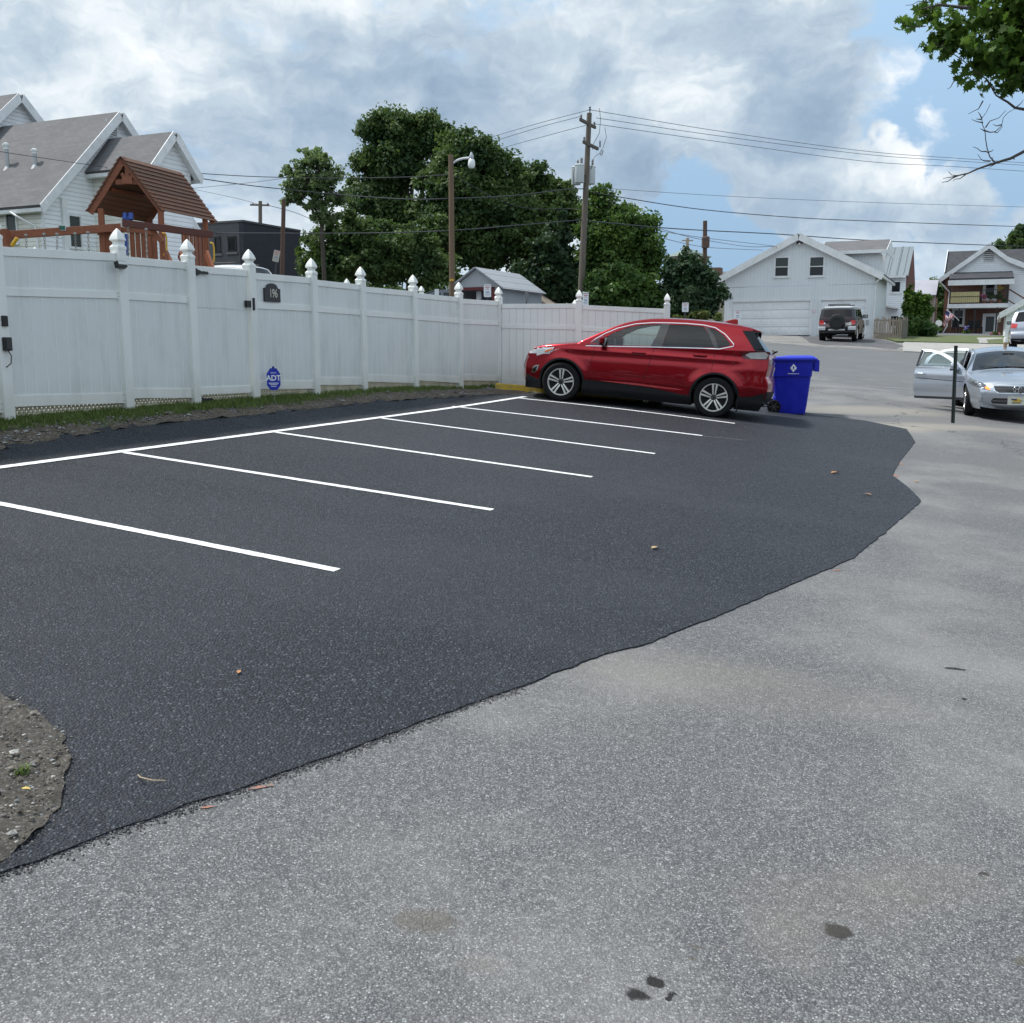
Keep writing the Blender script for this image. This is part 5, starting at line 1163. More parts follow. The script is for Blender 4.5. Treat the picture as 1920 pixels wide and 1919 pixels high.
sal.endpatch('bumper_recess', [(.62, .42), (.80, .46), (.88, .47), (.86, .40), (.64, .355)], mat('silver_recess', (.30, .33, .37), .3, metal=.5, coat=1), sedan, off=.004, mirror=True, thick=.01)
px = sal.B.ray_cast(Vector((-2, 0, .38)), Vector((1, 0, 0)))[0].x - .03
m = MB(); m.obox((px, 0, .375), (.006, 0, 0), (0, .155, 0), (0, 0, .08)); plt = m.build('number_plate', mat('plate_cream', (.62, .62, .52), .5), sedan, world=False, bevel=.003)
m = MB(); m.obox((px - .004, 0, .375), (.006, 0, 0), (0, .165, 0), (0, 0, .006)); m2 = MB()
for (a, b, c_, d_) in ((-.165, .165, .450, .462), (-.165, .165, .288, .300), (-.165, -.153, .29, .46), (.153, .165, .29, .46)): m2.box(px - .012, px, a, b, c_, d_)
m2.build('plate_frame', M_alloy, sedan, world=False)
m = MB(); m.prism([(px - .0075, .07 * math.cos(t) * 1.2 - .01, .375 + .042 * math.sin(t)) for t in [2 * math.pi * k / 20 for k in range(20)]], (-.001, 0, 0)); m.build('plate_sun', mat('plate_yellow', (.75, .50, .02), .5), sedan, world=False)
m = MB(); m.obox((px - .0095, .045, .40), (.0006, 0, 0), (0, .055, 0), (0, 0, .014)); m.obox((px - .0095, -.03, .372), (.0006, 0, 0), (0, .09, 0), (0, 0, .006)); m.obox((px - .0095, 0, .33), (.0006, 0, 0), (0, .09, 0), (0, 0, .010)); m.build('plate_print', mat('print_dark', (.05, .06, .14), .6), sedan, world=False)
for wx in sal.wheels:
    for sg in (-1, 1): wheel(sedan, wx, sg * .80, .325, .215, sg, mat('alloy_bright', (.62, .62, .64), .25, metal=.8), spokes=7, twin=False)
m = MB()
for sg in (-1, 1): m.obox((1.64, -.0, 1), (0, 0, 0), (0, 0, 0), (0, 0, 0)) if False else None
mirror(sedan, 1.64, -(sal.Wf(1.64, 1.0) - .02), 1.03, -1, M_sil, 1.1)
m = MB(); m.tube([(1.40, -.55, 1.02), (1.42, .1, 1.045)], .008); m.tube([(1.40, .0, 1.03), (1.43, .62, 1.035)], .008); m.build('wiper', M_plast, sedan, world=False)
sal.strip('panel_gap', [(.42, .75), (.8, .84), (1.2, .90)], .006, M_gline, sedan, off=.0016, thick=.002)
rbox('cabin_floor', 1.35, 4.1, -.76, .76, .3, .42, M_int, sedan); rbox('dashboard', 1.35, 1.85, -.74, .74, .62, .98, M_int, sedan, .08)
for y in (-.37, .37): seat(sedan, 2.2, y, .46, M_seat, .5, .62, .2)
seat(sedan, 3.05, -.36, .48, M_seat, .55, .55, .2); seat(sedan, 3.05, .36, .48, M_seat, .55, .55, .2); steering(sedan, 1.98, -.37, .94, .18)
m = MB(); m.obox((1.98, 0, 1.30), (.015, 0, 0), (0, .12, 0), (0, 0, .03)); m.build('rear_view_mirror', M_int, sedan, world=False, bevel=.008)

# cup standing on its roof
cpos = H(1886, 653, 23.6); Ms = chain(sedan); top = Ms @ Vector((2.55, .18, 1.455)); cp = H(1885, 648, top.y); loc = Vector((cp.x, top.y, top.z - .01))
cup = thing('coffee_cup', 'iced coffee cup with a clear lid left on the roof of the silver sedan', 'cup', tuple(loc))
m = MB(); m.lathe([(.034, 0), (.044, .10), (.046, .12)], (0, 0, 0), (0, 0, 1), 20); m.build('cup_body', mat('cup_coffee', (.28, .19, .11), .35), cup, world=False, smooth=True)
m = MB(); m.lathe([(.0465, .12), (.050, .20), (.044, .235), (.02, .24)], (0, 0, 0), (0, 0, 1), 20); m.build('lid', mat('cup_white', (.72, .72, .68), .35), cup, world=False, smooth=True)

# ---------------------------------------------------------------- boxy off-roader by the garage, seen from behind
fj = Car(4.6, 1.90,
    [(.1, .32), (0, .45), (0, .8), (.08, 1.05, 1), (.4, 1.12), (1.2, 1.16, 1), (1.3, 1.18), (1.62, 1.68), (1.72, 1.74, 1), (2.4, 1.78), (3.6, 1.79), (4.25, 1.76), (4.38, 1.70, 1), (4.46, 1.2), (4.48, .95, 1), (4.5, .9), (4.6, .72), (4.58, .5), (4.5, .42)],
    [(.2, .92), (.45, .98), (.7, 1.0), (1.1, .99)], (.5, .12, 2.5), (4.2, .06, 2), lambda x: 1.15, .22, (.95, 3.65), .40, .46, floor=.36,
    crown=lambda x, z: .05, corner=.07, bulge=.03)
M_fj = paint('offroader_grey', (.03, .033, .04), .5, .35); M_fjw = mat('roof_white', (.78, .79, .80), .3, coat=.5); M_brg = mat('burgundy_glass', (.012, .008, .010), .10); M_brp = paint('burgundy', (.035, .006, .009), .3, .35)
q = G(1568, 642); fx = -E2; frz = math.atan2(fx.y, fx.x)
off = Vector((q.x, q.y, 0)) + E2 * 4.5; fjr = thing('off_roader', 'boxy off-road vehicle with white roof and covered spare wheel parked at the garage door', 'car', (off.x, off.y, (gz(q) + gz(q + E2 * 3.5)) / 2 + .05), frz)
fjr.rotation_euler = (0, math.atan2(gz(q + E2 * 3.65) - gz(q + E2 * .95), 2.7) * 1.0, frz)
fjr.location.z = gz(q + E2 * .95) + 3.65 * math.sin(fjr.rotation_euler.y)
fw1 = [(1.55, 1.22), (1.72, 1.60), (2.45, 1.62), (2.45, 1.22)]; fw2 = [(2.6, 1.25), (2.6, 1.62), (3.2, 1.62), (3.35, 1.25)]; fw3 = [(3.7, 1.28), (3.62, 1.62), (4.15, 1.60), (4.2, 1.28)]
body_common(fj, fjr, M_fj, [fw1, fw2, fw3], ws=((1.36, 1.27), (1.60, 1.62)), rg=((4.39, 1.64), (4.45, 1.27)), wsv=.88, rgv=.88, g_rear=M_brg); fj.bvh()
for w_ in (fw1, fw2, fw3): fj.patch('side_window', w_, G_tint, fjr, off=-.006)
m = MB(); m.obox((3.0, 0, 1.755), (1.30, 0, 0), (0, .70, 0), (0, 0, .05)); m.build('white_roof', M_fjw, fjr, world=False, bevel=.04)
fj.patch('roof_side', [(1.68, 1.645), (1.9, 1.68), (4.2, 1.67), (4.25, 1.64)], M_fjw, fjr, off=.012)
fj.endpatch('tailgate', [(-.80, 1.24), (.80, 1.24), (.84, .80), (-.84, .80)], M_brp, fjr, front=False, off=.008, thick=.02)
fj.endpatch('tail_light', [(.68, 1.10), (.90, 1.10), (.90, .90), (.68, .90)], mat('tail_red', (.55, .02, .02), .15, coat=1), fjr, front=False, off=.02, mirror=True)
fj.endpatch('reverse_light', [(.60, 1.02), (.67, 1.02), (.67, .92), (.60, .92)], M_chrome, fjr, front=False, off=.02, mirror=True)
m = MB(); m.lathe([(.34, -.12), (.395, -.08), (.40, .05), (.36, .12), (.24, .135), (.235, .11), (.05, .10)], (4.62, .0, 1.02), (1, 0, 0), 36); m.build('spare_wheel_cover', mat('cover_black', (.012, .014, .016), .5), fjr, world=False, smooth=True)
m = MB(); m.box(4.44, 4.62, -.9, .9, .56, .76); m.build('rear_bumper', M_plast, fjr, world=False, bevel=.03)
for sg in (-1, 1): m = MB(); m.box(4.40, 4.65, sg * .755 - .195, sg * .755 + .195, .60, .78); m.build('bumper_end', mat('silver_plastic', (.55, .57, .60), .4), fjr, world=False, bevel=.03)
m = MB(); m.box(4.60, 4.64, -.42, .42, .58, .66); m.build('step_pad', mat('step_silver', (.5, .5, .5), .5), fjr, world=False, bevel=.01)
m = MB(); m.box(4.50, 4.52, .42, .72, .84, .98); m.build('number_plate', MATS['plate'], fjr, world=False)
for sg in (-1, 1): mirror(fjr, 1.65, sg * .92, 1.25, sg, M_plast, 1.5)
for wx in fj.wheels:
    for sg in (-1, 1): wheel(fjr, wx, sg * .82, .40, .27, sg, spokes=6, twin=False)
m = MB()
for y in (-.55, .55): m.tube([(2.0, y, 1.86), (3.9, y, 1.86)], .022, 6); [m.tube([(x, y, 1.79), (x, y, 1.86)], .018, 6) for x in (2.1, 3.0, 3.8)]
for x in (2.0, 2.4, 2.8, 3.2, 3.6, 3.9): m.tube([(x, -.55, 1.86), (x, .55, 1.86)], .018, 6)
m.tube([(3.9, -.55, 1.92), (3.9, .55, 1.92)], .02, 6); m.build('roof_rack', M_plast, fjr, world=False)
rbox('cabin_floor', 1.4, 4.2, -.78, .78, .6, .7, M_int, fjr)
for y in (-.38, .38): seat(fjr, 2.2, y, .72, M_seat)

# ---------------------------------------------------------------- silver estate at the right edge, seen from behind
est = Car(4.55, 1.80,
    [(.1, .22), (0, .4), (0, .7), (.1, .88, 1), (.5, .98), (1.1, 1.06, 1), (1.5, 1.3), (1.95, 1.55), (2.3, 1.64), (3.0, 1.67), (3.8, 1.63), (4.08, 1.58, 1), (4.25, 1.35), (4.42, 1.08, 1), (4.47, .9), (4.48, .72, 1), (4.55, .62), (4.54, .42), (4.45, .3)],
    [(.2, .9), (.4, .97), (.7, 1.0), (1.0, .96)], (.9, .25, 2.2), (3.9, .12, 2.2), lambda x: 1.0 + .03 * x, .46, (.95, 3.56), .34, .39, floor=.22, crown=lambda x, z: .07 if x < 4 else .06, corner=.07)
ew = [[(1.75, 1.08), (2.05, 1.42), (2.55, 1.50), (2.55, 1.09)], [(2.68, 1.09), (2.68, 1.50), (3.25, 1.50), (3.4, 1.12)], [(3.5, 1.13), (3.4, 1.48), (3.75, 1.44), (4.0, 1.2)]]
def estate(root, mp, rear=True):
    body_common(est, root, mp, ew, ws=((1.18, 1.10), (1.9, 1.53)), rg=((4.12, 1.54), (4.40, 1.12)), wsv=.9, rgv=.88)
    for w_ in ew: est.patch('side_window', w_, G_tint, root, off=-.006)
    est.bvh()
    est.endpatch('tail_light', [(.58, 1.02), (.84, 1.06), (.86, .86), (.62, .84)], MATS['tail_red'], root, front=False, off=.012, mirror=True)
    est.endpatch('number_plate', [(-.16, .90), (.16, .90), (.16, .76), (-.16, .76)], MATS['plate'], root, front=False, off=.01)
    est.endpatch('rear_bumper_trim', [(-.8, .42), (.8, .42), (.8, .28), (-.8, .28)], M_plast, root, front=False, off=.008)
    est.endpatch('headlight', [(.48, .66), (.80, .70), (.80, .80), (.5, .78)], MATS['lamp_clear'], root, off=.01, mirror=True)
    for sg in (-1, 1): mirror(root, 1.85, sg * .88, 1.12, sg, M_plast, 1.1)
    for wx in est.wheels:
        for sg in (-1, 1): wheel(root, wx, sg * .78, .34, .21, sg, spokes=5, twin=False)
    rbox('cabin_floor', 1.4, 4.2, -.74, .74, .4, .5, M_int, root)
    for y in (-.36, .36): seat(root, 2.1, y, .55, M_seat)
    for sg in (-1, 1): m = MB(); m.tube([(2.2, sg * .62, 1.69), (3.7, sg * .62, 1.68)], .018, 6); m.build('roof_rail', M_plast, root, world=False)
qe = H(1934, 650, 43.0); qe.z = gz(qe); dirE = Vector((.47, .88, 0)).normalized(); eo = qe + dirE * 4.5; erz = math.atan2(-dirE.y, -dirE.x)
ecar = thing('estate_car', 'silver estate car seen from behind at the right edge beyond the sedan', 'car', (eo.x, eo.y, gz(qe)), erz); ecar.location.z = H(1920, 655, 43.0).z - .0
estate(ecar, paint('estate_silver', (.42, .44, .50), .6, .3))
# red hatchback seen through the open doors
dR = Vector((.91, -.414, 0)).normalized(); hq = H(1822, 690, 27.0)
rc = thing('hatchback', 'small magenta red car half hidden behind the open doors of the sedan', 'car', (hq.x, hq.y, gz(hq)), math.atan2(dR.y, dR.x))
estate(rc, paint('magenta_paint', (.26, .012, .035), .4, .3)); rc.scale = (.85, .92, .84)

# ---------------------------------------------------------------- cars behind the fence: only their roofs show
def parked(u, v, y, rz_, mp, label, name='parked_car', sc=1.0):
    h = H(u, v, y); o = thing(name, label, 'car', (h.x, h.y, h.z - 1.67 * sc), rz_, None); estate(o, mp); o.scale = (sc, sc, sc)
    ctr = Matrix.Rotation(rz_, 4, 'Z') @ Vector((2.6 * sc, 0, 0)); o.location = (h.x - ctr.x, h.y - ctr.y, h.z - 1.66 * sc); return o
parked(1112, 573, 36, 1.45, paint('blue_paint', (.03, .07, .15), .4, .3), 'dark blue car showing its roof above the return fence', sc=.9)
parked(415, 499, 34, math.atan2(E1.y, E1.x), paint('white_car_paint', (.74, .76, .78), .1, .3), 'white car showing above the fence in front of the dark grey building', sc=.95)
parked(825, 545, 52, math.atan2(.2, 1), paint('grey_car_paint', (.10, .11, .13), .4, .3), 'dark grey car under the big trees left of the lamp pole', sc=.9)
# ================================================================ RECYCLING BIN, POST
M_bin = mat('bin_blue', (.006, .012, .40), .42, spec=.4, col2=(.012, .022, .47), nscale=5, bump=.12, bscale=120); M_bind = mat('bin_blue_lid', (.010, .025, .52), .35)
bp_ = G(1490, 778); bx_ = Vector((.975, -.22, 0)).normalized(); brz = math.atan2(bx_.y, bx_.x)
bin_ = thing('recycling_bin', 'bright blue wheeled recycling bin standing behind the red car', 'bin', tuple(bp_ + Vector((0, .30, 0))), brz); bin_.location.z = gz(bin_.location); bin_.scale = (1.07, 1.07, 1.10)
# local x to the right (front of bin), y away
def frus(mb, secs):
    """stack of rounded rectangles: (x0, x1, y0, y1, z, r)"""
    o = len(mb.v); n = 0
    for (x0, x1, y0, y1, z, r) in secs:
        pts = []
        for (cx, cy, a0) in ((x1 - r, y1 - r, 0), (x0 + r, y1 - r, 90), (x0 + r, y0 + r, 180), (x1 - r, y0 + r, 270)):
            for k in range(5): a = R(a0 + 90 * k / 4); pts.append((cx + r * math.cos(a), cy + r * math.sin(a), z))
        n = len(pts); mb.v += pts
    for i in range(len(secs) - 1):
        for k in range(n): mb.f.append((o+i*n+k, o+i*n+(k+1) % n, o+(i+1)*n+(k+1) % n, o+(i+1)*n+k)); mb.mi.append(mb.mm)
    mb.f.append(tuple(o + k for k in range(n))[::-1]); mb.f.append(tuple(o + (len(secs)-1)*n + k for k in range(n))); mb.mi += [mb.mm] * 2
m = MB(); frus(m, [(-.30, .25, -.27, .27, 0, .05), (-.31, .275, -.285, .285, .14, .05), (-.36, .33, -.32, .32, .68, .06), (-.385, .345, -.345, .345, .69, .06), (-.40, .36, -.36, .36, .96, .06), (-.43, .385, -.385, .385, .965, .05), (-.435, .39, -.385, .385, .99, .05)])
m.build('bin_body', M_bin, bin_, world=False, smooth=True)
for sg in (-1, 1): m = MB(); m.box(-.34, -.27, sg * .245 - .045, sg * .245 + .045, .10, .32); m.build('axle_housing', M_bin, bin_, world=False, bevel=.03)
m = MB(); frus(m, [(-.45, .41, -.405, .405, .985, .05), (-.455, .42, -.41, .41, 1.01, .05), (-.45, .40, -.40, .40, 1.035, .05), (-.15, .36, -.33, .33, 1.062, .05), (-.10, .30, -.28, .28, 1.072, .05)]); m.box(.36, .44, -.30, .30, .985, 1.02)
m.build('lid', M_bind, bin_, world=False, smooth=True)
m = MB(); m.tube([(.40, -.33, .93), (.46, -.30, .91), (.46, .30, .91), (.40, .33, .93)], .017, 8); m.box(.385, .47, -.345, -.30, .78, .99); m.box(.385, .47, .30, .345, .78, .99); m.build('handle', M_bin, bin_, world=False, bevel=.006)
for sg in (-1, 1):
    m = MB(); m.lathe([(.105, -.03), (.125, -.022), (.128, 0), (.125, .022), (.108, .03), (.10, .018), (.03, .016)], (-.33, sg * .33, .128), (0, sg, 0), 28); w_ = m.build('wheel', M_tyre, bin_, world=False, smooth=True)
    m = MB()
    for k in range(3): a = math.pi * k / 3; m.obox((-.33, sg * .35, .128), (.09 * math.cos(a), 0, .09 * math.sin(a)), (0, .006, 0), (-.007 * math.sin(a), 0, .007 * math.cos(a)))
    m.build('hub', mat('hub_grey', (.07, .07, .07), .6), w_, world=False)
# white diamond mark with a small flame-like device and a line of small print
Mb = chain(bin_); yy = -.365; m = MB(); m.prism([(x, yy, .845 + z) for x, z in ((0, .075), (.062, .0), (0, -.075), (-.062, .0))], (0, -.002, 0)); lg = m.build('logo', MATS['sign_white'], bin_, world=False)
m = MB()
for pts_ in ([(-.008, -.02), (-.014, .012), (.0, .042), (.014, .012), (.008, -.02)], [(-.034, -.006), (-.036, .010), (-.024, .002)], [(.034, -.006), (.036, .010), (.024, .002)], [(-.022, -.036), (-.006, -.028), (-.02, -.022)], [(.022, -.036), (.006, -.028), (.02, -.022)]): m.prism([(x, yy - .0035, .845 + z) for x, z in pts_], (0, -.001, 0))
m.build('logo_device', M_bin, bin_, world=False)
m = MB(); rr = random.Random(2); x = -.105
while x < .105:
    w = rr.choice((.006, .009, .012)); m.box(x, x + w, yy - .0025, yy, .735, .735 + rr.choice((.010, .010, .014))); x += w + .003
m.build('small_print', MATS['sign_white'], bin_, world=False)
# perforated steel post beside the open door
pp = G(1787, 794); tp = H(1793, 649, pp.y); up_ = (tp - pp).normalized(); ps = thing('steel_post', 'dark green perforated steel signpost without a sign beside the open car door', 'post', tuple(pp))
m = MB(); sd = Vector((1, 0, 0)); fw = Vector((0, 1, 0)); prof = [(-.038, .012), (-.030, -.004), (-.014, -.004), (-.012, -.024), (.012, -.024), (.014, -.004), (.030, -.004), (.038, .012), (.032, .014), (.026, .002), (.018, .002), (.016, -.018), (-.016, -.018), (-.018, .002), (-.026, .002), (-.032, .014)]
base = pp - up_ * .15; 
m.prism([base + sd * x + fw * y for x, y in prof], tp - base); m.build('channel', mat('post_green', (.018, .028, .024), .55, metal=.2), ps)
m = MB(); Lp = (tp - pp).length
for k in range(1, int(Lp / .0508)): m.obox(pp + up_ * k * .0508 - fw * .0245, sd * .005, fw * .001, up_ * .005)
m.build('bolt_hole', mat('hole_light', (.20, .21, .21), .8), ps)
# little things on the ground
def leaf(u, v, s, col, label, top=.014):
    g = G(u, v); m = MB(); a = random.Random(u).uniform(0, 6); d = Vector((math.cos(a), math.sin(a), 0)); n = Vector((-d.y, d.x, 0)); z = gz(g) + top + .003
    pts_ = [(-1, 0, 0), (-.4, .45, .25), (.3, .5, .2), (1, 0, .1), (.3, -.45, .3), (-.4, -.5, .2)]; vs = [g.x * 0 + g.x, g.y, z]
    c = (g.x, g.y, z + .004); m.add([c] + [tuple(Vector((g.x, g.y, z)) + d * x * s + n * y * s + Vector((0, 0, h * s))) for x, y, h in pts_], [(0, i + 1, (i + 1) % 6 + 1) for i in range(6)])
    o = m.build('fallen_leaf', mat('leaf_%d' % int(col[0] * 100), col, .8), None); sm = o.modifiers.new('s', 'SOLIDIFY'); sm.thickness = .0012; tag(o, label, 'leaf')
leaf(1228, 1032, .045, (.42, .30, .16), 'dry tan leaf lying in the middle of the fresh asphalt')
leaf(1566, 890, .075, (.40, .20, .09), 'curled orange brown leaf on the fresh asphalt near its right corner')
leaf(1627, 931, .05, (.22, .13, .08), 'small dark brown leaf near the right edge of the fresh asphalt')
leaf(448, 1267, .022, (.40, .27, .13), 'tiny yellow brown leaf on the fresh asphalt left of the middle')
leaf(1718, 905, .04, (.42, .30, .18), 'pale leaf on the old asphalt by the right corner', .003)
leaf(50, 1497, .018, (.50, .38, .12), 'small yellow leaf on the stony soil bed', .03)
g = G(290, 1476); m = MB(); m.tube([(g.x - .075, g.y + .04, gz(g) + .030), (g.x - .05, g.y + .0, gz(g) + .036), (g.x, g.y - .02, gz(g) + .034), (g.x + .05, g.y - .018, gz(g) + .032)], [.002, .0035, .003, .0018], 6); tag(m.build('twig', mat('twig_tan', (.34, .27, .19), .8), None, smooth=True), 'thin curved twig lying on the fresh asphalt at lower left', 'twig')
# ================================================================ BUILDINGS
UP = Vector((0, 0, 1)); N2 = -E2      # facing the camera side
M_wsid = siding('white_lap_siding', (.86, .88, .90), .15, col2=(.78, .80, .81)); M_wsid_lit = siding('white_lap_siding_warm_lit', (.84, .83, .77), .15, col2=(.66, .63, .54))  # warm light on the left-facing house walls is put into the second colour
M_shg = shingle('grey_shingles', (.125, .124, .13), (.165, .163, .168), .14, tuple(E1), (0, 0, 1), 1.41); M_shd = shingle('dark_shingles', (.04, .043, .05), (.065, .068, .075), .14, tuple(E1), (0, 0, 1), 1.3)
M_trim = mat('white_trim', (.80, .81, .82), .45, col2=(.70, .71, .71), nscale=3); M_dglass = mat('window_dark', (.012, .015, .018), .06, spec=.4); M_bglass = mat('window_blind', (.055, .065, .065), .2, spec=.4)
M_fg = mat('frame_grey', (.70, .71, .72), .5); M_conc = mat('concrete', (.36, .35, .33), .85, col2=(.29, .285, .27), nscale=2.5, bump=.4)
def wallpoly(name, pts, n, th, mt, parent, inward=True):
    """wall outline (world points) extruded away from its face"""
    mb = MB(); mb.prism([Vector(p) for p in pts], Vector(n) * (-th)); return mb.build(name, mt, parent)
def window(parent, c, ex, n, w, h, name='window', double=True, mt=None, frame=.055, mull=0):
    """c centre on the wall face; returns frame object with panes"""
    c = Vector(c); ex = Vector(ex).normalized(); n = Vector(n).normalized(); mb = MB()
    for (dx, dz, hw, hh) in ((-w/2 - frame/2, 0, frame/2, h/2 + frame), (w/2 + frame/2, 0, frame/2, h/2 + frame), (0, h/2 + frame/2, w/2, frame/2), (0, -h/2 - frame/2, w/2, frame/2)):
        mb.obox(c + ex * dx + UP * dz + n * .02, ex * hw, n * .035, UP * hh)
    if double: mb.obox(c + n * .015, ex * w / 2, n * .02, UP * .025)
    mb.obox(c - UP * (h/2 + frame + .015) + n * .035, ex * (w/2 + frame + .03), n * .05, UP * .02)
    f = mb.build(name, M_trim, parent); g = MB(); g.obox(c + n * .004, ex * w / 2, n * .003, UP * h / 2); g.build('pane', mt or M_dglass, f)
    if double:
        g = MB(); g.obox(c + n * .009 + UP * (h * .25), ex * w / 2 * .96, n * .002, UP * (h * .235)); g.build('blind', M_bglass, f)
    return f
def gable_roof(name, A, B, apex, d, L, mt, parent, over=.35, rake=.3, th=.14, trim=True, sides=(0, 1), trimw=.20):
    """A, B eave points and apex on the gable plane; roof runs L along d (away from the viewer's gable end); rake overhang in front"""
    A, B, apex, d = Vector(A), Vector(B), Vector(apex), Vector(d).normalized(); r = None
    for k, E in enumerate((A, B)):
        if k not in sides: continue
        sl = (E - apex).normalized(); E2_ = E + sl * over; nn = sl.cross(d).normalized(); nn = nn if nn.z > 0 else -nn; s0 = -d * rake
        mb = MB(); mb.prism([apex + s0 + nn * .02, E2_ + s0 + nn * .02, E2_ + d * L + nn * .02, apex + d * L + nn * .02], nn * th); r = mb.build(name, mt, parent)
        if trim:
            tb = MB(); tb.prism([apex + s0 - d * .03 + nn * (th + .03), E2_ + s0 - d * .03 + nn * (th + .03), E2_ + s0 - d * .03 - UP * trimw, apex + s0 - d * .03 - UP * trimw * 1.1], d * .03); tb.build('fascia', M_trim, parent)
            tb = MB(); tb.prism([apex + s0 - UP * .03, E2_ + s0 - UP * .03, E2_ - UP * .03, apex - UP * .03], -UP * .02); tb.build('soffit', M_trim, parent)
            tb = MB(); w = E2_ + s0; hz_ = Vector((sl.x, sl.y, 0)).normalized(); tb.prism([w + UP * .02, w + UP * .02 + hz_ * .11, w - UP * .10 + hz_ * .10, w - UP * .12], d * (L + rake)); tb.build('gutter', M_trim, parent)
    return r
def vent(parent, c, ex, n, w, h):
    mb = MB(); c = Vector(c)
    for k in range(7): mb.obox(c + UP * (-h/2 + h * (k + .5) / 7) + n * .02, ex * w / 2, n * .02, UP * h / 30)
    for dx in (-1, 1): mb.obox(c + ex * dx * (w/2 + .02) + n * .02, ex * .02, n * .03, UP * (h/2 + .03))
    for dz in (-1, 1): mb.obox(c + UP * dz * (h/2 + .015) + n * .02, ex * w / 2, n * .03, UP * .015)
    o = mb.build('vent', M_fg, parent); g = MB(); g.obox(c + n * .004, ex * w/2, n * .003, UP * h/2); g.build('vent_dark', mat('vent_dark', (.12, .12, .12), .9), o); return o
# ---- white house at the far left
h0 = H(78, 378, 36.0); gp0 = Vector((h0.x, h0.y, 0)); pl_ = lambda u, v: P(u, v, gp0, E2)
wh = thing('house', 'white clapboard house with grey shingle roofs behind the play tower', 'house', (h0.x, h0.y, gz(gp0)))
ap = pl_(217, 219); eL = pl_(78, 382); hw = (Vector((ap.x, ap.y, 0)) - Vector((eL.x, eL.y, 0))).length; eR = Vector((eL.x, eL.y, 0)) + E2 * 2 * hw; eR.z = eL.z
gzb = gz(gp0) - .5
wallpoly('wall', [(eL.x, eL.y, gzb), (eR.x, eR.y, gzb), eR, ap, eL], E1, .15, M_wsid, wh)
wl = MB(); wl.prism([(eL.x, eL.y, gzb), eL - UP * .02, Vector((eL.x, eL.y, 0)) - E1 * 14 + UP * (eL.z - .02), Vector((eL.x, eL.y, 0)) - E1 * 14 + UP * gzb], E2 * .15)
vv = [Vector(v) - E1 * .15 for v in wl.v]; wl.v = [tuple(v) for v in vv]; wl.build('wall', M_wsid_lit, wh)
gable_roof('roof', eL, eR, ap, -E1, 14, M_shg, wh, over=.30, rake=.28, trimw=.16)
cb_ = MB(); cb_.obox(Vector((eL.x, eL.y, (gzb + eL.z) / 2)) + E1 * .012, E1 * .02, E2 * .05, UP * (eL.z - gzb) / 2); cb_.build('corner_board', M_trim, wh)
def onw(u, v): return pl_(u, v)
a = onw(128, 405); b = onw(152, 465); window(wh, (a + b) / 2 + E1 * .0, E2, E1, (Vector((b.x - a.x, b.y - a.y, 0))).length, a.z - b.z, mt=M_bglass, double=False)
vc = onw(209, 243); vent(wh, vc, E2, E1, .42, .55)
ch = onw(117, 373); cd = MB(); cd.obox(Vector((ch.x, ch.y, (ch.z + gzb) / 2)) + E1 * .05, E1 * .05, E2 * .11, UP * (ch.z - gzb) / 2); cd.build('flue_cover', M_trim, wh)
pn = lambda u, v: P(u, v, Vector((eL.x, eL.y, 0)), E1)
a = pn(12, 401); b = pn(34, 455); window(wh, (a + b) / 2, E1, N2, (Vector((b.x - a.x, b.y - a.y, 0))).length, a.z - b.z, mt=M_bglass, double=False)
ds = MB(); q = Vector((eL.x, eL.y, 0)) - E1 * .25 + N2 * .08; ds.tube([q - E1 * .8 + N2 * .32 + UP * (eL.z - .28), q - E1 * .55 + N2 * .30 + UP * (eL.z - .42), q - E1 * .05 + UP * (eL.z - .75), q + UP * (eL.z - 1.0), q + UP * gzb], .04, 6); ds.build('downspout', M_trim, wh)
# vent pipes on the roof slope facing the yard
sl_n = ((eL - ap).cross(-E1)).normalized()
def on_slope(u, v):
    d = ray(u, v); n = sl_n; o = Vector((0, 0, EYE)); k = (ap - o).dot(n) / d.dot(n); return o + d * k
for (u, v0, v1, lab) in ((15, 325, 270, 0), (67, 322, 281, 1)):
    b0 = on_slope(u, v0); t0 = P(u, v1, Vector((b0.x, b0.y, 0)), E1); m = MB(); m.tube([b0 - UP * .1, Vector((b0.x, b0.y, b0.z + (t0.z - b0.z) * .82))], .075, 10); m.lathe([(.20, .12), (.08, .32)], b0 - UP * .1, UP, 12); vp = m.build('vent_pipe', mat('galvanised', (.42, .43, .44), .45, metal=.5), wh)
    m = MB(); hh = t0.z - b0.z; m.lathe([(.09, hh * .80), (.09, hh * .9), (.12, hh * .92), (.12, hh), (.05, hh + .03)], Vector((b0.x, b0.y, b0.z)), UP, 12); m.build('vent_cap', M_trim, vp)
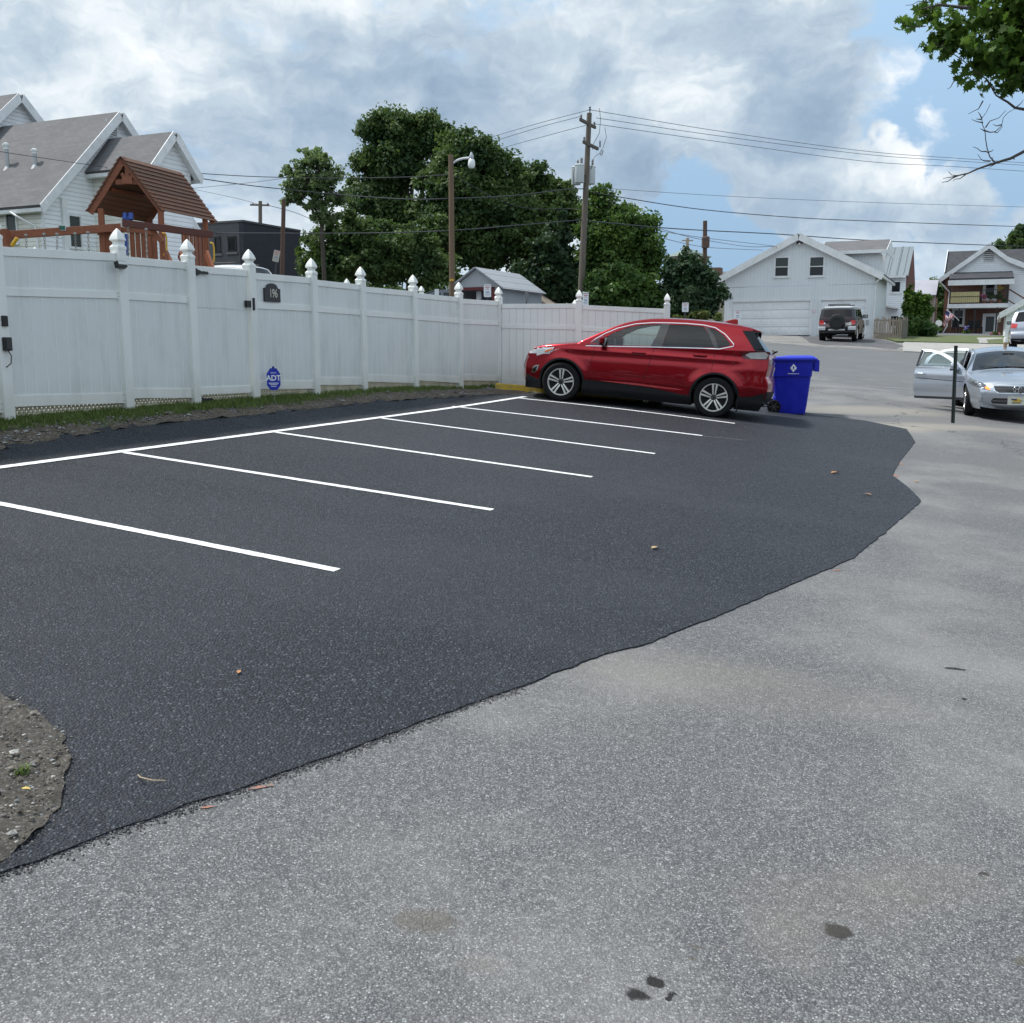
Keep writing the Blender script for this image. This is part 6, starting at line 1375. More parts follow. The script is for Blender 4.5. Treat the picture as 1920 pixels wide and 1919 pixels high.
# wing
wa, wb = pl_(208, 268), pl_(172, 318); wr_ = pl_(352, 326)
t_ = ((P(318, 264, Vector((wa.x, wa.y, 0)), E1) - wa)); Lw = math.hypot(t_.x, t_.y); hww = math.hypot(wa.x - wb.x, wa.y - wb.y)
wA_, wB_, wP_ = Vector(wb) + E1 * Lw, Vector((wa.x, wa.y, 0)) + E2 * hww + E1 * Lw + UP * wb.z, Vector(wa) + E1 * Lw
wallpoly('wing_wall', [(wA_.x, wA_.y, gzb), (wB_.x, wB_.y, gzb), wB_, wP_, wA_], E1, .12, M_wsid, wh)
inn = Vector((0, 0, 0)) + E2 * .35
wl = MB(); s0 = Vector((wb.x, wb.y, 0)) + E1 * .01; wl.prism([s0 + UP * gzb, s0 + UP * (wb.z + .0), s0 + E1 * (Lw - .14) + UP * (wb.z + .0), s0 + E1 * (Lw - .14) + UP * gzb], E2 * .12); wl.build('wing_wall', M_wsid_lit, wh)
gable_roof('wing_roof', wA_, wB_, wP_, -E1, Lw - .01, M_shg, wh, over=.35, rake=.28, trimw=.16)
# rear cross gable, upper left
g3 = on_slope(25, 226); bp3 = Vector((g3.x, g3.y, 0)); a3 = P(30, 184, bp3, E2); r3_ = 6.0; e3l = a3 - E2 * r3_ - UP * r3_ * .92; e3r = a3 + E2 * r3_ - UP * r3_ * .92
wallpoly('rear_wall', [(e3l.x, e3l.y, gzb), (e3r.x, e3r.y, gzb), e3r, a3, e3l], E1, .15, M_wsid, wh)
gable_roof('rear_roof', e3l, e3r, a3, -E1, 10, M_shg, wh, over=.3, rake=.28, trimw=.18)

# ---- dark grey block building
gb = H(455, 417, 55.0); g0 = Vector((gb.x, gb.y, 0)); zb = gz(g0) - 1.5; zt = gb.z
M_gblk = brick('grey_block', (.115, .118, .125), (.105, .108, .115), (.09, .09, .095), tuple(E1), .4, .2); M_navy = brick('navy_block', (.045, .048, .060), (.040, .043, .055), (.036, .038, .05), tuple(E2), .4, .2)
dg = thing('block_building', 'low flat roofed dark grey block building beyond the fence', 'building', (g0.x, g0.y, gz(g0)))
pe = P(563, 433, g0, E2); Lr = math.hypot(pe.x - g0.x, pe.y - g0.y); pw_ = P(352, 421, g0, E1); Ll = math.hypot(pw_.x - g0.x, pw_.y - g0.y) + 6
m = MB(); m.prism([g0 + UP * zb, g0 + UP * zt, g0 + E2 * Lr + UP * zt, g0 + E2 * Lr + UP * zb], -E1 * .25); m.build('wall', M_navy, dg)
m = MB(); q = g0 - E1 * .26; m.prism([q + UP * zb, q + UP * zt, q - E1 * Ll + UP * zt, q - E1 * Ll + UP * zb], E2 * .25); m.build('wall', M_gblk, dg)
m = MB(); m.prism([g0 + UP * (zt + .003) + E1 * .05 - E2 * .05, g0 + UP * (zt + .003) + E1 * .05 + E2 * Lr, g0 - E1 * Ll + UP * (zt + .003) + E2 * Lr, g0 - E1 * Ll + UP * (zt + .003) - E2 * .05], UP * .10); m.build('parapet_cap', mat('cap_grey', (.09, .095, .10), .5), dg)
for (u0, v0, u1, v1) in ((403, 447, 414, 474), (428, 446, 443, 471)):
    a = P(u0, v0, g0, E1); b = P(u1, v1, g0, E1); c = (a + b) / 2; w = math.hypot(a.x - b.x, a.y - b.y); h = a.z - b.z; f = MB()
    for (dx, dz, hw_, hh_) in ((-w/2, 0, .04, h/2), (w/2, 0, .04, h/2), (0, h/2, w/2 + .04, .04), (0, -h/2, w/2 + .04, .04)): f.obox(c + E1 * dx + UP * dz + N2 * .01, E1 * hw_, N2 * .03, UP * hh_)
    fo = f.build('window', M_blk, dg); g = MB(); g.obox(c + N2 * .003, E1 * w/2, N2 * .002, UP * h/2); g.build('pane', M_dglass, fo); g = MB(); g.obox(c - UP * (h/2 + .12) + N2 * .04, E1 * (w/2 + .12), N2 * .05, UP * .06); g.build('sill', mat('sill_grey', (.14, .145, .15), .7), fo)
# white annexe with a door between the tower and the grey building
q = H(330, 480, 43.5); q0 = Vector((q.x, q.y, 0)); dd_ = MB(); dd_.obox(Vector((q.x, q.y, q.z - .3)), E1 * .45, N2 * .03, UP * 1.05); dr = dd_.build('door', mat('door_white', (.72, .75, .80), .4), wh)

# ---- grey tin-roofed shed
sA, sB, sP = H(846, 541, 46), H(932, 541, 44.2), None; s0 = Vector((H(852, 540, 46.0).x, 46.0, 0)); ps_ = lambda u, v: P(u, v, s0, E1)
eL_, eR_, aP = ps_(851, 537), ps_(938, 540), ps_(890, 505); eR_.z = eL_.z = (eL_.z + eR_.z) / 2
mid = Vector(((eL_.x + eR_.x) / 2, (eL_.y + eR_.y) / 2, aP.z)); zb = gz(eL_) - 1.2
M_tin = mat('grey_board', (.40, .42, .44), .7, col2=(.34, .35, .37), nscale=2, stretch=(6, 6, .5)); 
M_tin = siding('grey_boards', (.44, .46, .49), .15, True, tuple(E1), (.36, .37, .38), .006); M_tinr = siding('tin_roof', (.36, .38, .41), .45, True, tuple(E1), (.30, .32, .34), .02, .45); M_tins = siding('grey_boards_side', (.36, .39, .42), .15, True, tuple(E2), (.30, .32, .34), .006)
sh = thing('shed', 'small grey tin roofed shed with a dark red framed opening below the trees', 'shed', (mid.x, mid.y, gz(mid)))
wd = (eR_ - eL_).normalized(); ow = (eR_ - eL_).length
dz = eL_.z - .03; l0, l1 = .17 * ow, .86 * ow; A0 = Vector((eL_.x, eL_.y, 0))
mb = MB(); mb.prism([A0 + wd * 0 + UP * zb, A0 + wd * l0 + UP * zb, A0 + wd * l0 + UP * dz, A0 + UP * dz], E2 * .1); mb.prism([A0 + wd * l1 + UP * zb, A0 + wd * ow + UP * zb, A0 + wd * ow + UP * dz, A0 + wd * l1 + UP * dz], E2 * .1)
mb.prism([A0 + UP * (dz + .001), A0 + wd * ow + UP * (dz + .001), mid], E2 * .1); mb.build('front_wall', M_tin, sh)
pb_ = P(985, 545, Vector((eR_.x, eR_.y, 0)), E2); Ls = math.hypot(pb_.x - eR_.x, pb_.y - eR_.y); Ls = max(4.5, min(Ls, 8))
mb = MB(); R0 = A0 + wd * ow - wd * .1; mb.prism([R0 + E2 * .11 + UP * zb, R0 + E2 * .11 + UP * eR_.z, R0 + E2 * Ls + UP * eR_.z, R0 + E2 * Ls + UP * zb], wd * .1); mb.build('side_wall', M_tins, sh)
mb = MB(); mb.prism([A0 + E2 * .11 + UP * zb, A0 + E2 * .11 + UP * eR_.z, A0 + E2 * Ls + UP * eR_.z, A0 + E2 * Ls + UP * zb], wd * .1); mb.prism([A0 + E2 * Ls + UP * zb, A0 + E2 * Ls + UP * eR_.z, A0 + wd * ow + E2 * Ls + UP * eR_.z, A0 + wd * ow + E2 * Ls + UP * zb], E2 * .1); mb.build('back_wall', M_tins, sh)
gable_roof('roof', eL_, eR_, mid, E2, Ls, M_tinr, sh, over=.3, rake=.22, th=.05, trim=False)
mb = MB(); fr_ = mat('oxide_red', (.12, .022, .025), .6)
mb.obox(A0 + wd * (l0 + l1) / 2 + UP * (dz - .06) - E2 * .03, wd * ((l1 - l0) / 2), E2 * .03, UP * .07)
for l in (l0, l1): mb.obox(A0 + wd * l + UP * (dz + zb) / 2 - E2 * .03, wd * .06, E2 * .03, UP * (dz - zb) / 2)
mb.build('opening_frame', fr_, sh)
bs_ = H(1010, 560, 52); b0 = Vector((bs_.x, bs_.y, 0)); bsh = thing('lean_to', 'brown boarded lean-to with a sloping roof beside the grey shed', 'shed', (b0.x, b0.y, gz(b0)))
pA, pB = P(984, 546, b0, E1), P(1030, 576, b0, E1); m = MB(); m.prism([pA, pB, (pB.x, pB.y, gz(b0)), (pA.x, pA.y, gz(b0))], E2 * 2); m.build('wall', siding('brown_boards', (.13, .065, .045), .14, True, tuple(E1), (.10, .05, .035), .006), bsh)
sl = (pB - pA).normalized(); m = MB(); m.prism([pA - sl * .3 - E2 * .25 + UP * .02, pB + sl * .3 - E2 * .25 + UP * .02, pB + sl * .3 + E2 * 2.3 + UP * .02, pA - sl * .3 + E2 * 2.3 + UP * .02], UP * .09); m.build('roof', mat('brown_roof', (.25, .21, .17), .8), bsh)

# ---- big white garage
gc = Vector((H(1500, 600, 62).x, 62.0, 0)); PG = lambda u, v: P(u, v, gc, E1)
L_, R_, A_ = PG(1360, 519), PG(1641, 514), PG(1501, 444); zl = (L_.z + R_.z) / 2; L_.z = R_.z = zl; cx_ = (L_ + R_) / 2; A_ = Vector((cx_.x, cx_.y, A_.z)); Wg = (R_ - L_).length; zf = PG(1500, 629).z; zb = zf - .6
gar = thing('garage', 'large pale grey garage with a wide double door and a single door', 'garage', (cx_.x, cx_.y, zf))
M_gsid = siding('garage_siding', (.74, .77, .79), .20, True, tuple(E1), (.66, .69, .71), .005); M_gside = siding('garage_siding_side', (.74, .77, .79), .20, True, tuple(E2), (.66, .69, .71), .005)
def gx(u): p = PG(u, 600); return (Vector((p.x, p.y, 0)) - Vector((L_.x, L_.y, 0))).dot(E1)
B0 = Vector((L_.x, L_.y, 0)); d1a, d1b, d2a, d2b = gx(1373), gx(1518), gx(1538), gx(1622); ztop = PG(1500, 565).z
def gpt(s, z): return B0 + E1 * s + UP * z
mb = MB()
for (a, b) in ((0, d1a), (d1b, d2a), (d2b, Wg)): mb.prism([gpt(a, zb), gpt(b, zb), gpt(b, ztop), gpt(a, ztop)], E2 * .15)
zband = PG(1500, 537).z
mb.prism([gpt(0, ztop + .001), gpt(Wg, ztop + .001), gpt(Wg, zband), gpt(0, zband)], E2 * .15); mb.prism([gpt(0, zband + .02) - E2 * .02, gpt(Wg, zband + .02) - E2 * .02, R_ - E2 * .02, A_ - E2 * .02, L_ - E2 * .02], E2 * .15); mb.build('front_wall', M_gsid, gar)
mb = MB(); Lg = 8.0; q = gpt(Wg - .15, 0) + E2 * .151; mb.prism([q + UP * zb, q + UP * zl, q + E2 * Lg + UP * zl, q + E2 * Lg + UP * zb], E1 * .15); mb.build('side_wall', M_gside, gar)
mb = MB(); q = gpt(0, 0) + E2 * .151; mb.prism([q + UP * zb, q + UP * zl, q + E2 * Lg + UP * zl, q + E2 * Lg + UP * zb], E1 * .15); mb.build('side_wall', M_gside, gar)
gable_roof('roof', L_, R_, A_, E2, Lg, M_shg, gar, over=.45, rake=.35, trimw=.22)
def garage_door(sa, sb, cols, rows=4):
    w = sb - sa; h = ztop - zf; mb = MB(); mb.obox(gpt((sa + sb) / 2, zf + h / 2) + E2 * .08, E1 * w / 2, E2 * .02, UP * h / 2); d = mb.build('garage_door', mat('door_paint', (.84, .86, .88), .4, col2=(.78, .80, .82), nscale=.8), gar)
    m = MB(); cw = w / cols; rh = h / rows
    for i in range(cols):
        for j in range(rows):
            c = gpt(sa + cw * (i + .5), zf + rh * (j + .5)) + E2 * .058; a, b = cw * .40, rh * .30
            o = [c + E1 * x * a + UP * z * b for x, z in ((-1, -1), (1, -1), (1, 1), (-1, 1))]; i_ = [c + E1 * x * (a - .05) + UP * z * (b - .05) - E2 * .012 for x, z in ((-1, -1), (1, -1), (1, 1), (-1, 1))]
            m.add(o + i_, [(0, 1, 5, 4), (1, 2, 6, 5), (2, 3, 7, 6), (3, 0, 4, 7), (4, 5, 6, 7)])
    m.build('raised_panels', MATS['door_paint'], d)
    m = MB()
    for j in range(1, rows): m.obox(gpt((sa + sb) / 2, zf + rh * j) + E2 * .058, E1 * w / 2, E2 * .003, UP * .012)
    m.build('door_joint', mat('joint_grey', (.40, .42, .45), .6), d)
    m = MB(); m.obox(gpt((sa + sb) / 2, ztop + .06) - E2 * .03, E1 * (w / 2 + .11), E2 * .03, UP * .06)
    for s_ in (sa - .055, sb + .055): m.obox(gpt(s_, (zf + ztop) / 2) - E2 * .03, E1 * .055, E2 * .03, UP * (ztop - zf) / 2)
    m.build('door_casing', M_trim, d)
garage_door(d1a, d1b, 8); garage_door(d2a, d2b, 4)
for (u0, v0, u1, v1) in ((1455, 485, 1477, 518), (1520, 484, 1543, 517)):
    a, b = PG(u0, v0), PG(u1, v1); window(gar, (a + b) / 2 - E2 * .02, E1, -E2, math.hypot(a.x - b.x, a.y - b.y), a.z - b.z, frame=.09)
lm = PG(1500, 456); m = MB(); m.obox(lm - E2 * .12, E1 * .16, E2 * .1, UP * .05); lo_ = m.build('flood_light', M_plast, gar); m = MB(); m.lathe([(.05, 0), (.10, -.14)], lm - E2 * .2, UP - E2 * .6, 10); m.build('lamp_head', M_trim, lo_)
face_text('house_number', '188', PG(1367.5, 560) - E2 * .03, E1, UP, .26, mat('number_grey', (.16, .18, .21), .6), gar, .01, sx=1.15)
mb = MB(); q = PG(1526, 584); mb.obox(q - E2 * .02, E1 * .13, E2 * .01, UP * .10); mb.build('notice', mat('notice_pink', (.72, .62, .66), .6), gar)
mb = MB(); q = PG(1626, 605); mb.obox(q - E2 * .05, E1 * .08, E2 * .05, UP * .13); mb.build('meter', mat('meter_grey', (.35, .37, .40), .5), gar)
mb = MB(); q = gpt(Wg + .45, zl - .05) - E2 * .2; mb.tube([q, q + UP * -.15, q - E1 * .35 - UP * .5, gpt(Wg + .06, zl - .7) - E2 * .03, gpt(Wg + .06, zb) - E2 * .03], .045, 6); mb.build('downspout', M_trim, gar)
# dormer over the right roof slope
dq = Vector((R_.x, R_.y, 0)) + E2 * 3.0; PD = lambda u, v: P(u, v, dq, E1)
c1, c2, c3, c4 = PD(1560, 460), PD(1662, 452), PD(1655, 474), PD(1587, 474); mb = MB()
w0 = dq - E1 * 3.2; w1 = dq - E1 * .1; zt_ = c3.z; mb.prism([w0 + UP * (zl + .2), w1 + UP * (zl - .6), w1 + UP * zt_, w0 + UP * zt_], E2 * 4.5); mb.build('dormer_wall', M_gsid, gar)
mb = MB(); ra = w0 - E1 * .35 - E2 * .35 + UP * (zt_ + .02); rb = w1 + E1 * .42 - E2 * .35 + UP * (zt_ + .02); rise = c2.z - c3.z + .15; mb.prism([ra, rb, rb + E2 * 2.6 + UP * rise, ra + E2 * 2.6 + UP * rise], UP * .12); mb.build('dormer_roof', M_shg, gar)
mb = MB(); mb.prism([rb + UP * .12 + E1 * .03, rb + E2 * 2.6 + UP * (rise + .12) + E1 * .03, rb + E2 * 5.2 + UP * .12 + E1 * .03, rb + E2 * 5.2 + E1 * .03 - UP * .1, rb + E1 * .03 - UP * .1], -E1 * .03); mb.build('dormer_gable', M_trim, gar)
mb = MB(); mb.obox((ra + rb) / 2 - E2 * .03 + UP * .03, E1 * (rb - ra).length / 2, E2 * .03, UP * .1); mb.build('gutter', M_trim, gar)
# paved apron before the garage: patched asphalt and concrete
def strip_px(name, pts, mt, top, skirt=.03, kind='structure', desc=None):
    return tag(drape(name, wiggle([gp(*q) for q in pts][::-1], .06, .5, seed=7, fr=.8), mt, top, skirt, .8), desc, kind=kind)
M_ap = soil_mat('worn_apron', (.17, .165, .16), (.24, .23, .22), (.30, .29, .28), 1.6)
strip_px('apron', [(1340, 634), (1400, 640), (1480, 647), (1550, 653), (1600, 655), (1650, 659), (1697, 661), (1693, 644), (1640, 633), (1400, 629), (1300, 627)], M_ap, .006, 0)
M_patch = mat('patched_asphalt', (.075, .077, .082), .8, col2=(.11, .11, .115), nscale=1.5)
strip_px('apron_patch', [(1520, 644), (1548, 649), (1560, 648), (1605, 650), (1640, 652), (1680, 656), (1694, 650), (1650, 637), (1600, 634), (1500, 631)], M_patch, .012, 0)
# ---- right side: lawn, walk
M_lawn2 = mat('front_lawn', (.075, .105, .032), .9, col2=(.11, .125, .05), nscale=1.2, bump=1, bscale=60)
strip_px('pavement', [(1693, 661), (1760, 664), (1860, 667), (1990, 669), (1990, 648), (1860, 646), (1760, 643.5), (1693, 642.5)], M_conc, .05, .06)
strip_px('front_lawn', [(1680, 643.5), (1760, 645.5), (1838, 647), (1880, 648), (1990, 650), (1990, 636), (1860, 633), (1760, 632), (1660, 630), (1640, 633)], M_lawn2, .09, .06)
strip_px('front_walk', [(1836, 647), (1852, 647.5), (1850, 641), (1880, 639), (1880, 637), (1832, 637), (1834, 641)], M_conc, .10, .02)

# ---- house with standing seam roof behind the garage
y1 = 76.0; q = H(1690, 600, y1); h1 = Vector((q.x, q.y, 0)); P1_ = lambda u, v: P(u, v, h1, E1)
hs = thing('house', 'white sided house with grey standing seam metal roof behind the garage', 'house', (h1.x, h1.y, gz(h1)))
a, b = P1_(1630, 521), P1_(1699, 521); zw = a.z; z0 = gz(h1) - 1; m = MB(); A1, B1 = Vector((a.x, a.y, 0)) - E1 * 3, Vector((b.x, b.y, 0)); m.prism([A1 + UP * z0, B1 + UP * z0, B1 + UP * zw, A1 + UP * zw], E2 * .2); m.build('wall', M_wsid, hs)
tz = P1_(1707, 464).z; dpt = 4.2; rr0 = B1 + E1 * .15
M_seam = siding('seam_roof', (.19, .225, .245), .50, True, tuple(E1), (.17, .20, .22), .05, .5)
m = MB(); m.prism([A1 - E2 * .3 + UP * zw, rr0 - E2 * .3 + UP * zw, rr0 + E2 * dpt + UP * (tz + .35), A1 + E2 * dpt + UP * (tz + .35)], UP * .06); m.build('roof', M_seam, hs)
m = MB(); L_m = (rr0 - A1).length
for k in range(int(L_m / .75)): p0_ = A1 + E1 * (.4 + k * .75); m.beam(p0_ - E2 * .3 + UP * (zw + .08), p0_ + E2 * dpt + UP * (tz + .43), .05, .07)
m.build('roof_seams', mat('seam_metal', (.20, .235, .25), .45), hs)
M_rbrick = brick('red_brick', (.20, .088, .058), (.155, .070, .048), (.22, .17, .15), tuple(E1)); M_rbrick2 = brick('red_brick_side', (.19, .060, .042), (.15, .048, .036), (.22, .17, .15), tuple(E2))
m = MB(); m.prism([B1 + UP * z0, B1 + UP * (zw - .05), B1 + E2 * dpt + UP * (tz + .30), B1 + E2 * dpt * 2 + UP * (zw - .05), B1 + E2 * dpt * 2 + UP * z0], -E1 * .19 ); 
m.v = [tuple(Vector(v) + E1 * .12 + E2 * .21) for v in m.v]; m.build('gable_wall', M_rbrick2, hs)
m = MB(); m.obox((A1 + B1) / 2 - E2 * .36 + UP * (zw - .02), E1 * (B1 - A1).length / 2, E2 * .06, UP * .08); m.build('gutter', M_trim, hs)
a, b = P1_(1673, 530), P1_(1687, 548); window(hs, (a + b) / 2, E1, -E2, math.hypot(a.x - b.x, a.y - b.y), a.z - b.z, double=False, frame=.1)
a, b = P1_(1671, 594), P1_(1683, 612); window(hs, (a + b) / 2, E1, -E2, math.hypot(a.x - b.x, a.y - b.y), a.z - b.z, double=False, frame=.08)
a = P1_(1660, 578); m = MB(); m.prism([a - E2 * 1.2 - E1 * .2, a - E2 * 1.2 + E1 * .9 - UP * .25, a + E1 * .9 - UP * .15, a - E1 * .2 + UP * .1], UP * .08); m.build('porch_roof', M_shg, hs)
# ---- cream outbuilding
q = H(1735, 600, 84); h2 = Vector((q.x, q.y, 0)); P2_ = lambda u, v: P(u, v, h2, E1); cr_ = thing('outbuilding', 'cream sided outbuilding with pale tin roof and green shutter behind the evergreens', 'building', (h2.x, h2.y, gz(h2)))
a, b = P2_(1690, 557), P2_(1753, 557); t2 = P2_(1750, 526).z; z0 = gz(h2) - 1; A1, B1 = Vector((a.x, a.y, 0)), Vector((b.x, b.y, 0)); zw = a.z
m = MB(); m.prism([A1 + UP * z0, B1 + UP * z0, B1 + UP * zw, A1 + UP * zw], E2 * 5); m.build('wall', siding('cream_siding', (.60, .55, .40), .15, col2=(.52, .47, .34)), cr_)
m = MB(); m.prism([A1 - E2 * .3 + UP * (zw + .01), B1 + E1 * .1 - E2 * .3 + UP * (zw + .01), B1 + E1 * .1 + E2 * 2.6 + UP * (t2 + .1), A1 + E2 * 2.6 + UP * (t2 + .1)], UP * .07); m.build('roof', mat('pale_tin', (.40, .40, .45), .45, col2=(.34, .34, .39), nscale=.8), cr_)
a = P2_(1731, 578); m = MB(); m.obox(a - E2 * .03, E1 * .25, E2 * .03, UP * .85); m.build('shutter', mat('teal', (.01, .11, .10), .5), cr_)
m = MB(); m.obox(B1 + UP * (z0 + zw) / 2 - E2 * .02, E1 * .07, E2 * .04, UP * (zw - z0) / 2); m.build('corner_board', M_trim, cr_)

# ---- brick and siding house with the balcony
q = H(1830, 610, 80); h3 = Vector((q.x, q.y, 0)); E1h, E2h = E1, E2; P3_ = lambda u, v: P(u, v, h3, E1)
bh = thing('house', 'brick house with white sided gable and an upstairs balcony', 'house', (h3.x, h3.y, gz(h3)))
eA = P3_(1773, 519); ap3 = P3_(1855, 464); zE = eA.z; zT = ap3.z; A1 = Vector((eA.x, eA.y, 0)); apx = Vector((ap3.x, ap3.y, 0)); hw3 = (apx - A1).length; B1 = apx + E1 * hw3 * 1.9; z0 = gz(h3) - 1
s_of = lambda u, v=600: (Vector((P3_(u, v).x, P3_(u, v).y, 0)) - A1).dot(E1)
z_of = lambda v, u=1830: P3_(u, v).z
pt3 = lambda s, z, o=0: A1 + E1 * s + UP * z - E2 * o
s1 = s_of(1888)
m = MB(); m.prism([pt3(0, z0), pt3(s1, z0), pt3(s1, zE), pt3(0, zE)], E2 * .25); m.build('brick_wall', M_rbrick, bh)
Wt = (B1 - A1).length
m = MB(); m.prism([pt3(s1 + .001, z0), pt3(Wt, z0), pt3(Wt, zE - .6), pt3(Wt, zE), pt3(s1 + .001, zE)], E2 * .25); m.build('sided_wall', M_wsid, bh)
m = MB(); m.prism([pt3(0, zE + .002, .02), pt3(Wt, zE + .002, .02), pt3(hw3 * 1.45, zT - (zT - zE) * .48, .02), pt3(hw3, zT, .02)], E2 * .25); m.build('gable_wall', M_wsid, bh)
def rake_(p, q_, nm='roof_edge'):
    m = MB(); d = (q_ - p).normalized(); nn = Vector((0, 0, 1)); m.prism([p - E2 * .42 + UP * .15, q_ - E2 * .42 + UP * .15, q_ - E2 * .42 - UP * .24, p - E2 * .42 - UP * .24], -E2 * -.05); m.build(nm, M_trim, bh)
    m = MB(); m.prism([p - E2 * .36, q_ - E2 * .36, q_ + E2 * 8, p + E2 * 8], UP * .13); m.build('roof', M_shd, bh)
dl_ = (pt3(0, zE) - pt3(hw3, zT)).normalized()
rake_(pt3(0, zE) + dl_ * .5, pt3(hw3, zT + .1)); k1 = pt3(hw3 * 1.45, zT - (zT - zE) * .45); rake_(pt3(hw3, zT + .1), k1); rake_(k1, pt3(hw3 * 2.2, zE + .2))
# main roof behind with its ridge along the street
rz0 = z_of(478); m = MB(); m.prism([pt3(-.1, zE + .1) + E2 * .6, pt3(Wt + 2, zE + .1) + E2 * .6, pt3(Wt + 2, rz0 + .55) + E2 * 4.6, pt3(-.1, rz0 + .55) + E2 * 4.6], UP * .13); m.build('main_roof', M_shd, bh)
m = MB(); m.prism([pt3(0, z0) + E2 * .26, pt3(0, zE) + E2 * .26, pt3(0, rz0 + .4) + E2 * 4.6, pt3(0, zE) + E2 * 9, pt3(0, z0) + E2 * 9], E1 * .2); m.build('end_wall', M_rbrick2, bh)
m = MB(); m.prism([pt3(-.14, zE + .05) + E2 * .5, pt3(-.14, rz0 + .6) + E2 * 4.6, pt3(-.14, rz0 + .85) + E2 * 4.6, pt3(-.14, zE + .35) + E2 * .5], E1 * .05); m.build('roof_edge', M_trim, bh)
vent(bh, P3_(1855, 478) - E2 * .04, E1, -E2, .65, 1.0)
# porch: roof, floor, posts
sa, sb = s_of(1783, 520), s_of(1896, 520); D = 2.2; zr0, zr1 = z_of(515.5), z_of(526)
sc_ = (80 - D * .9) / 80
m = MB(); m.prism([pt3(sa - .05, zr0 + .05, .03), pt3(sb + .05, zr0 + .05, .03), pt3(sb + .15, zr1 - .1, D), pt3(sa - .05, zr1 - .1, D)], UP * .12); m.build('porch_roof', M_shd, bh)
m = MB(); m.obox(pt3((sa + sb) / 2 + .05, zr1 - .30, D), E1 * ((sb - sa) / 2 + .15), E2 * .06, UP * .19); m.build('porch_fascia', M_trim, bh)
zf0, zf1 = z_of(569.5), z_of(577); fa, fb = s_of(1778, 573), s_of(1889, 573)
m = MB(); m.obox(pt3((fa + fb) / 2, (zf0 + zf1) / 2 - .12, D / 2), E1 * (fb - fa) / 2, E2 * D / 2, UP * (zf0 - zf1) / 2); m.build('balcony_floor', M_trim, bh)
for s_ in (fa + .15, fb - .1):
    m = MB(); m.obox(pt3(s_, (zf0 + zr1) / 2 - .2, D - .1), E1 * .05, E2 * .05, UP * (zr1 - zf0) / 2); m.build('porch_post', M_blk, bh)
rt = zf0 + .92; sm = s_of(1837, 560)
m = MB(); m.obox(pt3((fa + .2 + sm) / 2, (rt + zf0) / 2 - .1, D - .05), E1 * (sm - fa - .2) / 2, E2 * .03, UP * .40); m.build('balcony_screen', siding('cream_slats', (.52, .45, .22), .14, True, tuple(E1), (.45, .39, .20), .03), bh)
m = MB(); 
for z_ in (rt - .05, rt - .5, zf0 - .05): m.obox(pt3((fa + .15 + fb - .1) / 2, z_, D), E1 * (fb - fa - .25) / 2, E2 * .015, UP * .02)
s_ = sm
while s_ < fb - .1: m.obox(pt3(s_, (rt + zf0) / 2, D), E1 * .008, E2 * .008, UP * .45); s_ += .13
m.build('balcony_railing', M_blk, bh)
for u in (1798, 1827, 1867):
    m = MB(); m.obox(pt3(s_of(u, 610), (z0 + 1 + zf1) / 2 - .1, D - .1), E1 * .05, E2 * .05, UP * (zf1 - z0 - 1) / 2); m.build('porch_post', M_blk, bh)
a, b = P3_(1790, 583), P3_(1804, 609); window(bh, (a + b) / 2, E1, -E2, math.hypot(a.x - b.x, a.y - b.y), a.z - b.z, frame=.16, double=True)
a, b = P3_(1849, 531), P3_(1863, 560); window(bh, (a + b) / 2, E1, -E2, math.hypot(a.x - b.x, a.y - b.y), a.z - b.z, frame=.2, double=False)
a, b = P3_(1843, 589), P3_(1868, 636); c = (a + b) / 2; w, h = math.hypot(a.x - b.x, a.y - b.y), a.z - b.z; m = MB(); m.obox(c - E2 * .04, E1 * w / 2, E2 * .04, UP * h / 2); dr = m.build('door', M_trim, bh); m = MB(); m.obox(c - E2 * .085 + UP * .15, E1 * w * .27, E2 * .004, UP * h * .30); m.build('pane', M_bglass, dr)
q = P3_(1873, 600); m = MB(); m.prism([q + E1 * x + UP * z - E2 * .02 for x, z in [(-.13, -.22), (.13, -.22), (.13, .12), (.08, .22), (-.08, .22), (-.13, .12)]], -E2 * .02); m.build('house_plaque', mat('plaque_cream', (.60, .56, .42), .6), bh)
q = P3_(1874, 541); m = MB(); m.prism([q - E2 * .02 + E1 * (r * math.cos(a_)) + UP * (r * math.sin(a_)) for a_, r in [(math.pi * k / 4, .36 if k % 2 == 0 else .17) for k in range(8)]], -E2 * .03); m.build('wall_star', mat('star_gold', (.42, .28, .06), .6), bh)
dsx = MB(); dsx.tube([pt3(-.35, zE - .1, .3), pt3(-.3, zE - .5, .25), pt3(.35, zE - 1.2, .1), pt3(.35, z0 + 1.6, .1), pt3(.05, z0 + 1.0, .2)], .06, 6); dsx.build('downspout', M_trim, bh)
st_ = MB(); q0 = pt3(fb, rt, D - .6); st_.beam(q0, q0 + E1 * 2.6 - UP * 1.7, .06, .10); st_.beam(q0 - UP * .8, q0 + E1 * 2.6 - UP * 2.5, .06, .08); st_.build('stair_rail', mat('rail_brown', (.16, .06, .04), .6), bh)
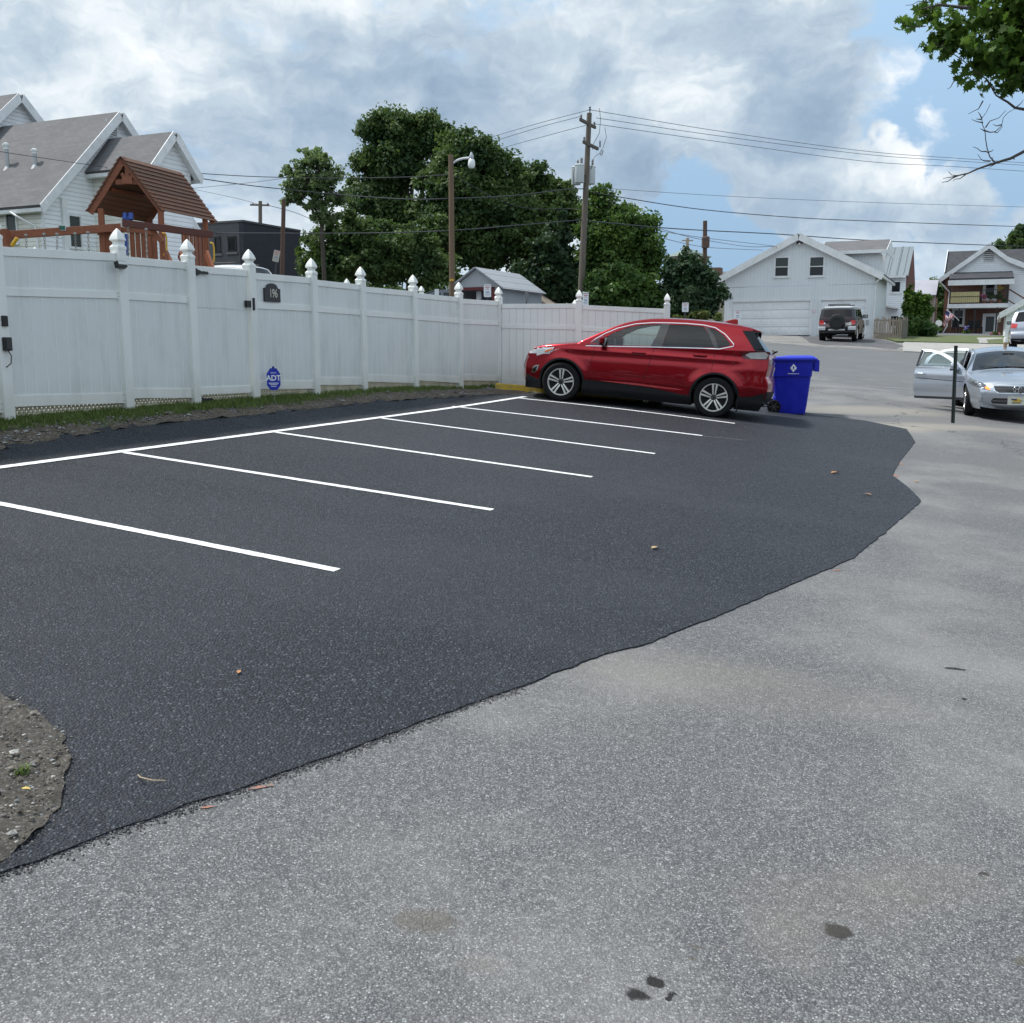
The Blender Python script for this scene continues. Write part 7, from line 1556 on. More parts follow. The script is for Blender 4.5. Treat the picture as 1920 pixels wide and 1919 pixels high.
# small white garage at the right edge
q = H(1885, 620, 66); h4 = Vector((q.x, q.y, 0)); P4_ = lambda u, v: P(u, v, h4, E1); sg_ = thing('small_garage', 'white sided garage cut off by the right edge of the picture', 'garage', (h4.x, h4.y, gz(h4)))
a = P4_(1887, 586); ap4 = P4_(1960, 545); A1 = Vector((a.x, a.y, 0)); c4_ = Vector((ap4.x, ap4.y, 0)); hw4 = (c4_ - A1).length; z0 = gz(h4) - .6; eR4 = A1 + E1 * 2 * hw4 + UP * a.z
wallpoly('wall', [A1 + UP * z0, A1 + E1 * 2 * hw4 + UP * z0, eR4, c4_ + UP * ap4.z, A1 + UP * a.z], -E2, .2, M_wsid, sg_)
m = MB(); q = A1 + E2 * .21; m.prism([q + UP * z0, q + UP * a.z, q + E2 * 7 + UP * a.z, q + E2 * 7 + UP * z0], E1 * .2); m.build('wall', M_wsid, sg_)
gable_roof('roof', A1 + UP * a.z, eR4, c4_ + UP * ap4.z, E2, 7, M_shg, sg_, over=.4, rake=.3, trimw=.2)
q = P4_(1913, 640); m = MB(); m.obox(q + UP * -.2 - E2 * .03 + E1 * 2.2, E1 * 1.6, E2 * .03, UP * 1.2); m.build('garage_door', MATS['door_paint'], sg_)
face_text('house_number', '106', P4_(1909, 591), E1, UP, .28, MATS['number_grey'], sg_, .02)
# ---- church tower and tan house, between bush and garage
q = H(1288, 490, 150); t0 = Vector((q.x, q.y, 0)); tw = thing('church_tower', 'distant church tower with green pyramid roof and a cross above the dark bush', 'tower', (t0.x, t0.y, 4)); fz = lambda v: H(1288, v, 150).z; px = 150 / 1940
m = MB(); m.box(t0.x - 28 * px, t0.x + 28 * px, t0.y - 28 * px, t0.y + 28 * px, 2, fz(484)); m.build('tower_wall', mat('tower_stone', (.42, .40, .36), .8, col2=(.20, .15, .12), nscale=.35), tw)
m = MB(); m.lathe([(46 * px, fz(484)), (44 * px, fz(483)), (.3, fz(467))], (t0.x, t0.y, 0), UP, 8); m.build('tower_roof', mat('copper', (.17, .22, .20), .6), tw)
m = MB(); m.box(t0.x - .2, t0.x + .2, t0.y - .2, t0.y + .2, fz(467), fz(447)); m.box(t0.x - .8, t0.x + .8, t0.y - .15, t0.y + .15, fz(453), fz(451)); m.build('cross', mat('cross_stone', (.35, .27, .20), .6), tw)
q = H(1340, 560, 88); t0 = Vector((q.x, q.y, 0)); tn = thing('house', 'tan house with grey roof partly hidden by the dark bush left of the garage', 'house', (t0.x, t0.y, gz(t0))); P5_ = lambda u, v: P(u, v, t0, E1)
a, b = P5_(1322, 542), P5_(1400, 542); A1, B1 = Vector((a.x, a.y, 0)), Vector((b.x, b.y, 0)); z0 = gz(t0) - 2
m = MB(); m.prism([A1 + UP * z0, B1 + UP * z0, B1 + UP * a.z, A1 + UP * a.z], E2 * 6); m.build('wall', siding('tan_siding', (.40, .36, .27), .16, col2=(.34, .31, .23)), tn)
t5 = P5_(1330, 514).z; m = MB(); m.prism([A1 - E1 * .4 - E2 * .4 + UP * (a.z + .01), B1 - E2 * .4 + UP * (a.z + .01), B1 + E2 * 3 + UP * (t5 + .2), A1 - E1 * .4 + E2 * 3 + UP * (t5 + .2)], UP * .15); m.build('roof', M_shg, tn)
m = MB(); m.obox((A1 + B1) / 2 - E2 * .45 + UP * (a.z - .05), E1 * (B1 - A1).length / 2, E2 * .05, UP * .12); m.build('gutter', M_trim, tn)
m = MB(); q = P5_(1336, 530) - E2 * 0; m.obox(q + E2 * .5, E1 * .6, E2 * .5, UP * 1.2); m.build('chimney', mat('chimney_brown', (.15, .09, .06), .8), tn)
# ================================================================ PLAY TOWER
M_rw = wood('redwood', (.33, .105, .045), (.21, .062, .028), .55, 2, 2.5, .3); M_rwx = wood('redwood_beam', (.33, .105, .045), (.22, .066, .030), .5, 0, 2.5, .3); M_shk = wood('shingle_boards', (.22, .088, .05), (.14, .095, .07), .7, 0, 3, .6)
yT = 19.6; tc_ = H(240, 480, yT); kx, ky = E1.copy(), E2.copy()
# the gable front plane passes through the two front posts
fp = Vector((H(190, 480, yT).x, yT, 0)); gd = Vector((.985, .17, 0)).normalized(); rd = Vector((.30, .954, 0)).normalized()
PP = lambda u, v: P(u, v, fp, gd)
tower = thing('play_tower', 'redwood play tower with shingled gable roof and swing beams behind the white fence', 'playset', (fp.x, fp.y, gz(fp)))
apx, el, er = PP(232, 296), PP(170, 398), PP(307, 397)
dback = P(402, 409, Vector((er.x, er.y, 0)), rd); Lr_ = math.hypot(dback.x - er.x, dback.y - er.y); Lr_ = max(1.6, min(Lr_, 3.2))
nrm_f = Vector((gd.y, -gd.x, 0))
for (e, sgn) in ((el, 0), (er, 1)):
    sl = (e - apx); n = 12
    mb = MB()
    for k in range(n):
        f0, f1 = k / n, (k + 1) / n + .012; a = apx + sl * f0; b = apx + sl * f1; nn = sl.cross(rd).normalized(); nn = nn if nn.z > 0 else -nn
        x0, x1 = a + nn * .012, b + nn * .040; off_ = -rd * .10; rj = random.Random(k).uniform(-.01, .01)
        mb.prism([x0 + off_ , x1 + off_, x1 + off_ - nn * .020, x0 + off_ - nn * .012], rd * (Lr_ + .16 + rj))
    mb.build('roof', M_shk, tower)
    mb = MB()
    for o_ in (-.02, Lr_ - .02):
        s_ = sl.normalized(); mb.beam(apx + rd * o_ - UP * .05, e + rd * o_ - UP * .03, .04, .11, up=tuple(UP))
    mb.beam((apx + e) / 2 + rd * .1 - UP * .07, (apx + e) / 2 + rd * Lr_ * .9 - UP * .07, .05, .06); mb.build('rafter', M_rwx, tower)
m = MB(); m.prism([PP(u, v) + nrm_f * .03 for u, v in ((233, 294), (247, 312), (223, 312))], -nrm_f * .03); m.build('gable_cap', M_rwx, tower)
m = MB(); a, b = PP(216, 342), PP(262, 342); m.beam(a - nrm_f * .02, b - nrm_f * .02, .035, .09); c = PP(238, 328); c2 = PP(239, 339)
m.beam(c2 + UP * .05 + nrm_f * .0, PP(238, 314), .03, .07); m.beam(c2, PP(228, 326), .03, .06); m.beam(c2, PP(250, 326), .03, .06); m.obox(c2 + nrm_f * .02 + UP * .0, gd * .09, nrm_f * .02, UP * .065); m.build('sunburst', M_rwx, tower)
zb = gz(fp) + .0; posts = {}
for (u, v) in ((189, 410), (301, 410)):
    t = PP(u, v - 18); m = MB(); m.beam(Vector((t.x, t.y, zb - .3)), t, .10, .10, up=tuple(gd)); m.build('tower_post', M_rw, tower, bevel=.006); posts[u] = t
for (u, v) in ((189, 410), (301, 410)):
    t = PP(u, v - 18) + rd * (Lr_ * .86); m = MB(); m.beam(Vector((t.x, t.y, zb - .3)), t, .10, .10, up=tuple(gd)); m.build('tower_post', M_rw, tower, bevel=.006)
# header beams
m = MB(); a, b = PP(183, 433), PP(292, 434)
arcp = [a + (b - a) * f + UP * (-.085 + .05 * math.sin(math.pi * f)) for f in [k / 10 for k in range(11)]]; m.prism([a + UP * .06, b + UP * .06] + arcp[::-1], nrm_f * .04); m.build('arch_beam', M_rwx, tower)
def slats(pa, pb, n, w, zt, zlo, name='slat'):
    for k in range(n):
        f = (k + .5) / n; q = pa.lerp(pb, f); m = MB(); d = (pb - pa); d.z = 0; d.normalize(); m.obox(Vector((q.x, q.y, (zt + zlo) / 2)), d * w / 2, Vector((-d.y, d.x, 0)) * .012, UP * (zt - zlo) / 2); m.build(name, M_rw, tower)
z1, z0 = PP(240, 436).z, zb + .4
slats(PP(196, 470), PP(228, 470), 4, .075, z1, z0); slats(PP(244, 470), PP(296, 470), 5, .085, z1, z0)
qa = Vector(posts[301]); qb = qa + rd * (Lr_ * .86); zs = P(360, 437, Vector((qa.x, qa.y, 0)), rd).z
m = MB(); m.beam(Vector((qa.x, qa.y, zs)), Vector((qb.x, qb.y, zs)), .04, .12); m.build('side_rail', M_rwx, tower)
slats(Vector((qa.x, qa.y, 0)).lerp(Vector((qb.x, qb.y, 0)), .42), Vector((qa.x, qa.y, 0)).lerp(Vector((qb.x, qb.y, 0)), .98), 6, .085, zs, z0)
# platform
m = MB(); m.prism([Vector((posts[189].x, posts[189].y, z0 + .05)), Vector((posts[301].x, posts[301].y, z0 + .05)), Vector((posts[301].x, posts[301].y, z0 + .05)) + rd * Lr_ * .86, Vector((posts[189].x, posts[189].y, z0 + .05)) + rd * Lr_ * .86], UP * .05); m.build('platform', M_rwx, tower)
# swing beams
sb0, sb1 = H(-60, 447, 18.6), PP(228, 428) + nrm_f * .05; m = MB(); m.beam(sb0, sb1, .09, .14); bm1 = m.build('swing_beam', M_rwx, tower, bevel=.006)
s2a = H(229, 419, 18.7); s2b = H(399, 441, 19.6); m = MB(); m.beam(s2a, s2b, .07, .12); bm2 = m.build('swing_beam', wood('redwood_dark', (.11, .026, .016), (.075, .018, .012), .5, 0, 2.5, .3), tower, bevel=.006)
m = MB(); q = sb0.lerp(sb1, .62) ; qq = P(119, 429, Vector((q.x, q.y, 0)), (sb1 - sb0)); m.obox(qq + Vector((0, -.055, 0)), Vector((.064, 0, 0)), (0, .006, 0), (0, 0, .045)); pq = m.build('badge', M_fg, bm1); m = MB(); m.obox(qq + Vector((0, -.063, 0)), Vector((.056, 0, 0)), (0, .003, 0), (0, 0, .037)); m.build('badge_face', mat('badge_green', (.02, .12, .09), .5), pq)
# a-frame end with yellow strap
m = MB(); e0 = H(8, 445, 18.6); m.obox(e0, Vector((.07, 0, 0)), (0, .09, 0), UP * .13); m.beam(e0, e0 + Vector((.28, .5, -1.6)), .09, .1); m.beam(e0, e0 + Vector((.25, -.5, -1.6)), .09, .1); m.build('end_frame', M_rwx, tower)
M_ye = mat('yellow_plastic', (.62, .36, .02), .4)
m = MB(); m.tube([H(22, 462, 18.5), H(32, 447, 18.5)], .035, 6); m.build('brace', M_ye, tower)
def chain_(u0, v0, u1, v1, y, bent=0):
    a, b = H(u0, v0, y), H(u1, v1, y); m = MB(); n = int((a - b).length / .045); prev = None
    for k in range(n):
        p = a.lerp(b, (k + .5) / n); r = .018; ax = Vector((1, 0, 0)) if k % 2 else Vector((0, 1, 0)); pts_ = [p + ax * r * math.cos(t) + UP * .030 * math.sin(t) for t in [2 * math.pi * j / 8 for j in range(9)]]; m.tube(pts_, .0045, 4, caps=False)
    m.lathe([(.025, 0), (.03, -.03), (.015, -.05)], a + UP * .03, UP, 8); m.build('chain', mat('chain_steel', (.30, .29, .28), .4, metal=.8), tower)
for q in ((49, 443, 50, 475), (83, 441, 85, 478), (107, 441, 107, 478), (141, 440, 143, 480), (165, 438, 167, 480)): chain_(*q, 18.6)
for q in ((240, 428, 241, 490), (274, 432, 276, 495)): chain_(*q, 18.75)
# yellow grab handles
for (u, v, y) in ((309, 458, 19.2), (398, 475, 20.3), (345, 456, 20.8)):
    c = H(u, v, y); m = MB(); m.tube([c + Vector((-.03, 0, .19)), c + Vector((.03, -.03, .17)), c + Vector((.045, -.03, .10)), c + Vector((.04, -.03, -.10)), c + Vector((.025, -.03, -.17)), c + Vector((-.03, 0, -.20))], .017, 8); m.build('grab_handle', M_ye, tower, smooth=True)
# ladder stiles
for (u0, v0, u1, v1) in ((312, 478, 322, 500), (338, 480, 350, 500), (388, 478, 398, 505)):
    a, b = H(u0, v0, 19.0), H(u1, v1, 18.8); m = MB(); m.beam(a + (a - b) * .1, b + (b - a) * 2.5, .05, .13); m.build('ladder_stile', M_rwx, tower)
m = MB(); a = H(303, 440, 19.1); m.beam(H(284, 430, 19.1), H(305, 456, 19.1), .06, .09); m.build('knee_brace', M_rwx, tower)
# blue play binoculars
bc_ = H(240, 408, 19.5); bn = MB()
for dx in (-.055, .05): bn.lathe([(.045, -.05), (.05, .0), (.042, .02), (.048, .07)], bc_ + Vector((dx, 0, 0)), (0, .3, 1), 14)
bn.obox(bc_ - UP * .04, (.04, 0, 0), (0, .03, 0), (0, 0, .04)); bn.build('play_binoculars', mat('toy_blue', (.02, .07, .32), .35), tower)
m = MB(); m.beam(H(237, 440, 19.4), H(238, 480, 19.4), .06, .05); m.build('slide_edge', MATS['toy_blue'], tower)
# ================================================================ TREES AND SHRUBS
def leaf_mat(name, c1, c2, c3, tl=.35):
    m = bpy.data.materials.new(name); m.use_nodes = True; t = NT(m.node_tree); b = t.n['Principled BSDF']; g = t.new('ShaderNodeNewGeometry'); tc = t.new('ShaderNodeTexCoord')
    n = t.noise(tc.outputs['Object'], .55, 3, .6); r = g.outputs['Random Per Island']
    c = t.mix(r, c1, c2); c = t.mix(t.smooth(n, .42, .66), c, c3)
    t.put(b.inputs['Base Color'], c); b.inputs['Roughness'].default_value = .55; b.inputs['Specular IOR Level'].default_value = .3
    tr = t.new('ShaderNodeBsdfTranslucent'); t.put(tr.inputs[0], t.mix(.5, c, (.12, .20, .03))); mx = t.new('ShaderNodeMixShader'); mx.inputs[0].default_value = tl
    o = t.n['Material Output']; t.l.new(b.outputs[0], mx.inputs[1]); t.l.new(tr.outputs[0], mx.inputs[2]); t.l.new(mx.outputs[0], o.inputs[0]); MATS[name] = m; return m
M_lf_a = leaf_mat('leaves_maple', (.061, .107, .032), (.116, .171, .051), (.043, .088, .034))
M_lf_b = leaf_mat('leaves_bright', (.079, .152, .029), (.122, .195, .043), (.055, .116, .027))
M_lf_c = leaf_mat('leaves_airy', (.19, .27, .12), (.25, .32, .17), (.14, .21, .09), .6)
M_lf_d = leaf_mat('needles_dark', (.022, .051, .022), (.037, .073, .027), (.017, .041, .020), .15)
M_lf_y = leaf_mat('needles_yew', (.032, .067, .029), (.055, .095, .041), (.024, .055, .027), .15)
M_lf_g = leaf_mat('leaves_hedge', (.055, .116, .024), (.091, .159, .034), (.037, .085, .022), .25)
M_lf_t = leaf_mat('leaves_thuja', (.07, .14, .018), (.10, .18, .026), (.05, .11, .018), .25)
M_bark = wood('bark', (.10, .082, .065), (.055, .045, .038), .9, 2, 1.2, .8)
def cloud(blobs, n, size, seed, clump=.45, nclump=None, up=.25, squash=.8, shape=None, hollow=.45):
    """leaf positions: blobs are (centre, (rx, ry, rz)); leaves gather in clumps inside them"""
    g = np.random.default_rng(seed); sat = []
    for (c, r_) in blobs:      # lesser boughs standing out of each mass
        for _ in range(16):
            w_ = g.normal(size=3); w_ /= np.linalg.norm(w_); w_[2] = w_[2] * .8 + .15; f = .13 + .20 * g.random() ** 1.4; sat.append((tuple(np.array(c) + w_ * np.array(r_) * (.88 + .34 * g.random())), tuple(np.array(r_) * f)))
    blobs = [(c, tuple(np.array(r_) * .80)) for c, r_ in blobs] + sat
    vol = np.array([b[1][0] * b[1][2] * (b[1][1] ** .5) for b in blobs]); vol = vol / vol.sum()
    nclump = nclump or max(10, n // 48); ci = g.choice(len(blobs), nclump, p=vol); u = g.normal(size=(nclump, 3)); u /= np.linalg.norm(u, axis=1)[:, None]
    rr_ = (hollow + (1.12 - hollow) * g.random(nclump)) ** .75; C = np.array([b[0] for b in blobs]); Rr = np.array([b[1] for b in blobs])
    cc_ = C[ci] + u * rr_[:, None] * Rr[ci]; cs = clump * (.35 + 1.0 * g.random(nclump) ** 1.5)
    li = g.integers(0, nclump, n); v = g.normal(size=(n, 3)); v /= np.linalg.norm(v, axis=1)[:, None]; rad = g.random(n) ** .45
    p = cc_[li] + v * (rad * cs[li])[:, None] * np.array([1, 1, squash]); out = v * .6 + u[li] * .5 + np.array([0, 0, up])
    return p, out, g
def quads(p, out, size, g, asp=.62, bend=.25, jitter=.9):
    n = len(p); nn = out + g.normal(size=(n, 3)) * jitter; nn /= np.linalg.norm(nn, axis=1)[:, None]; a = np.cross(nn, g.normal(size=(n, 3))); a /= np.linalg.norm(a, axis=1)[:, None]; b = np.cross(nn, a)
    s = (size * (.6 + .8 * g.random(n)))[:, None]; q = np.stack([p - a * s, p - b * s * asp + nn * s * bend, p + a * s, p + b * s * asp + nn * s * bend], 1).reshape(-1, 3)
    return q
def mesh_quads(name, q, mt, parent, k=4):
    M = np.array(chain(parent).inverted()) if parent is not None else np.eye(4); q = q @ M[:3, :3].T + M[:3, 3]; n = len(q) // k
    me = bpy.data.meshes.new(name); me.vertices.add(len(q)); me.vertices.foreach_set('co', q.astype(np.float32).ravel()); me.loops.add(len(q)); me.loops.foreach_set('vertex_index', np.arange(len(q), dtype=np.int32)); me.polygons.add(n)
    me.polygons.foreach_set('loop_start', np.arange(0, len(q), k, dtype=np.int32)); me.polygons.foreach_set('loop_total', np.full(n, k, dtype=np.int32)); me.update(); me.validate(); me.materials.append(mt)
    o = bpy.data.objects.new(name, me); COL.objects.link(o); o.parent = parent; return o
def pxblobs(y, L, dy=1.0):
    out = []
    for q in L:
        u, v, ru, rv = q[:4]; yy = y + (q[4] if len(q) > 4 else 0); s = yy / 1935; out.append((tuple(H(u, v, yy)), (ru * s, (ru + rv) / 2 * s * dy, rv * s)))
    return out
def tree(name, label, y, L, n, size, mt, trunk=None, seed=1, clump=.5, cat='tree', group=None, branches=True, dy=1.0, hollow=.45, tr=.22, **kw):
    bl = pxblobs(y, L, dy); cx = sum(b[0][0] for b in bl) / len(bl); base = Vector((H(trunk, 600, y).x if trunk else cx, y, 0)); base.z = gz(base)
    root = thing(name, label, cat, tuple(base), group=group); p, out, g = cloud(bl, n, size, seed, clump, hollow=hollow, **kw); mesh_quads('crown', quads(p, out, size, g), mt, root)
    if branches:
        rr_ = random.Random(seed); m = MB(); top = max(b[0][2] for b in bl); lo = min(b[0][2] - b[1][2] for b in bl); fork = base.z + max(.8, (lo - base.z) * .9 + .2 * (top - lo)); f = Vector((base.x + rr_.uniform(-.2, .2), base.y, fork))
        m.tube([base - UP * .3, base.lerp(f, .5) + Vector((rr_.uniform(-.1, .1), 0, 0)), f], [tr * 1.25, tr, tr * .85], 10); m.build('trunk', M_bark, root, smooth=True)
        m = MB()
        for b in bl:
            c = Vector(b[0]); md = f.lerp(c, .5) + Vector((rr_.uniform(-.4, .4), rr_.uniform(-.4, .4), rr_.uniform(0, .5))); m.tube([f, md, c, c + Vector((rr_.uniform(-.5, .5), 0, b[1][2] * .7))], [tr * .5, tr * .3, tr * .16, .015], 7)
            for _ in range(5):
                t = rr_.uniform(.4, 1); s_ = md.lerp(c, t); e = c + Vector([rr_.uniform(-1, 1) * b[1][k] * .85 for k in range(3)]); m.tube([s_, s_.lerp(e, .5) + UP * .15, e], [.05, .03, .012], 5)
        m.build('limbs', M_bark, root, smooth=True)
    return root
tree('tree', 'slender tree with open pale foliage standing apart left of the big trees', 50, [(592, 300, 34, 20), (545, 350, 26, 16), (538, 380, 16, 12), (562, 328, 30, 18), (622, 330, 20, 22), (556, 365, 22, 18), (596, 350, 34, 24), (635, 372, 22, 14), (590, 388, 26, 14), (615, 410, 26, 14)], 9500, .085, M_lf_c, trunk=612, seed=3, clump=.26, hollow=.1, tr=.10, nclump=420)
tree('tree', 'tallest dark tree with a ragged top behind the lamp pole', 62, [(700, 245, 24, 22), (735, 235, 32, 28), (790, 240, 24, 22), (765, 270, 42, 32), (700, 305, 30, 32), (745, 320, 55, 40), (820, 262, 34, 30), (690, 370, 34, 34), (735, 400, 50, 45)], 70000, .112, M_lf_a, trunk=770, seed=5, clump=.55, tr=.3)
tree('tree', 'broad dark green tree in the middle of the tree group', 58, [(860, 290, 46, 32), (905, 300, 34, 32), (850, 345, 60, 50), (940, 325, 38, 38), (900, 390, 70, 55), (960, 380, 50, 45), (840, 430, 60, 50), (960, 440, 55, 45), (900, 470, 60, 40)], 84000, .115, M_lf_a, trunk=900, seed=6, clump=.6, tr=.32)
tree('tree', 'dark tree leaning toward the utility pole on the right of the group', 60, [(1000, 345, 34, 30), (1035, 372, 32, 32), (1020, 420, 46, 50), (1062, 420, 24, 42), (985, 420, 40, 50), (1000, 480, 60, 45)], 48000, .112, M_lf_a, trunk=1010, seed=8, clump=.55, tr=.25)
tree('tree', 'lower bushy tree at the left foot of the tree group', 53, [(620, 455, 44, 34), (660, 440, 40, 34), (700, 470, 50, 40), (640, 500, 60, 34), (720, 505, 60, 34), (590, 495, 34, 30), (770, 480, 50, 45), (800, 510, 50, 30)], 52000, .105, M_lf_a, trunk=680, seed=9, clump=.45, tr=.18)
tree('conifer', 'dark spruce standing left of the tall utility pole', 54, [(1045, 440, 20, 30), (1040, 480, 38, 34), (1030, 520, 56, 34), (1050, 548, 60, 24), (985, 540, 34, 28)], 22000, .13, M_lf_d, trunk=1040, seed=11, clump=.42, tr=.2, up=-.2)
tree('tree', 'bright green maple right of the tall utility pole', 57, [(1130, 372, 22, 16), (1112, 398, 26, 16), (1165, 412, 34, 30), (1205, 425, 22, 26), (1135, 440, 44, 34), (1195, 460, 40, 36), (1150, 490, 58, 38), (1212, 495, 26, 30), (1110, 500, 30, 40)], 54000, .105, M_lf_b, trunk=1150, seed=12, clump=.5, tr=.24)
tree('shrub', 'rounded mid green shrub below the bright maple behind the return fence', 50, [(1130, 545, 40, 30), (1175, 535, 50, 28), (1215, 560, 40, 28), (1165, 565, 60, 22), (1245, 575, 26, 22)], 20000, .12, M_lf_g, trunk=1170, seed=13, clump=.4, cat='shrub', branches=False)
tree('yew', 'dense dark yew bush left of the large garage', 50, [(1292, 496, 15, 20), (1262, 515, 16, 24), (1282, 520, 28, 26), (1310, 530, 24, 28), (1285, 555, 44, 30), (1330, 560, 22, 26), (1300, 580, 48, 22)], 30000, .10, M_lf_y, trunk=1295, seed=14, clump=.33, cat='shrub', branches=False, up=.5)
tree('shrub', 'yellowish weedy shrub in front of the weathered picket fence', 48.5, [(1310, 592, 14, 8), (1275, 598, 12, 5), (1345, 596, 8, 6)], 1500, .07, leaf_mat('leaves_yellow', (.20, .21, .06), (.14, .17, .05), (.10, .14, .04)), trunk=1310, seed=15, clump=.22, cat='shrub', branches=False)
for i, (u, v, ru, rv, lb) in enumerate(((1704, 572, 9, 30, 'narrow evergreen column nearest the garage'), (1720, 575, 9, 27, 'narrow evergreen column in the middle of its row of three'), (1736, 578, 8, 24, 'narrow evergreen column on the right of its row of three'))):
    tree('arborvitae', lb, 67, [(u, v - rv * .45, ru * .6, rv * .6), (u, v + rv * .3, ru, rv * .7)], 5200, .10, M_lf_t, trunk=u, seed=20 + i, clump=.22, cat='evergreen', group='narrow evergreens beside the garage', branches=False, up=1.0)
tree('shrub', 'big round bush spilling over the picket fence right of the garage', 64, [(1708, 614, 18, 14), (1730, 620, 21, 15), (1698, 624, 16, 14), (1722, 608, 12, 7)], 10000, .12, M_lf_g, trunk=1715, seed=24, clump=.4, cat='shrub', branches=False)
tree('tree', 'dark tree between the cream outbuilding and the brick house', 98, [(1757, 545, 12, 16), (1762, 575, 12, 22), (1756, 610, 14, 22)], 6000, .2, M_lf_a, trunk=1758, seed=25, clump=.6, tr=.2)
tree('tree', 'leafy tree rising behind the roof of the brick house', 108, [(1905, 455, 14, 14), (1925, 445, 20, 20), (1935, 470, 30, 20)], 7000, .2, M_lf_a, trunk=1925, seed=26, clump=.6, tr=.25)
tree('tree', 'small distant tree top beside the gable of the brick house', 112, [(1878, 464, 8, 8)], 1300, .18, M_lf_a, trunk=1878, seed=27, clump=.5, tr=.2)
# far woods seen in gaps
bl = []; rr = random.Random(5)
for k in range(46): u = -100 + k * 48 + rr.uniform(-15, 15); bl.append((u, 600 + rr.uniform(-10, 10), 34, 22 + rr.uniform(-6, 8)))
for k in range(13): bl.append((540 + k * 45, 548 + rr.uniform(-8, 8), 34, 24, -60))
p, out, g = cloud(pxblobs(150, bl), 34000, .42, 31, 1.4, hollow=.2); stuff(mesh_quads('far_and_added_woods', quads(p, out, .5, g), M_lf_a, None))
# unseen row of trees added behind the viewer to darken the car's reflections
rr = random.Random(9); bb = []
for k in range(26):
    a_ = R(-100 + 200 * k / 25); rd_ = 46 + rr.uniform(-4, 4); x_, y_ = math.sin(a_) * rd_, -math.cos(a_) * rd_ + 8; h_ = rr.uniform(6, 9.5)
    if y_ < 6: bb.append(((x_, y_, float(T(x_, y_)) + h_ * .45), (4.5, 3.5, h_ * .6)))
p, out, g = cloud(bb, 20000, .8, 77, 1.6, hollow=.1); stuff(mesh_quads('far_and_added_woods', quads(p, out, .8, g), M_lf_a, None))
# flowering bush and balcony plants by the brick house
tree('flower_bush', 'green bush with pink flowers on the lawn by the brick house door', 73, [(1868, 634, 12, 8), (1860, 638, 8, 6), (1876, 638, 6, 6)], 3500, .08, M_lf_t, trunk=1866, seed=33, clump=.2, cat='shrub', branches=False)
fl = pxblobs(72.8, [(1862, 627, 7, 2.5), (1870, 627, 5, 2.5)]); p, out, g = cloud(fl, 260, .06, 34, .12); o = mesh_quads('flowers', quads(p, out, .05, g), mat('petal_pink', (.55, .18, .28), .6), [q for q in COL.objects if q.name.startswith('flower_bush')][-1]); o['kind'] = 'stuff'
for i, (u, v, ru, rv, c) in enumerate(((1845, 557, 4, 3, (.30, .10, .10)), (1858, 554, 4, 7, None), (1874, 556, 7, 6, None), (1882, 566, 3, 3, None))):
    y = 78.3; q = H(u, 568, y); pt = thing('potted_plant', ['small pot with reddish flowers at the left of the balcony plants', 'tall green potted plant in front of the balcony door', 'wide bushy potted plant at the right of the balcony', 'tiny potted plant by the right balcony post'][i], 'plant', tuple(q), group='potted plants on the balcony')
    m = MB(); m.lathe([(.12, -.18), (.17, .14), (.18, .15), (.14, .15)], q, UP, 12); m.build('pot', mat('terracotta', (.28, .11, .06), .8), pt); p, out, g = cloud(pxblobs(y, [(u, v, ru, rv)]), 700, .06, 40 + i, .14); mesh_quads('foliage', quads(p, out, .07, g), M_lf_g if c is None else MATS['petal_pink'], pt)

# overhanging maple at the top right with bare twigs below
LEAF = np.array([(0, -.5), (.12, -.22), (.42, -.34), (.34, -.10), (.52, .06), (.26, .12), (.30, .34), (.10, .24), (0, .55), (-.10, .24), (-.30, .34), (-.26, .12), (-.52, .06), (-.34, -.10), (-.42, -.34), (-.12, -.22)])
mp = thing('maple', 'overhanging maple boughs reaching into the top right corner with bare twigs below', 'tree', (9.8, 12.5, float(T(9.8, 12.5))))
bl = [(1728, 45, 20, 14), (1758, 20, 36, 24), (1765, 80, 30, 20), (1790, 60, 40, 36), (1800, 120, 30, 30), (1850, 30, 70, 50), (1840, 100, 50, 44), (1880, 130, 50, 40), (1860, 165, 24, 14), (1925, 90, 80, 80), (1960, 20, 100, 80), (2030, 110, 90, 90), (2010, 0, 120, 80), (1900, -60, 120, 50), (2120, 60, 110, 110), (1990, 160, 60, 30)]
bb = pxblobs(12.4, bl, dy=1.4); p, out, g = cloud(bb, 9000, .1, 51, .20, nclump=620, hollow=.15, up=.35)
n = len(p); nn = out * .6 + g.normal(size=(n, 3)) * .8; nn /= np.linalg.norm(nn, axis=1)[:, None]; a = np.cross(nn, g.normal(size=(n, 3))); a /= np.linalg.norm(a, axis=1)[:, None]; b_ = np.cross(nn, a); s = .115 * (.55 + .75 * g.random(n))
q = p[:, None, :] + (a[:, None, :] * LEAF[None, :, 0:1] + b_[:, None, :] * LEAF[None, :, 1:2]) * s[:, None, None] + nn[:, None, :] * (np.abs(LEAF[None, :, 0:1]) * .35 * s[:, None, None])
M_lf_m = leaf_mat('leaves_near', (.048, .115, .016), (.105, .19, .028), (.034, .08, .016), .5)
mesh_quads('crown', q.reshape(-1, 3), M_lf_m, mp, k=16)
tz0 = Vector((9.8, 12.5, float(T(9.8, 12.5)))); fork = Vector((9.4, 12.5, 4.2)); m = MB(); m.tube([tz0 - UP * .3, tz0 + UP * 1.2, fork], [.34, .27, .24], 14); m.build('trunk', M_bark, mp, smooth=True)
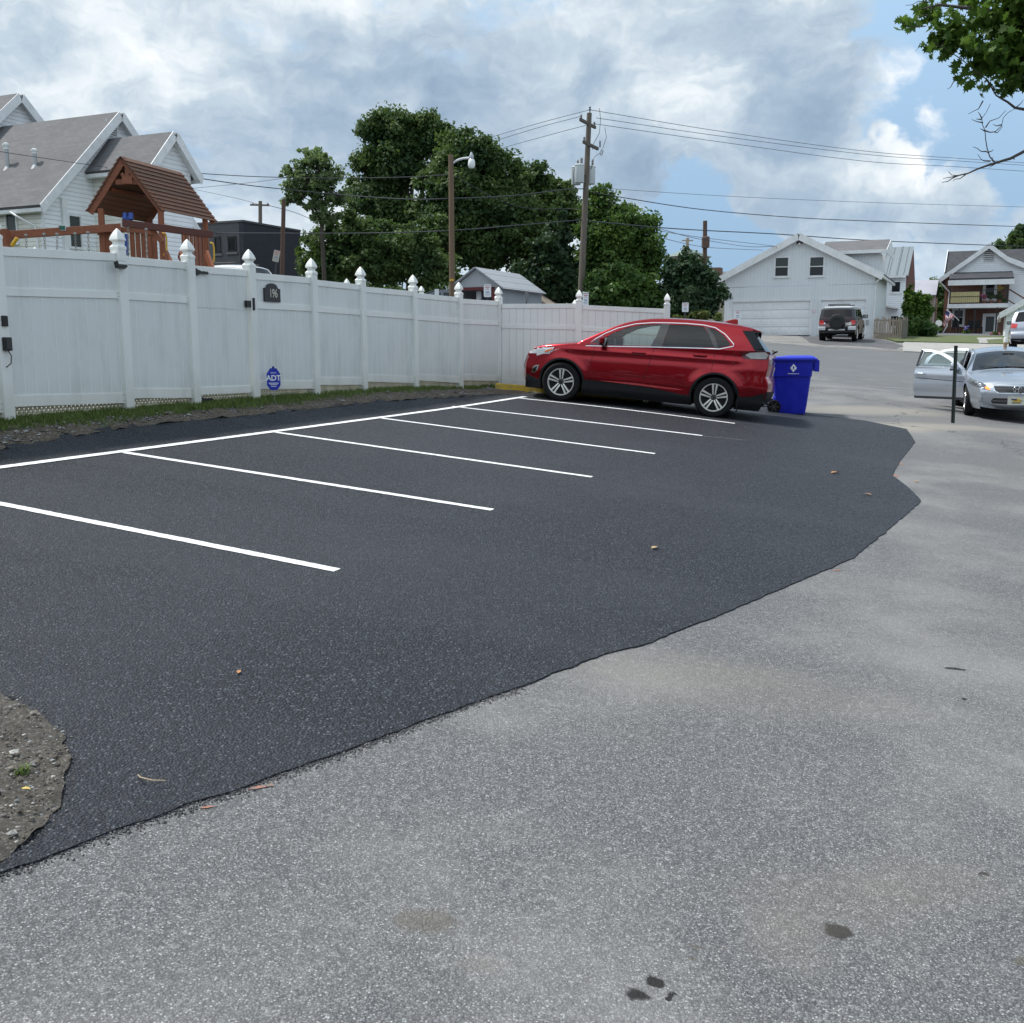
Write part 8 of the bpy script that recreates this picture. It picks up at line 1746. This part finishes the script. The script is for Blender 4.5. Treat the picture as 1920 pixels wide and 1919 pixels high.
def limb(pts, r0, r1, y=12.3):
    m = MB(); P_ = [H(u, v, y) if isinstance(u, (int, float)) and not isinstance(pts[i], Vector) else pts[i] for i, (u, v) in enumerate(pts)]; n_ = len(P_); m.tube(P_, [r0 + (r1 - r0) * (i / (n_ - 1)) ** .7 for i in range(n_)], 7); return m
def twig_px(name, pts, r0, r1, start=None, y=12.3):
    P_ = ([start] if start else []) + [H(u, v, y) for u, v in pts]; n_ = len(P_); m = MB(); m.tube(P_, [r0 + (r1 - r0) * (i / (n_ - 1)) ** .6 for i in range(n_)], 6); return m.build(name, mat('twig_bark', (.075, .06, .055), .8), mp, smooth=True)
twig_px('limb', [(2080, 190), (1990, 240), (1920, 285), (1895, 298), (1868, 306), (1852, 311), (1832, 318), (1815, 326), (1800, 329), (1786, 335), (1777, 341), (1766, 343)], .03, .003, fork)
twig_px('limb', [(2060, 170), (1980, 200), (1920, 206), (1903, 203), (1889, 192), (1878, 186), (1868, 180), (1850, 150), (1800, 110), (1750, 80)], .028, .004, fork)
twig_px('limb', [(2060, 100), (1960, 60), (1850, 20), (1760, 10), (1720, 20)], .08, .004, fork)
for pts in ([(1866, 306), (1856, 295), (1851, 280), (1848, 262), (1847, 246), (1842, 234), (1841, 223), (1849, 212), (1857, 196)], [(1841, 223), (1837, 215), (1834, 211)], [(1843, 231), (1832, 229), (1822, 225)], [(1840, 225), (1830, 224)], [(1847, 247), (1838, 242)], [(1847, 246), (1856, 249), (1866, 248), (1878, 237), (1881, 222), (1890, 212), (1904, 204)], [(1878, 235), (1868, 237), (1862, 234)], [(1864, 248), (1870, 250), (1880, 238)], [(1850, 285), (1840, 285), (1832, 279), (1824, 276)], [(1851, 287), (1860, 284), (1863, 281)], [(1857, 303), (1846, 303), (1840, 300), (1833, 290)], [(1862, 304), (1860, 297), (1863, 296)], [(1866, 308), (1858, 313), (1854, 315)], [(1802, 329), (1794, 330), (1784, 329), (1778, 322)], [(1792, 331), (1784, 333), (1776, 334), (1768, 336)], [(1812, 327), (1800, 336), (1790, 337), (1787, 341)], [(1900, 298), (1903, 300)], [(1904, 203), (1914, 195), (1919, 188)], [(1843, 190), (1835, 205), (1826, 209), (1815, 215)], [(1848, 240), (1856, 228), (1873, 222), (1886, 208)]):
    twig_px('twig', pts, .008, .0025)
for pts in ([(1745, 5), (1722, 3), (1710, 10), (1698, 11)], [(1735, 50), (1718, 52), (1700, 48), (1690, 42)], [(1740, 30), (1728, 28), (1720, 36)], [(1770, 80), (1764, 92), (1762, 100)], [(1790, 150), (1782, 165), (1776, 168)]): twig_px('twig', pts, .006, .0025)
pts_l = [(1684, 39), (1682, 55), (1700, 42), (1706, 46), (1702, 58), (1712, 58), (1708, 38), (1722, 44)]
q = []
for u, v in pts_l:
    c = np.array(H(u, v, 12.3)); nn = np.array([.2, -1, .3]) + g.normal(size=3) * .4; nn /= np.linalg.norm(nn); a = np.cross(nn, g.normal(size=3)); a /= np.linalg.norm(a); b_ = np.cross(nn, a); q.append(c + (a * LEAF[:, 0:1] + b_ * LEAF[:, 1:2]) * .10)
mesh_quads('outer_leaves', np.concatenate(q), M_lf_m, mp, k=16)
# ================================================================ POLES, WIRES, SIGNS
M_pole = wood('pole_wood', (.22, .185, .15), (.13, .105, .085), .85, 2, 1.0, .6); M_pole2 = wood('pole_reddish', (.16, .095, .07), (.10, .06, .045), .85, 2, 1.0, .5)
M_wire = mat('wire', (.03, .034, .045), .6); M_gal = mat('steel_grey', (.40, .42, .44), .4, metal=.5); M_can = mat('transformer_grey', (.50, .54, .55), .45); M_ins = mat('insulator', (.16, .17, .19), .3)
def at(u, v, y): return H(u, v, y)
# tall utility pole
yU = 50.0; b = at(1089, 560, yU); t = at(1105, 213, yU); d = (t - b).normalized(); g0 = b - d * ((b.z - gz(b) + .3) / d.z)
up = thing('utility_pole', 'tall leaning wooden utility pole with crossarms and three transformers', 'utility pole', (g0.x, g0.y, gz(g0)))
m = MB(); m.tube([g0, (g0 + t) / 2, t], [.17, .145, .115], 14); m.build('pole', M_pole, up, smooth=True)
def arm(u0, v0, y0, u1, v1, y1, ins=()):
    m = MB(); a, c = at(u0, v0, y0), at(u1, v1, y1); m.beam(a, c, .10, .13); o = m.build('crossarm', wood('arm_wood', (.15, .125, .10), (.10, .08, .07), .85, 0, 1.2, .5), up)
    for f in ins: m = MB(); p_ = a.lerp(c, f); m.lathe([(.02, .05), (.06, .10), (.03, .14), (.06, .18), (.03, .24)], p_, UP, 10); m.build('insulator', M_ins, o)
arm(1088, 225, 48.9, 1116, 240, 50.9, (.06, .93)); arm(1094, 267, 49.2, 1121, 280, 50.9, (.05,))
m = MB(); p_ = at(1106, 213, yU); m.tube([p_ - UP * .1, p_ + UP * .12], .03, 8); m.lathe([(.03, .1), (.07, .16), (.03, .2), (.06, .25), (.02, .3)], p_, UP, 10); m.build('insulator', M_ins, up)
def tube(parent, name, pts, r, mt, n=6): m = MB(); m.tube(pts, r, n); return m.build(name, mt, parent, smooth=True)
for (u, v, dy, k) in ((1080, 330, -.15, 0), (1086.5, 326, -.55, 1), (1107.5, 329, .25, 2)):
    c = at(u, v, yU + dy); m = MB(); m.lathe([(.21, -.42), (.22, -.40), (.22, .33), (.235, .34), (.235, .37), (.18, .41), (.05, .43)], c, UP, 20); tc_ = m.build('transformer', M_can, up, smooth=True)
    m = MB(); m.lathe([(.05, .44), (.06, .52), (.04, .56), (.06, .62), (.03, .70)], c + Vector((.08, 0, 0)), UP, 8); m.build('bushing', mat('bushing_brown', (.22, .20, .19), .4), tc_)
    tube(up, 'bracket', [c + Vector((0, .1, .1)), at(1096.5 if k < 2 else 1097, 328, yU)], .05, M_gal)
for pts in ([(1124, 204, 50), (1126, 225, 50), (1124, 250, 50), (1112, 272, 50)], [(1134, 240, 50), (1137, 258, 50), (1130, 280, 50)], [(1128, 285, 50), (1114, 296, 50), (1110, 312, 50), (1108, 318, 50)], [(1093, 297, 49.8), (1092, 308, 49.7), (1087, 318, 49.5)], [(1082, 314, 49.6), (1074, 320, 49.6), (1076, 350, 49.6), (1085, 356, 49.8)], [(1104, 225, 50), (1101, 250, 50), (1106, 268, 50), (1112, 282, 50)]):
    tube(up, 'jumper_wire', [at(*q) for q in pts], .012, M_wire, 5)
m = MB(); c = at(1125, 272, 50); m.lathe([(.035, -.12), (.04, .12), (.02, .18)], c, UP, 8); m.build('arrester', M_ins, up)
m = MB(); m.tube([at(1125, 290, 50), at(1128, 281, 50), at(1131, 283, 50), at(1128, 292, 50), at(1125, 290, 50)], .03, 6); m.build('fuse_cutout', M_gal, up)
# lamp pole
yL = 42.0; b = at(847, 560, yL); t = at(845.5, 291, yL); g0 = Vector((b.x + .02, b.y, gz(b)))
lp = thing('street_lamp', 'wooden lamp pole with a curved arm and a glass lantern head', 'street lamp', tuple(g0)); m = MB(); m.tube([g0 - UP * .3, (g0 + t) / 2, t], [.125, .115, .10], 14); m.build('pole', wood('lamp_pole_wood', (.25, .17, .105), (.15, .10, .065), .85, 2, 1.0, .6), lp, smooth=True)
pts = [at(850, 306, yL), at(858, 301, yL - .1), at(868, 298, yL - .2), at(878, 297, yL - .3), at(884, 296.5, yL - .35)]; tube(lp, 'arm', pts, .045, mat('arm_white', (.6, .62, .64), .4), 8)
c = at(884, 296, yL - .35); m = MB(); m.lathe([(.075, -.08), (.09, -.04), (.085, .08), (.05, .14), (.03, .2)], c, UP, 14); m.build('lamp_housing', M_gal, lp, smooth=True); m = MB(); m.lathe([(.09, -.40), (.11, -.38), (.145, -.30), (.12, -.10), (.09, -.07)], c, UP, 18); m.build('lamp_glass', mat('lantern_glass', (.78, .80, .80), .15), lp, smooth=True)
m = MB(); q = at(847, 526, yL - .16); m.obox(q, (.08, 0, 0), (0, .02, 0), (0, 0, .04)); m.build('tag', M_ye, lp)
# other poles
def simple_pole(name, u0, v0, u1, v1, y, r, mt, label, cross=None):
    b, t = at(u0, v0, y), at(u1, v1, y); g0 = Vector((b.x, b.y, gz(b))); o = thing(name, label, 'utility pole', tuple(g0)); m = MB(); m.tube([g0 - UP * .3, b, t], [r * 1.2, r * 1.1, r], 12); m.build('pole', mt, o, smooth=True)
    if cross: m = MB(); m.beam(at(*cross[0], y), at(*cross[1], y), .12, .14); m.build('crossarm', mt, o)
    return o
simple_pole('utility_pole', 529, 515, 532, 375, 44, .085, M_pole2, 'slim bare reddish brown pole in front of the grey block building')
tp_ = simple_pole('utility_pole', 488, 470, 488, 378, 95, .16, M_pole, 'distant utility pole with a wide crossarm above the grey block building', ((469, 385), (505, 386)))
fp_ = simple_pole('utility_pole', 1321, 560, 1322, 415, 84, .17, M_pole2, 'reddish utility pole rising behind the dark yew left of the garage'); m = MB(); m.obox(at(1323, 455, 83.8), (.3, 0, 0), (0, .2, 0), (0, 0, .45)); m.build('terminal_box', M_pole2, fp_, bevel=.1)
for i in (0, 1): m = MB(); m.lathe([(.05, -.1), (.12, 0), (.05, .12)], at(488 + (i - .5) * 28, 384, 94.8), UP, 8); m.build('insulator', M_ins, tp_)
# wires
def wire(pts, r, label, mt=M_wire):
    """smooth run through three or more picked points"""
    W_ = [at(*q) for q in pts]; out = []
    for i in range(len(W_) - 1):
        p0 = W_[i - 1] if i else W_[0] * 2 - W_[1]; p1, p2 = W_[i], W_[i + 1]; p3 = W_[i + 2] if i + 2 < len(W_) else W_[-1] * 2 - W_[-2]
        for j in range(10): t = j / 10; out.append(.5 * ((2 * p1) + (p2 - p0) * t + (2 * p0 - 5 * p1 + 4 * p2 - p3) * t * t + (3 * p1 - p0 - 3 * p2 + p3) * t ** 3))
    out.append(W_[-1]); m = MB(); m.tube(out, r * .72, 6); tag(m.build('overhead_wire', mt, None, smooth=True), label, 'wire', 'overhead wires strung between the poles')
M_wl = mat('wire_grey', (.10, .115, .14), .5)
wire([(1107, 207, 50), (1350, 247, 54), (1620, 284, 58), (1800, 298, 62), (2100, 318, 68)], .018, 'thin topmost wire running right from the tip of the tall utility pole', M_wl)
wire([(1118, 222, 50.9), (1350, 256, 55), (1620, 290, 59), (1800, 303, 63), (2100, 322, 69)], .018, 'thin wire second from the top running right from the tall utility pole', M_wl)
wire([(1114, 233, 50.7), (1350, 267, 54), (1620, 303, 58), (1800, 314, 62), (2100, 334, 68)], .018, 'thin wire third from the top running right from the tall utility pole', M_wl)
wire([(1106, 352, 50), (1350, 368, 53), (1620, 380, 57), (1920, 389, 62), (2100, 393, 65)], .014, 'faint straight wire leaving the tall utility pole to the right below the transformers', M_wl)
wire([(1104, 360, 50), (1160, 370, 51), (1310, 393, 54), (1480, 408, 58), (1620, 415, 60), (1920, 426, 66), (2100, 430, 70)], .028, 'thick twisted cable sagging right from below the transformers')
wire([(1094, 414, 50), (1230, 427, 56), (1322, 433, 62), (1460, 440, 66), (1640, 452, 72), (1920, 463, 80), (2100, 468, 84)], .040, 'lowest heavy cable crossing in front of the garage gable')
wire([(1232, 428, 56), (1280, 442, 62), (1322, 451, 68), (1400, 463, 66), (1450, 463, 62), (1456, 466, 61.5)], .024, 'service cable from the heavy cable to the garage gable')
wire([(1200, 428, 55), (1322, 447, 83), (1450, 462, 100)], .030, 'faint cable just above the service cable left of the garage', M_wl)
wire([(1210, 440, 55), (1322, 464, 83), (1430, 470, 100)], .030, 'faint lower cable above the dark yew', M_wl)
wire([(1105, 207, 50), (1010, 232, 54), (915, 260, 60), (860, 278, 66)], .018, 'thin topmost wire running left from the tall utility pole', M_wl)
wire([(1089, 219, 48.9), (1010, 240, 54), (912, 270, 60), (850, 290, 66)], .018, 'thin second wire running left from the tall utility pole', M_wl)
wire([(1098, 236, 50), (1030, 254, 54), (950, 276, 60), (900, 290, 66)], .018, 'thin third wire running left from the tall utility pole', M_wl)
wire([(1094, 355, 50), (1060, 356, 48), (960, 368, 45), (846, 373, 42.2), (760, 374, 44), (640, 366, 48), (480, 350, 46), (358, 333, 40)], .028, 'thick cable from the tall pole past the lamp pole to the white house')
wire([(845, 328, 42), (760, 333, 42), (620, 335, 42), (480, 332, 41), (357, 325, 40)], .020, 'cable from the lamp pole to the corner of the white house')
wire([(1092, 413, 50), (960, 424, 46), (846, 433, 42.2), (680, 438, 46), (480, 438, 52), (400, 437, 56)], .028, 'low cable passing the lamp pole at mid height')
wire([(1094, 392, 50), (1000, 392, 50), (940, 378, 49), (850, 330, 42.2)], .016, 'thin sagging wire between the lamp pole and the tall utility pole')
wire([(-120, 262, 30), (0, 285, 32), (100, 300, 34), (215, 317, 38)], .014, 'thin dark wire crossing in front of the grey shingle roof')
wire([(488, 385, 95), (440, 372, 110), (360, 355, 130)], .04, 'distant wire leaving the far crossarm pole to the left', M_wl)
wire([(500, 385, 95), (560, 402, 100), (620, 430, 110)], .04, 'distant wire leaving the far crossarm pole to the right', M_wl)
wire([(660, 310, 72), (600, 324, 80), (480, 342, 90), (360, 354, 100)], .030, 'faint wire crossing the small pale tree', M_wl)
# signs on posts
M_sgn = mat('sign_face', (.74, .76, .78), .5); M_sred = mat('sign_print_red', (.50, .20, .22), .6); M_sblu = mat('sign_print_blue', (.18, .22, .42), .6); M_sgr = mat('sign_print_grey', (.25, .28, .33), .6); M_pdk = mat('sign_post_dark', (.04, .045, .05), .6)
def sign(u, v, wpx, hpx, y, label, yaw=0, print_=True, tilt=0, face=None, plen=None):
    c = at(u, v, y); s = y / 1935; w, h = wpx * s / 2 / max(.35, math.cos(yaw)), hpx * s / 2; ex = Vector((math.cos(yaw), math.sin(yaw), 0)); n = Vector((ex.y, -ex.x, 0)); upv = (UP + ex * tilt).normalized(); ex = ex - upv * ex.dot(upv); g0 = Vector((c.x - tilt * 1.5, c.y, gz(c)))
    o = thing('parking_sign', label, 'sign', tuple(g0), group='parking signs on posts beyond the fence'); m = MB(); r = w * .22; pts = []
    for cx, cz, a0 in ((w - r, h - r, 0), (-w + r, h - r, 90), (-w + r, -h + r, 180), (w - r, -h + r, 270)):
        for k in range(4): a = R(a0 + 30 * k); pts.append(c + ex * (cx + r * math.cos(a)) + upv * (cz + r * math.sin(a)))
    m.prism(pts, n * .01); m.build('plate', face or M_sgn, o)
    if print_:
        for (zz, ww, hh, mt) in ((.78, .8, .05, M_sred), (.50, .6, .07, M_sred), (.24, .35, .06, M_sred), (-.22, .5, .08, M_sblu), (-.52, .65, .03, M_sgr), (-.68, .5, .03, M_sgr)):
            m = MB(); m.obox(c + upv * zz * h + n * .012, ex * w * ww, n * .001, upv * h * hh); m.build('print', mt, o)
    m = MB(); m.beam(g0 - UP * .2, c + upv * h * .7 - n * .02, .06, .03, up=tuple(n)); m.build('sign_post', M_pdk, o); return o
sign(914, 546, 13.5, 23, 41, 'white parking sign with red print in front of the shed opening')
sign(898, 555, 9, 15, 46, 'small plain white sign left of the red printed one by the shed', print_=False)
sign(819, 549, 8, 12, 46, 'small white sign left of the lamp pole', print_=False)
sign(988, 558, 6, 17, 40, 'sign seen edge-on at the right side of the shed', yaw=1.25, print_=False, face=mat('sign_back', (.20, .21, .22), .5, metal=.3))
sign(1098, 561, 11, 24, 40, 'white parking sign just right of the tall utility pole', yaw=.3)
sign(1285, 577, 12, 17, 44, 'white parking sign in front of the dark yew')
sign(1383, 591, 11, 18, 44, 'white parking sign in front of the wide garage door')
sign(518, 481, 11, 21, 40, 'leaning beige sign in front of the grey block building', yaw=.35, tilt=.22, face=mat('sign_beige', (.42, .40, .34), .6))
# picket fences
M_pick = wood('weathered_picket', (.26, .235, .20), (.16, .14, .12), .9, 2, 1.5, .6)
def pickets(label, a, b, n, h, gapw=.085, parent=None, seed=1):
    a, b = Vector(a), Vector(b); d = (b - a); L = d.length; d.normalize(); nn = Vector((-d.y, d.x, 0)); rr_ = random.Random(seed); o = parent or thing('picket_fence', label, 'fence', tuple(a))
    for zz in (.25, .85):
        m = MB(); m.beam(Vector((a.x, a.y, gz(a) + h * zz)) + nn * .03, Vector((b.x, b.y, gz(b) + h * zz)) + nn * .03, .04, .09); m.build('rail', M_pick, o)
    for k in range(n):
        p_ = a + d * L * (k + .5) / n; hh = h * rr_.uniform(.90, 1.06); z = gz(p_) - .02; w = gapw / 2; tl = rr_.uniform(-.03, .03)
        m = MB(); pts = [p_ + d * x + UP * (z + zz) + d * tl * zz for x, zz in ((-w, 0), (w, 0), (w, hh - .08), (0, hh), (-w, hh - .08))]; m.prism(pts, -nn * .018); m.build('picket', M_pick, o)
    return o
q0, q1 = G(1637, 632), G(1688, 641); q0 = H(1637, 633, 59.8); q1 = H(1690, 640, 57.6)
pf = pickets('weathered grey picket fence between the garage and the round bush', Vector((q0.x, q0.y, 0)), Vector((q1.x, q1.y, 0)), 17, 1.25, .085, seed=3)
q2 = Vector((q1.x, q1.y, 0)) + E2 * 4.5; pickets('', Vector((q1.x, q1.y, 0)), q2, 24, 1.25, .12, parent=pf, seed=5)
q0, q1 = H(1262, 600, 51.5), H(1352, 604, 51.5); pickets('weathered picket fence seen just over the roof of the red car', Vector((q0.x, q0.y, 0)), Vector((q1.x, q1.y, 0)), 30, 1.0, .07, seed=7)
# flag on the brick house
fy = 77.3; cA, cB, cC, cD = at(1777, 584, fy), at(1789, 592, fy), at(1779, 607, fy), at(1769, 614, fy)
cA, cB, cD, cC = at(1775, 583, fy), at(1788.5, 592, fy), at(1768, 607, fy), at(1771, 614, fy)
fg = thing('flag', 'striped flag with a blue canton hanging from a short pole on the brick house', 'flag', tuple(at(1797, 602, 77.6))); M_fr = mat('flag_red', (.42, .03, .045), .8); M_fw = mat('flag_white', (.72, .70, .70), .8); M_fb = mat('flag_blue', (.06, .065, .16), .8)
m = MB(); N_ = 9
for k in range(N_):
    m.mm = k % 2
    for j in range(6):
        def fq(s, t): p_ = (cA.lerp(cB, s)).lerp(cD.lerp(cC, s), t); return p_ + Vector((0, .12 * math.sin(t * 7 + s * 3), 0))
        s0, s1, t0, t1 = k / N_, (k + 1) / N_, j / 6, (j + 1) / 6
        if s0 < .5 and t1 < .45: m.mm = 2
        else: m.mm = k % 2
        vs = [fq(s0, t0), fq(s1, t0), fq(s1, t1), fq(s0, t1)]; m.add(vs, [(0, 1, 2, 3)])
o = m.build('cloth', [M_fr, M_fw, M_fb], fg, fixn=False); sm = o.modifiers.new('s', 'SOLIDIFY'); sm.thickness = .01
tube(fg, 'flag_pole', [at(1798, 602, 77.6), at(1788, 592, 77.4), at(1775, 582, 77.2)], .03, M_trim)
# satellite dish
dc = at(1760, 607, 74); ds_ = thing('satellite_dish', 'pale round satellite dish on a short mast left of the brick house', 'dish', (dc.x, dc.y, gz(dc))); m = MB(); ax = Vector((-.1, -1, .35)).normalized(); m.lathe([(.24, .03), (.22, .03), (.1, .0), (.02, -.01), (.02, -.03), (.1, -.02), (.24, .015)], dc, ax, 20); m.build('dish', mat('dish_grey', (.48, .49, .48), .5), ds_)
tube(ds_, 'mast', [Vector((dc.x, dc.y + .05, gz(dc) - .1)), Vector((dc.x, dc.y + .05, dc.z))], .03, M_gal)
# seats and a figurine on the porch
for i, (u, v) in enumerate(((1822, 627), (1833, 621), (1793, 626))):
    c = at(u, v, 78.6); ch = thing('porch_chair', ['dark patio chair in the middle of the lower porch', 'dark high backed chair left of the white door', 'low iron chair under the left porch window'][i], 'chair', (c.x, c.y, gz(c)), group='chairs on the lower porch'); z = gz(c)
    m = MB(); m.box(c.x - .27, c.x + .27, c.y - .25, c.y + .25, z + .42, z + .48); m.build('seat', M_plast, ch); m = MB(); m.box(c.x - .27, c.x + .27, c.y + .2, c.y + .25, z + .482, z + .98); m.build('backrest', M_plast, ch)
    for sx in (-1, 1):
        for sy in (-1, 1): m = MB(); m.box(c.x + sx * .24 - .02, c.x + sx * .24 + .02, c.y + sy * .22 - .02, c.y + sy * .22 + .02, z, z + .419); m.build('leg', M_plast, ch)
tree('flower_bush', 'small plant with purple blooms below the left porch window', 76.5, [(1812, 628, 4, 8)], 500, .07, M_lf_g, trunk=1812, seed=61, clump=.2, cat='plant', branches=False)
p, out, g = cloud(pxblobs(76.4, [(1812, 617, 3.5, 4)]), 160, .06, 62, .12); o = mesh_quads('flowers', quads(p, out, .06, g), mat('petal_purple', (.16, .14, .34), .6), [q for q in COL.objects if q.name.startswith('flower_bush')][-1]); o['kind'] = 'stuff'
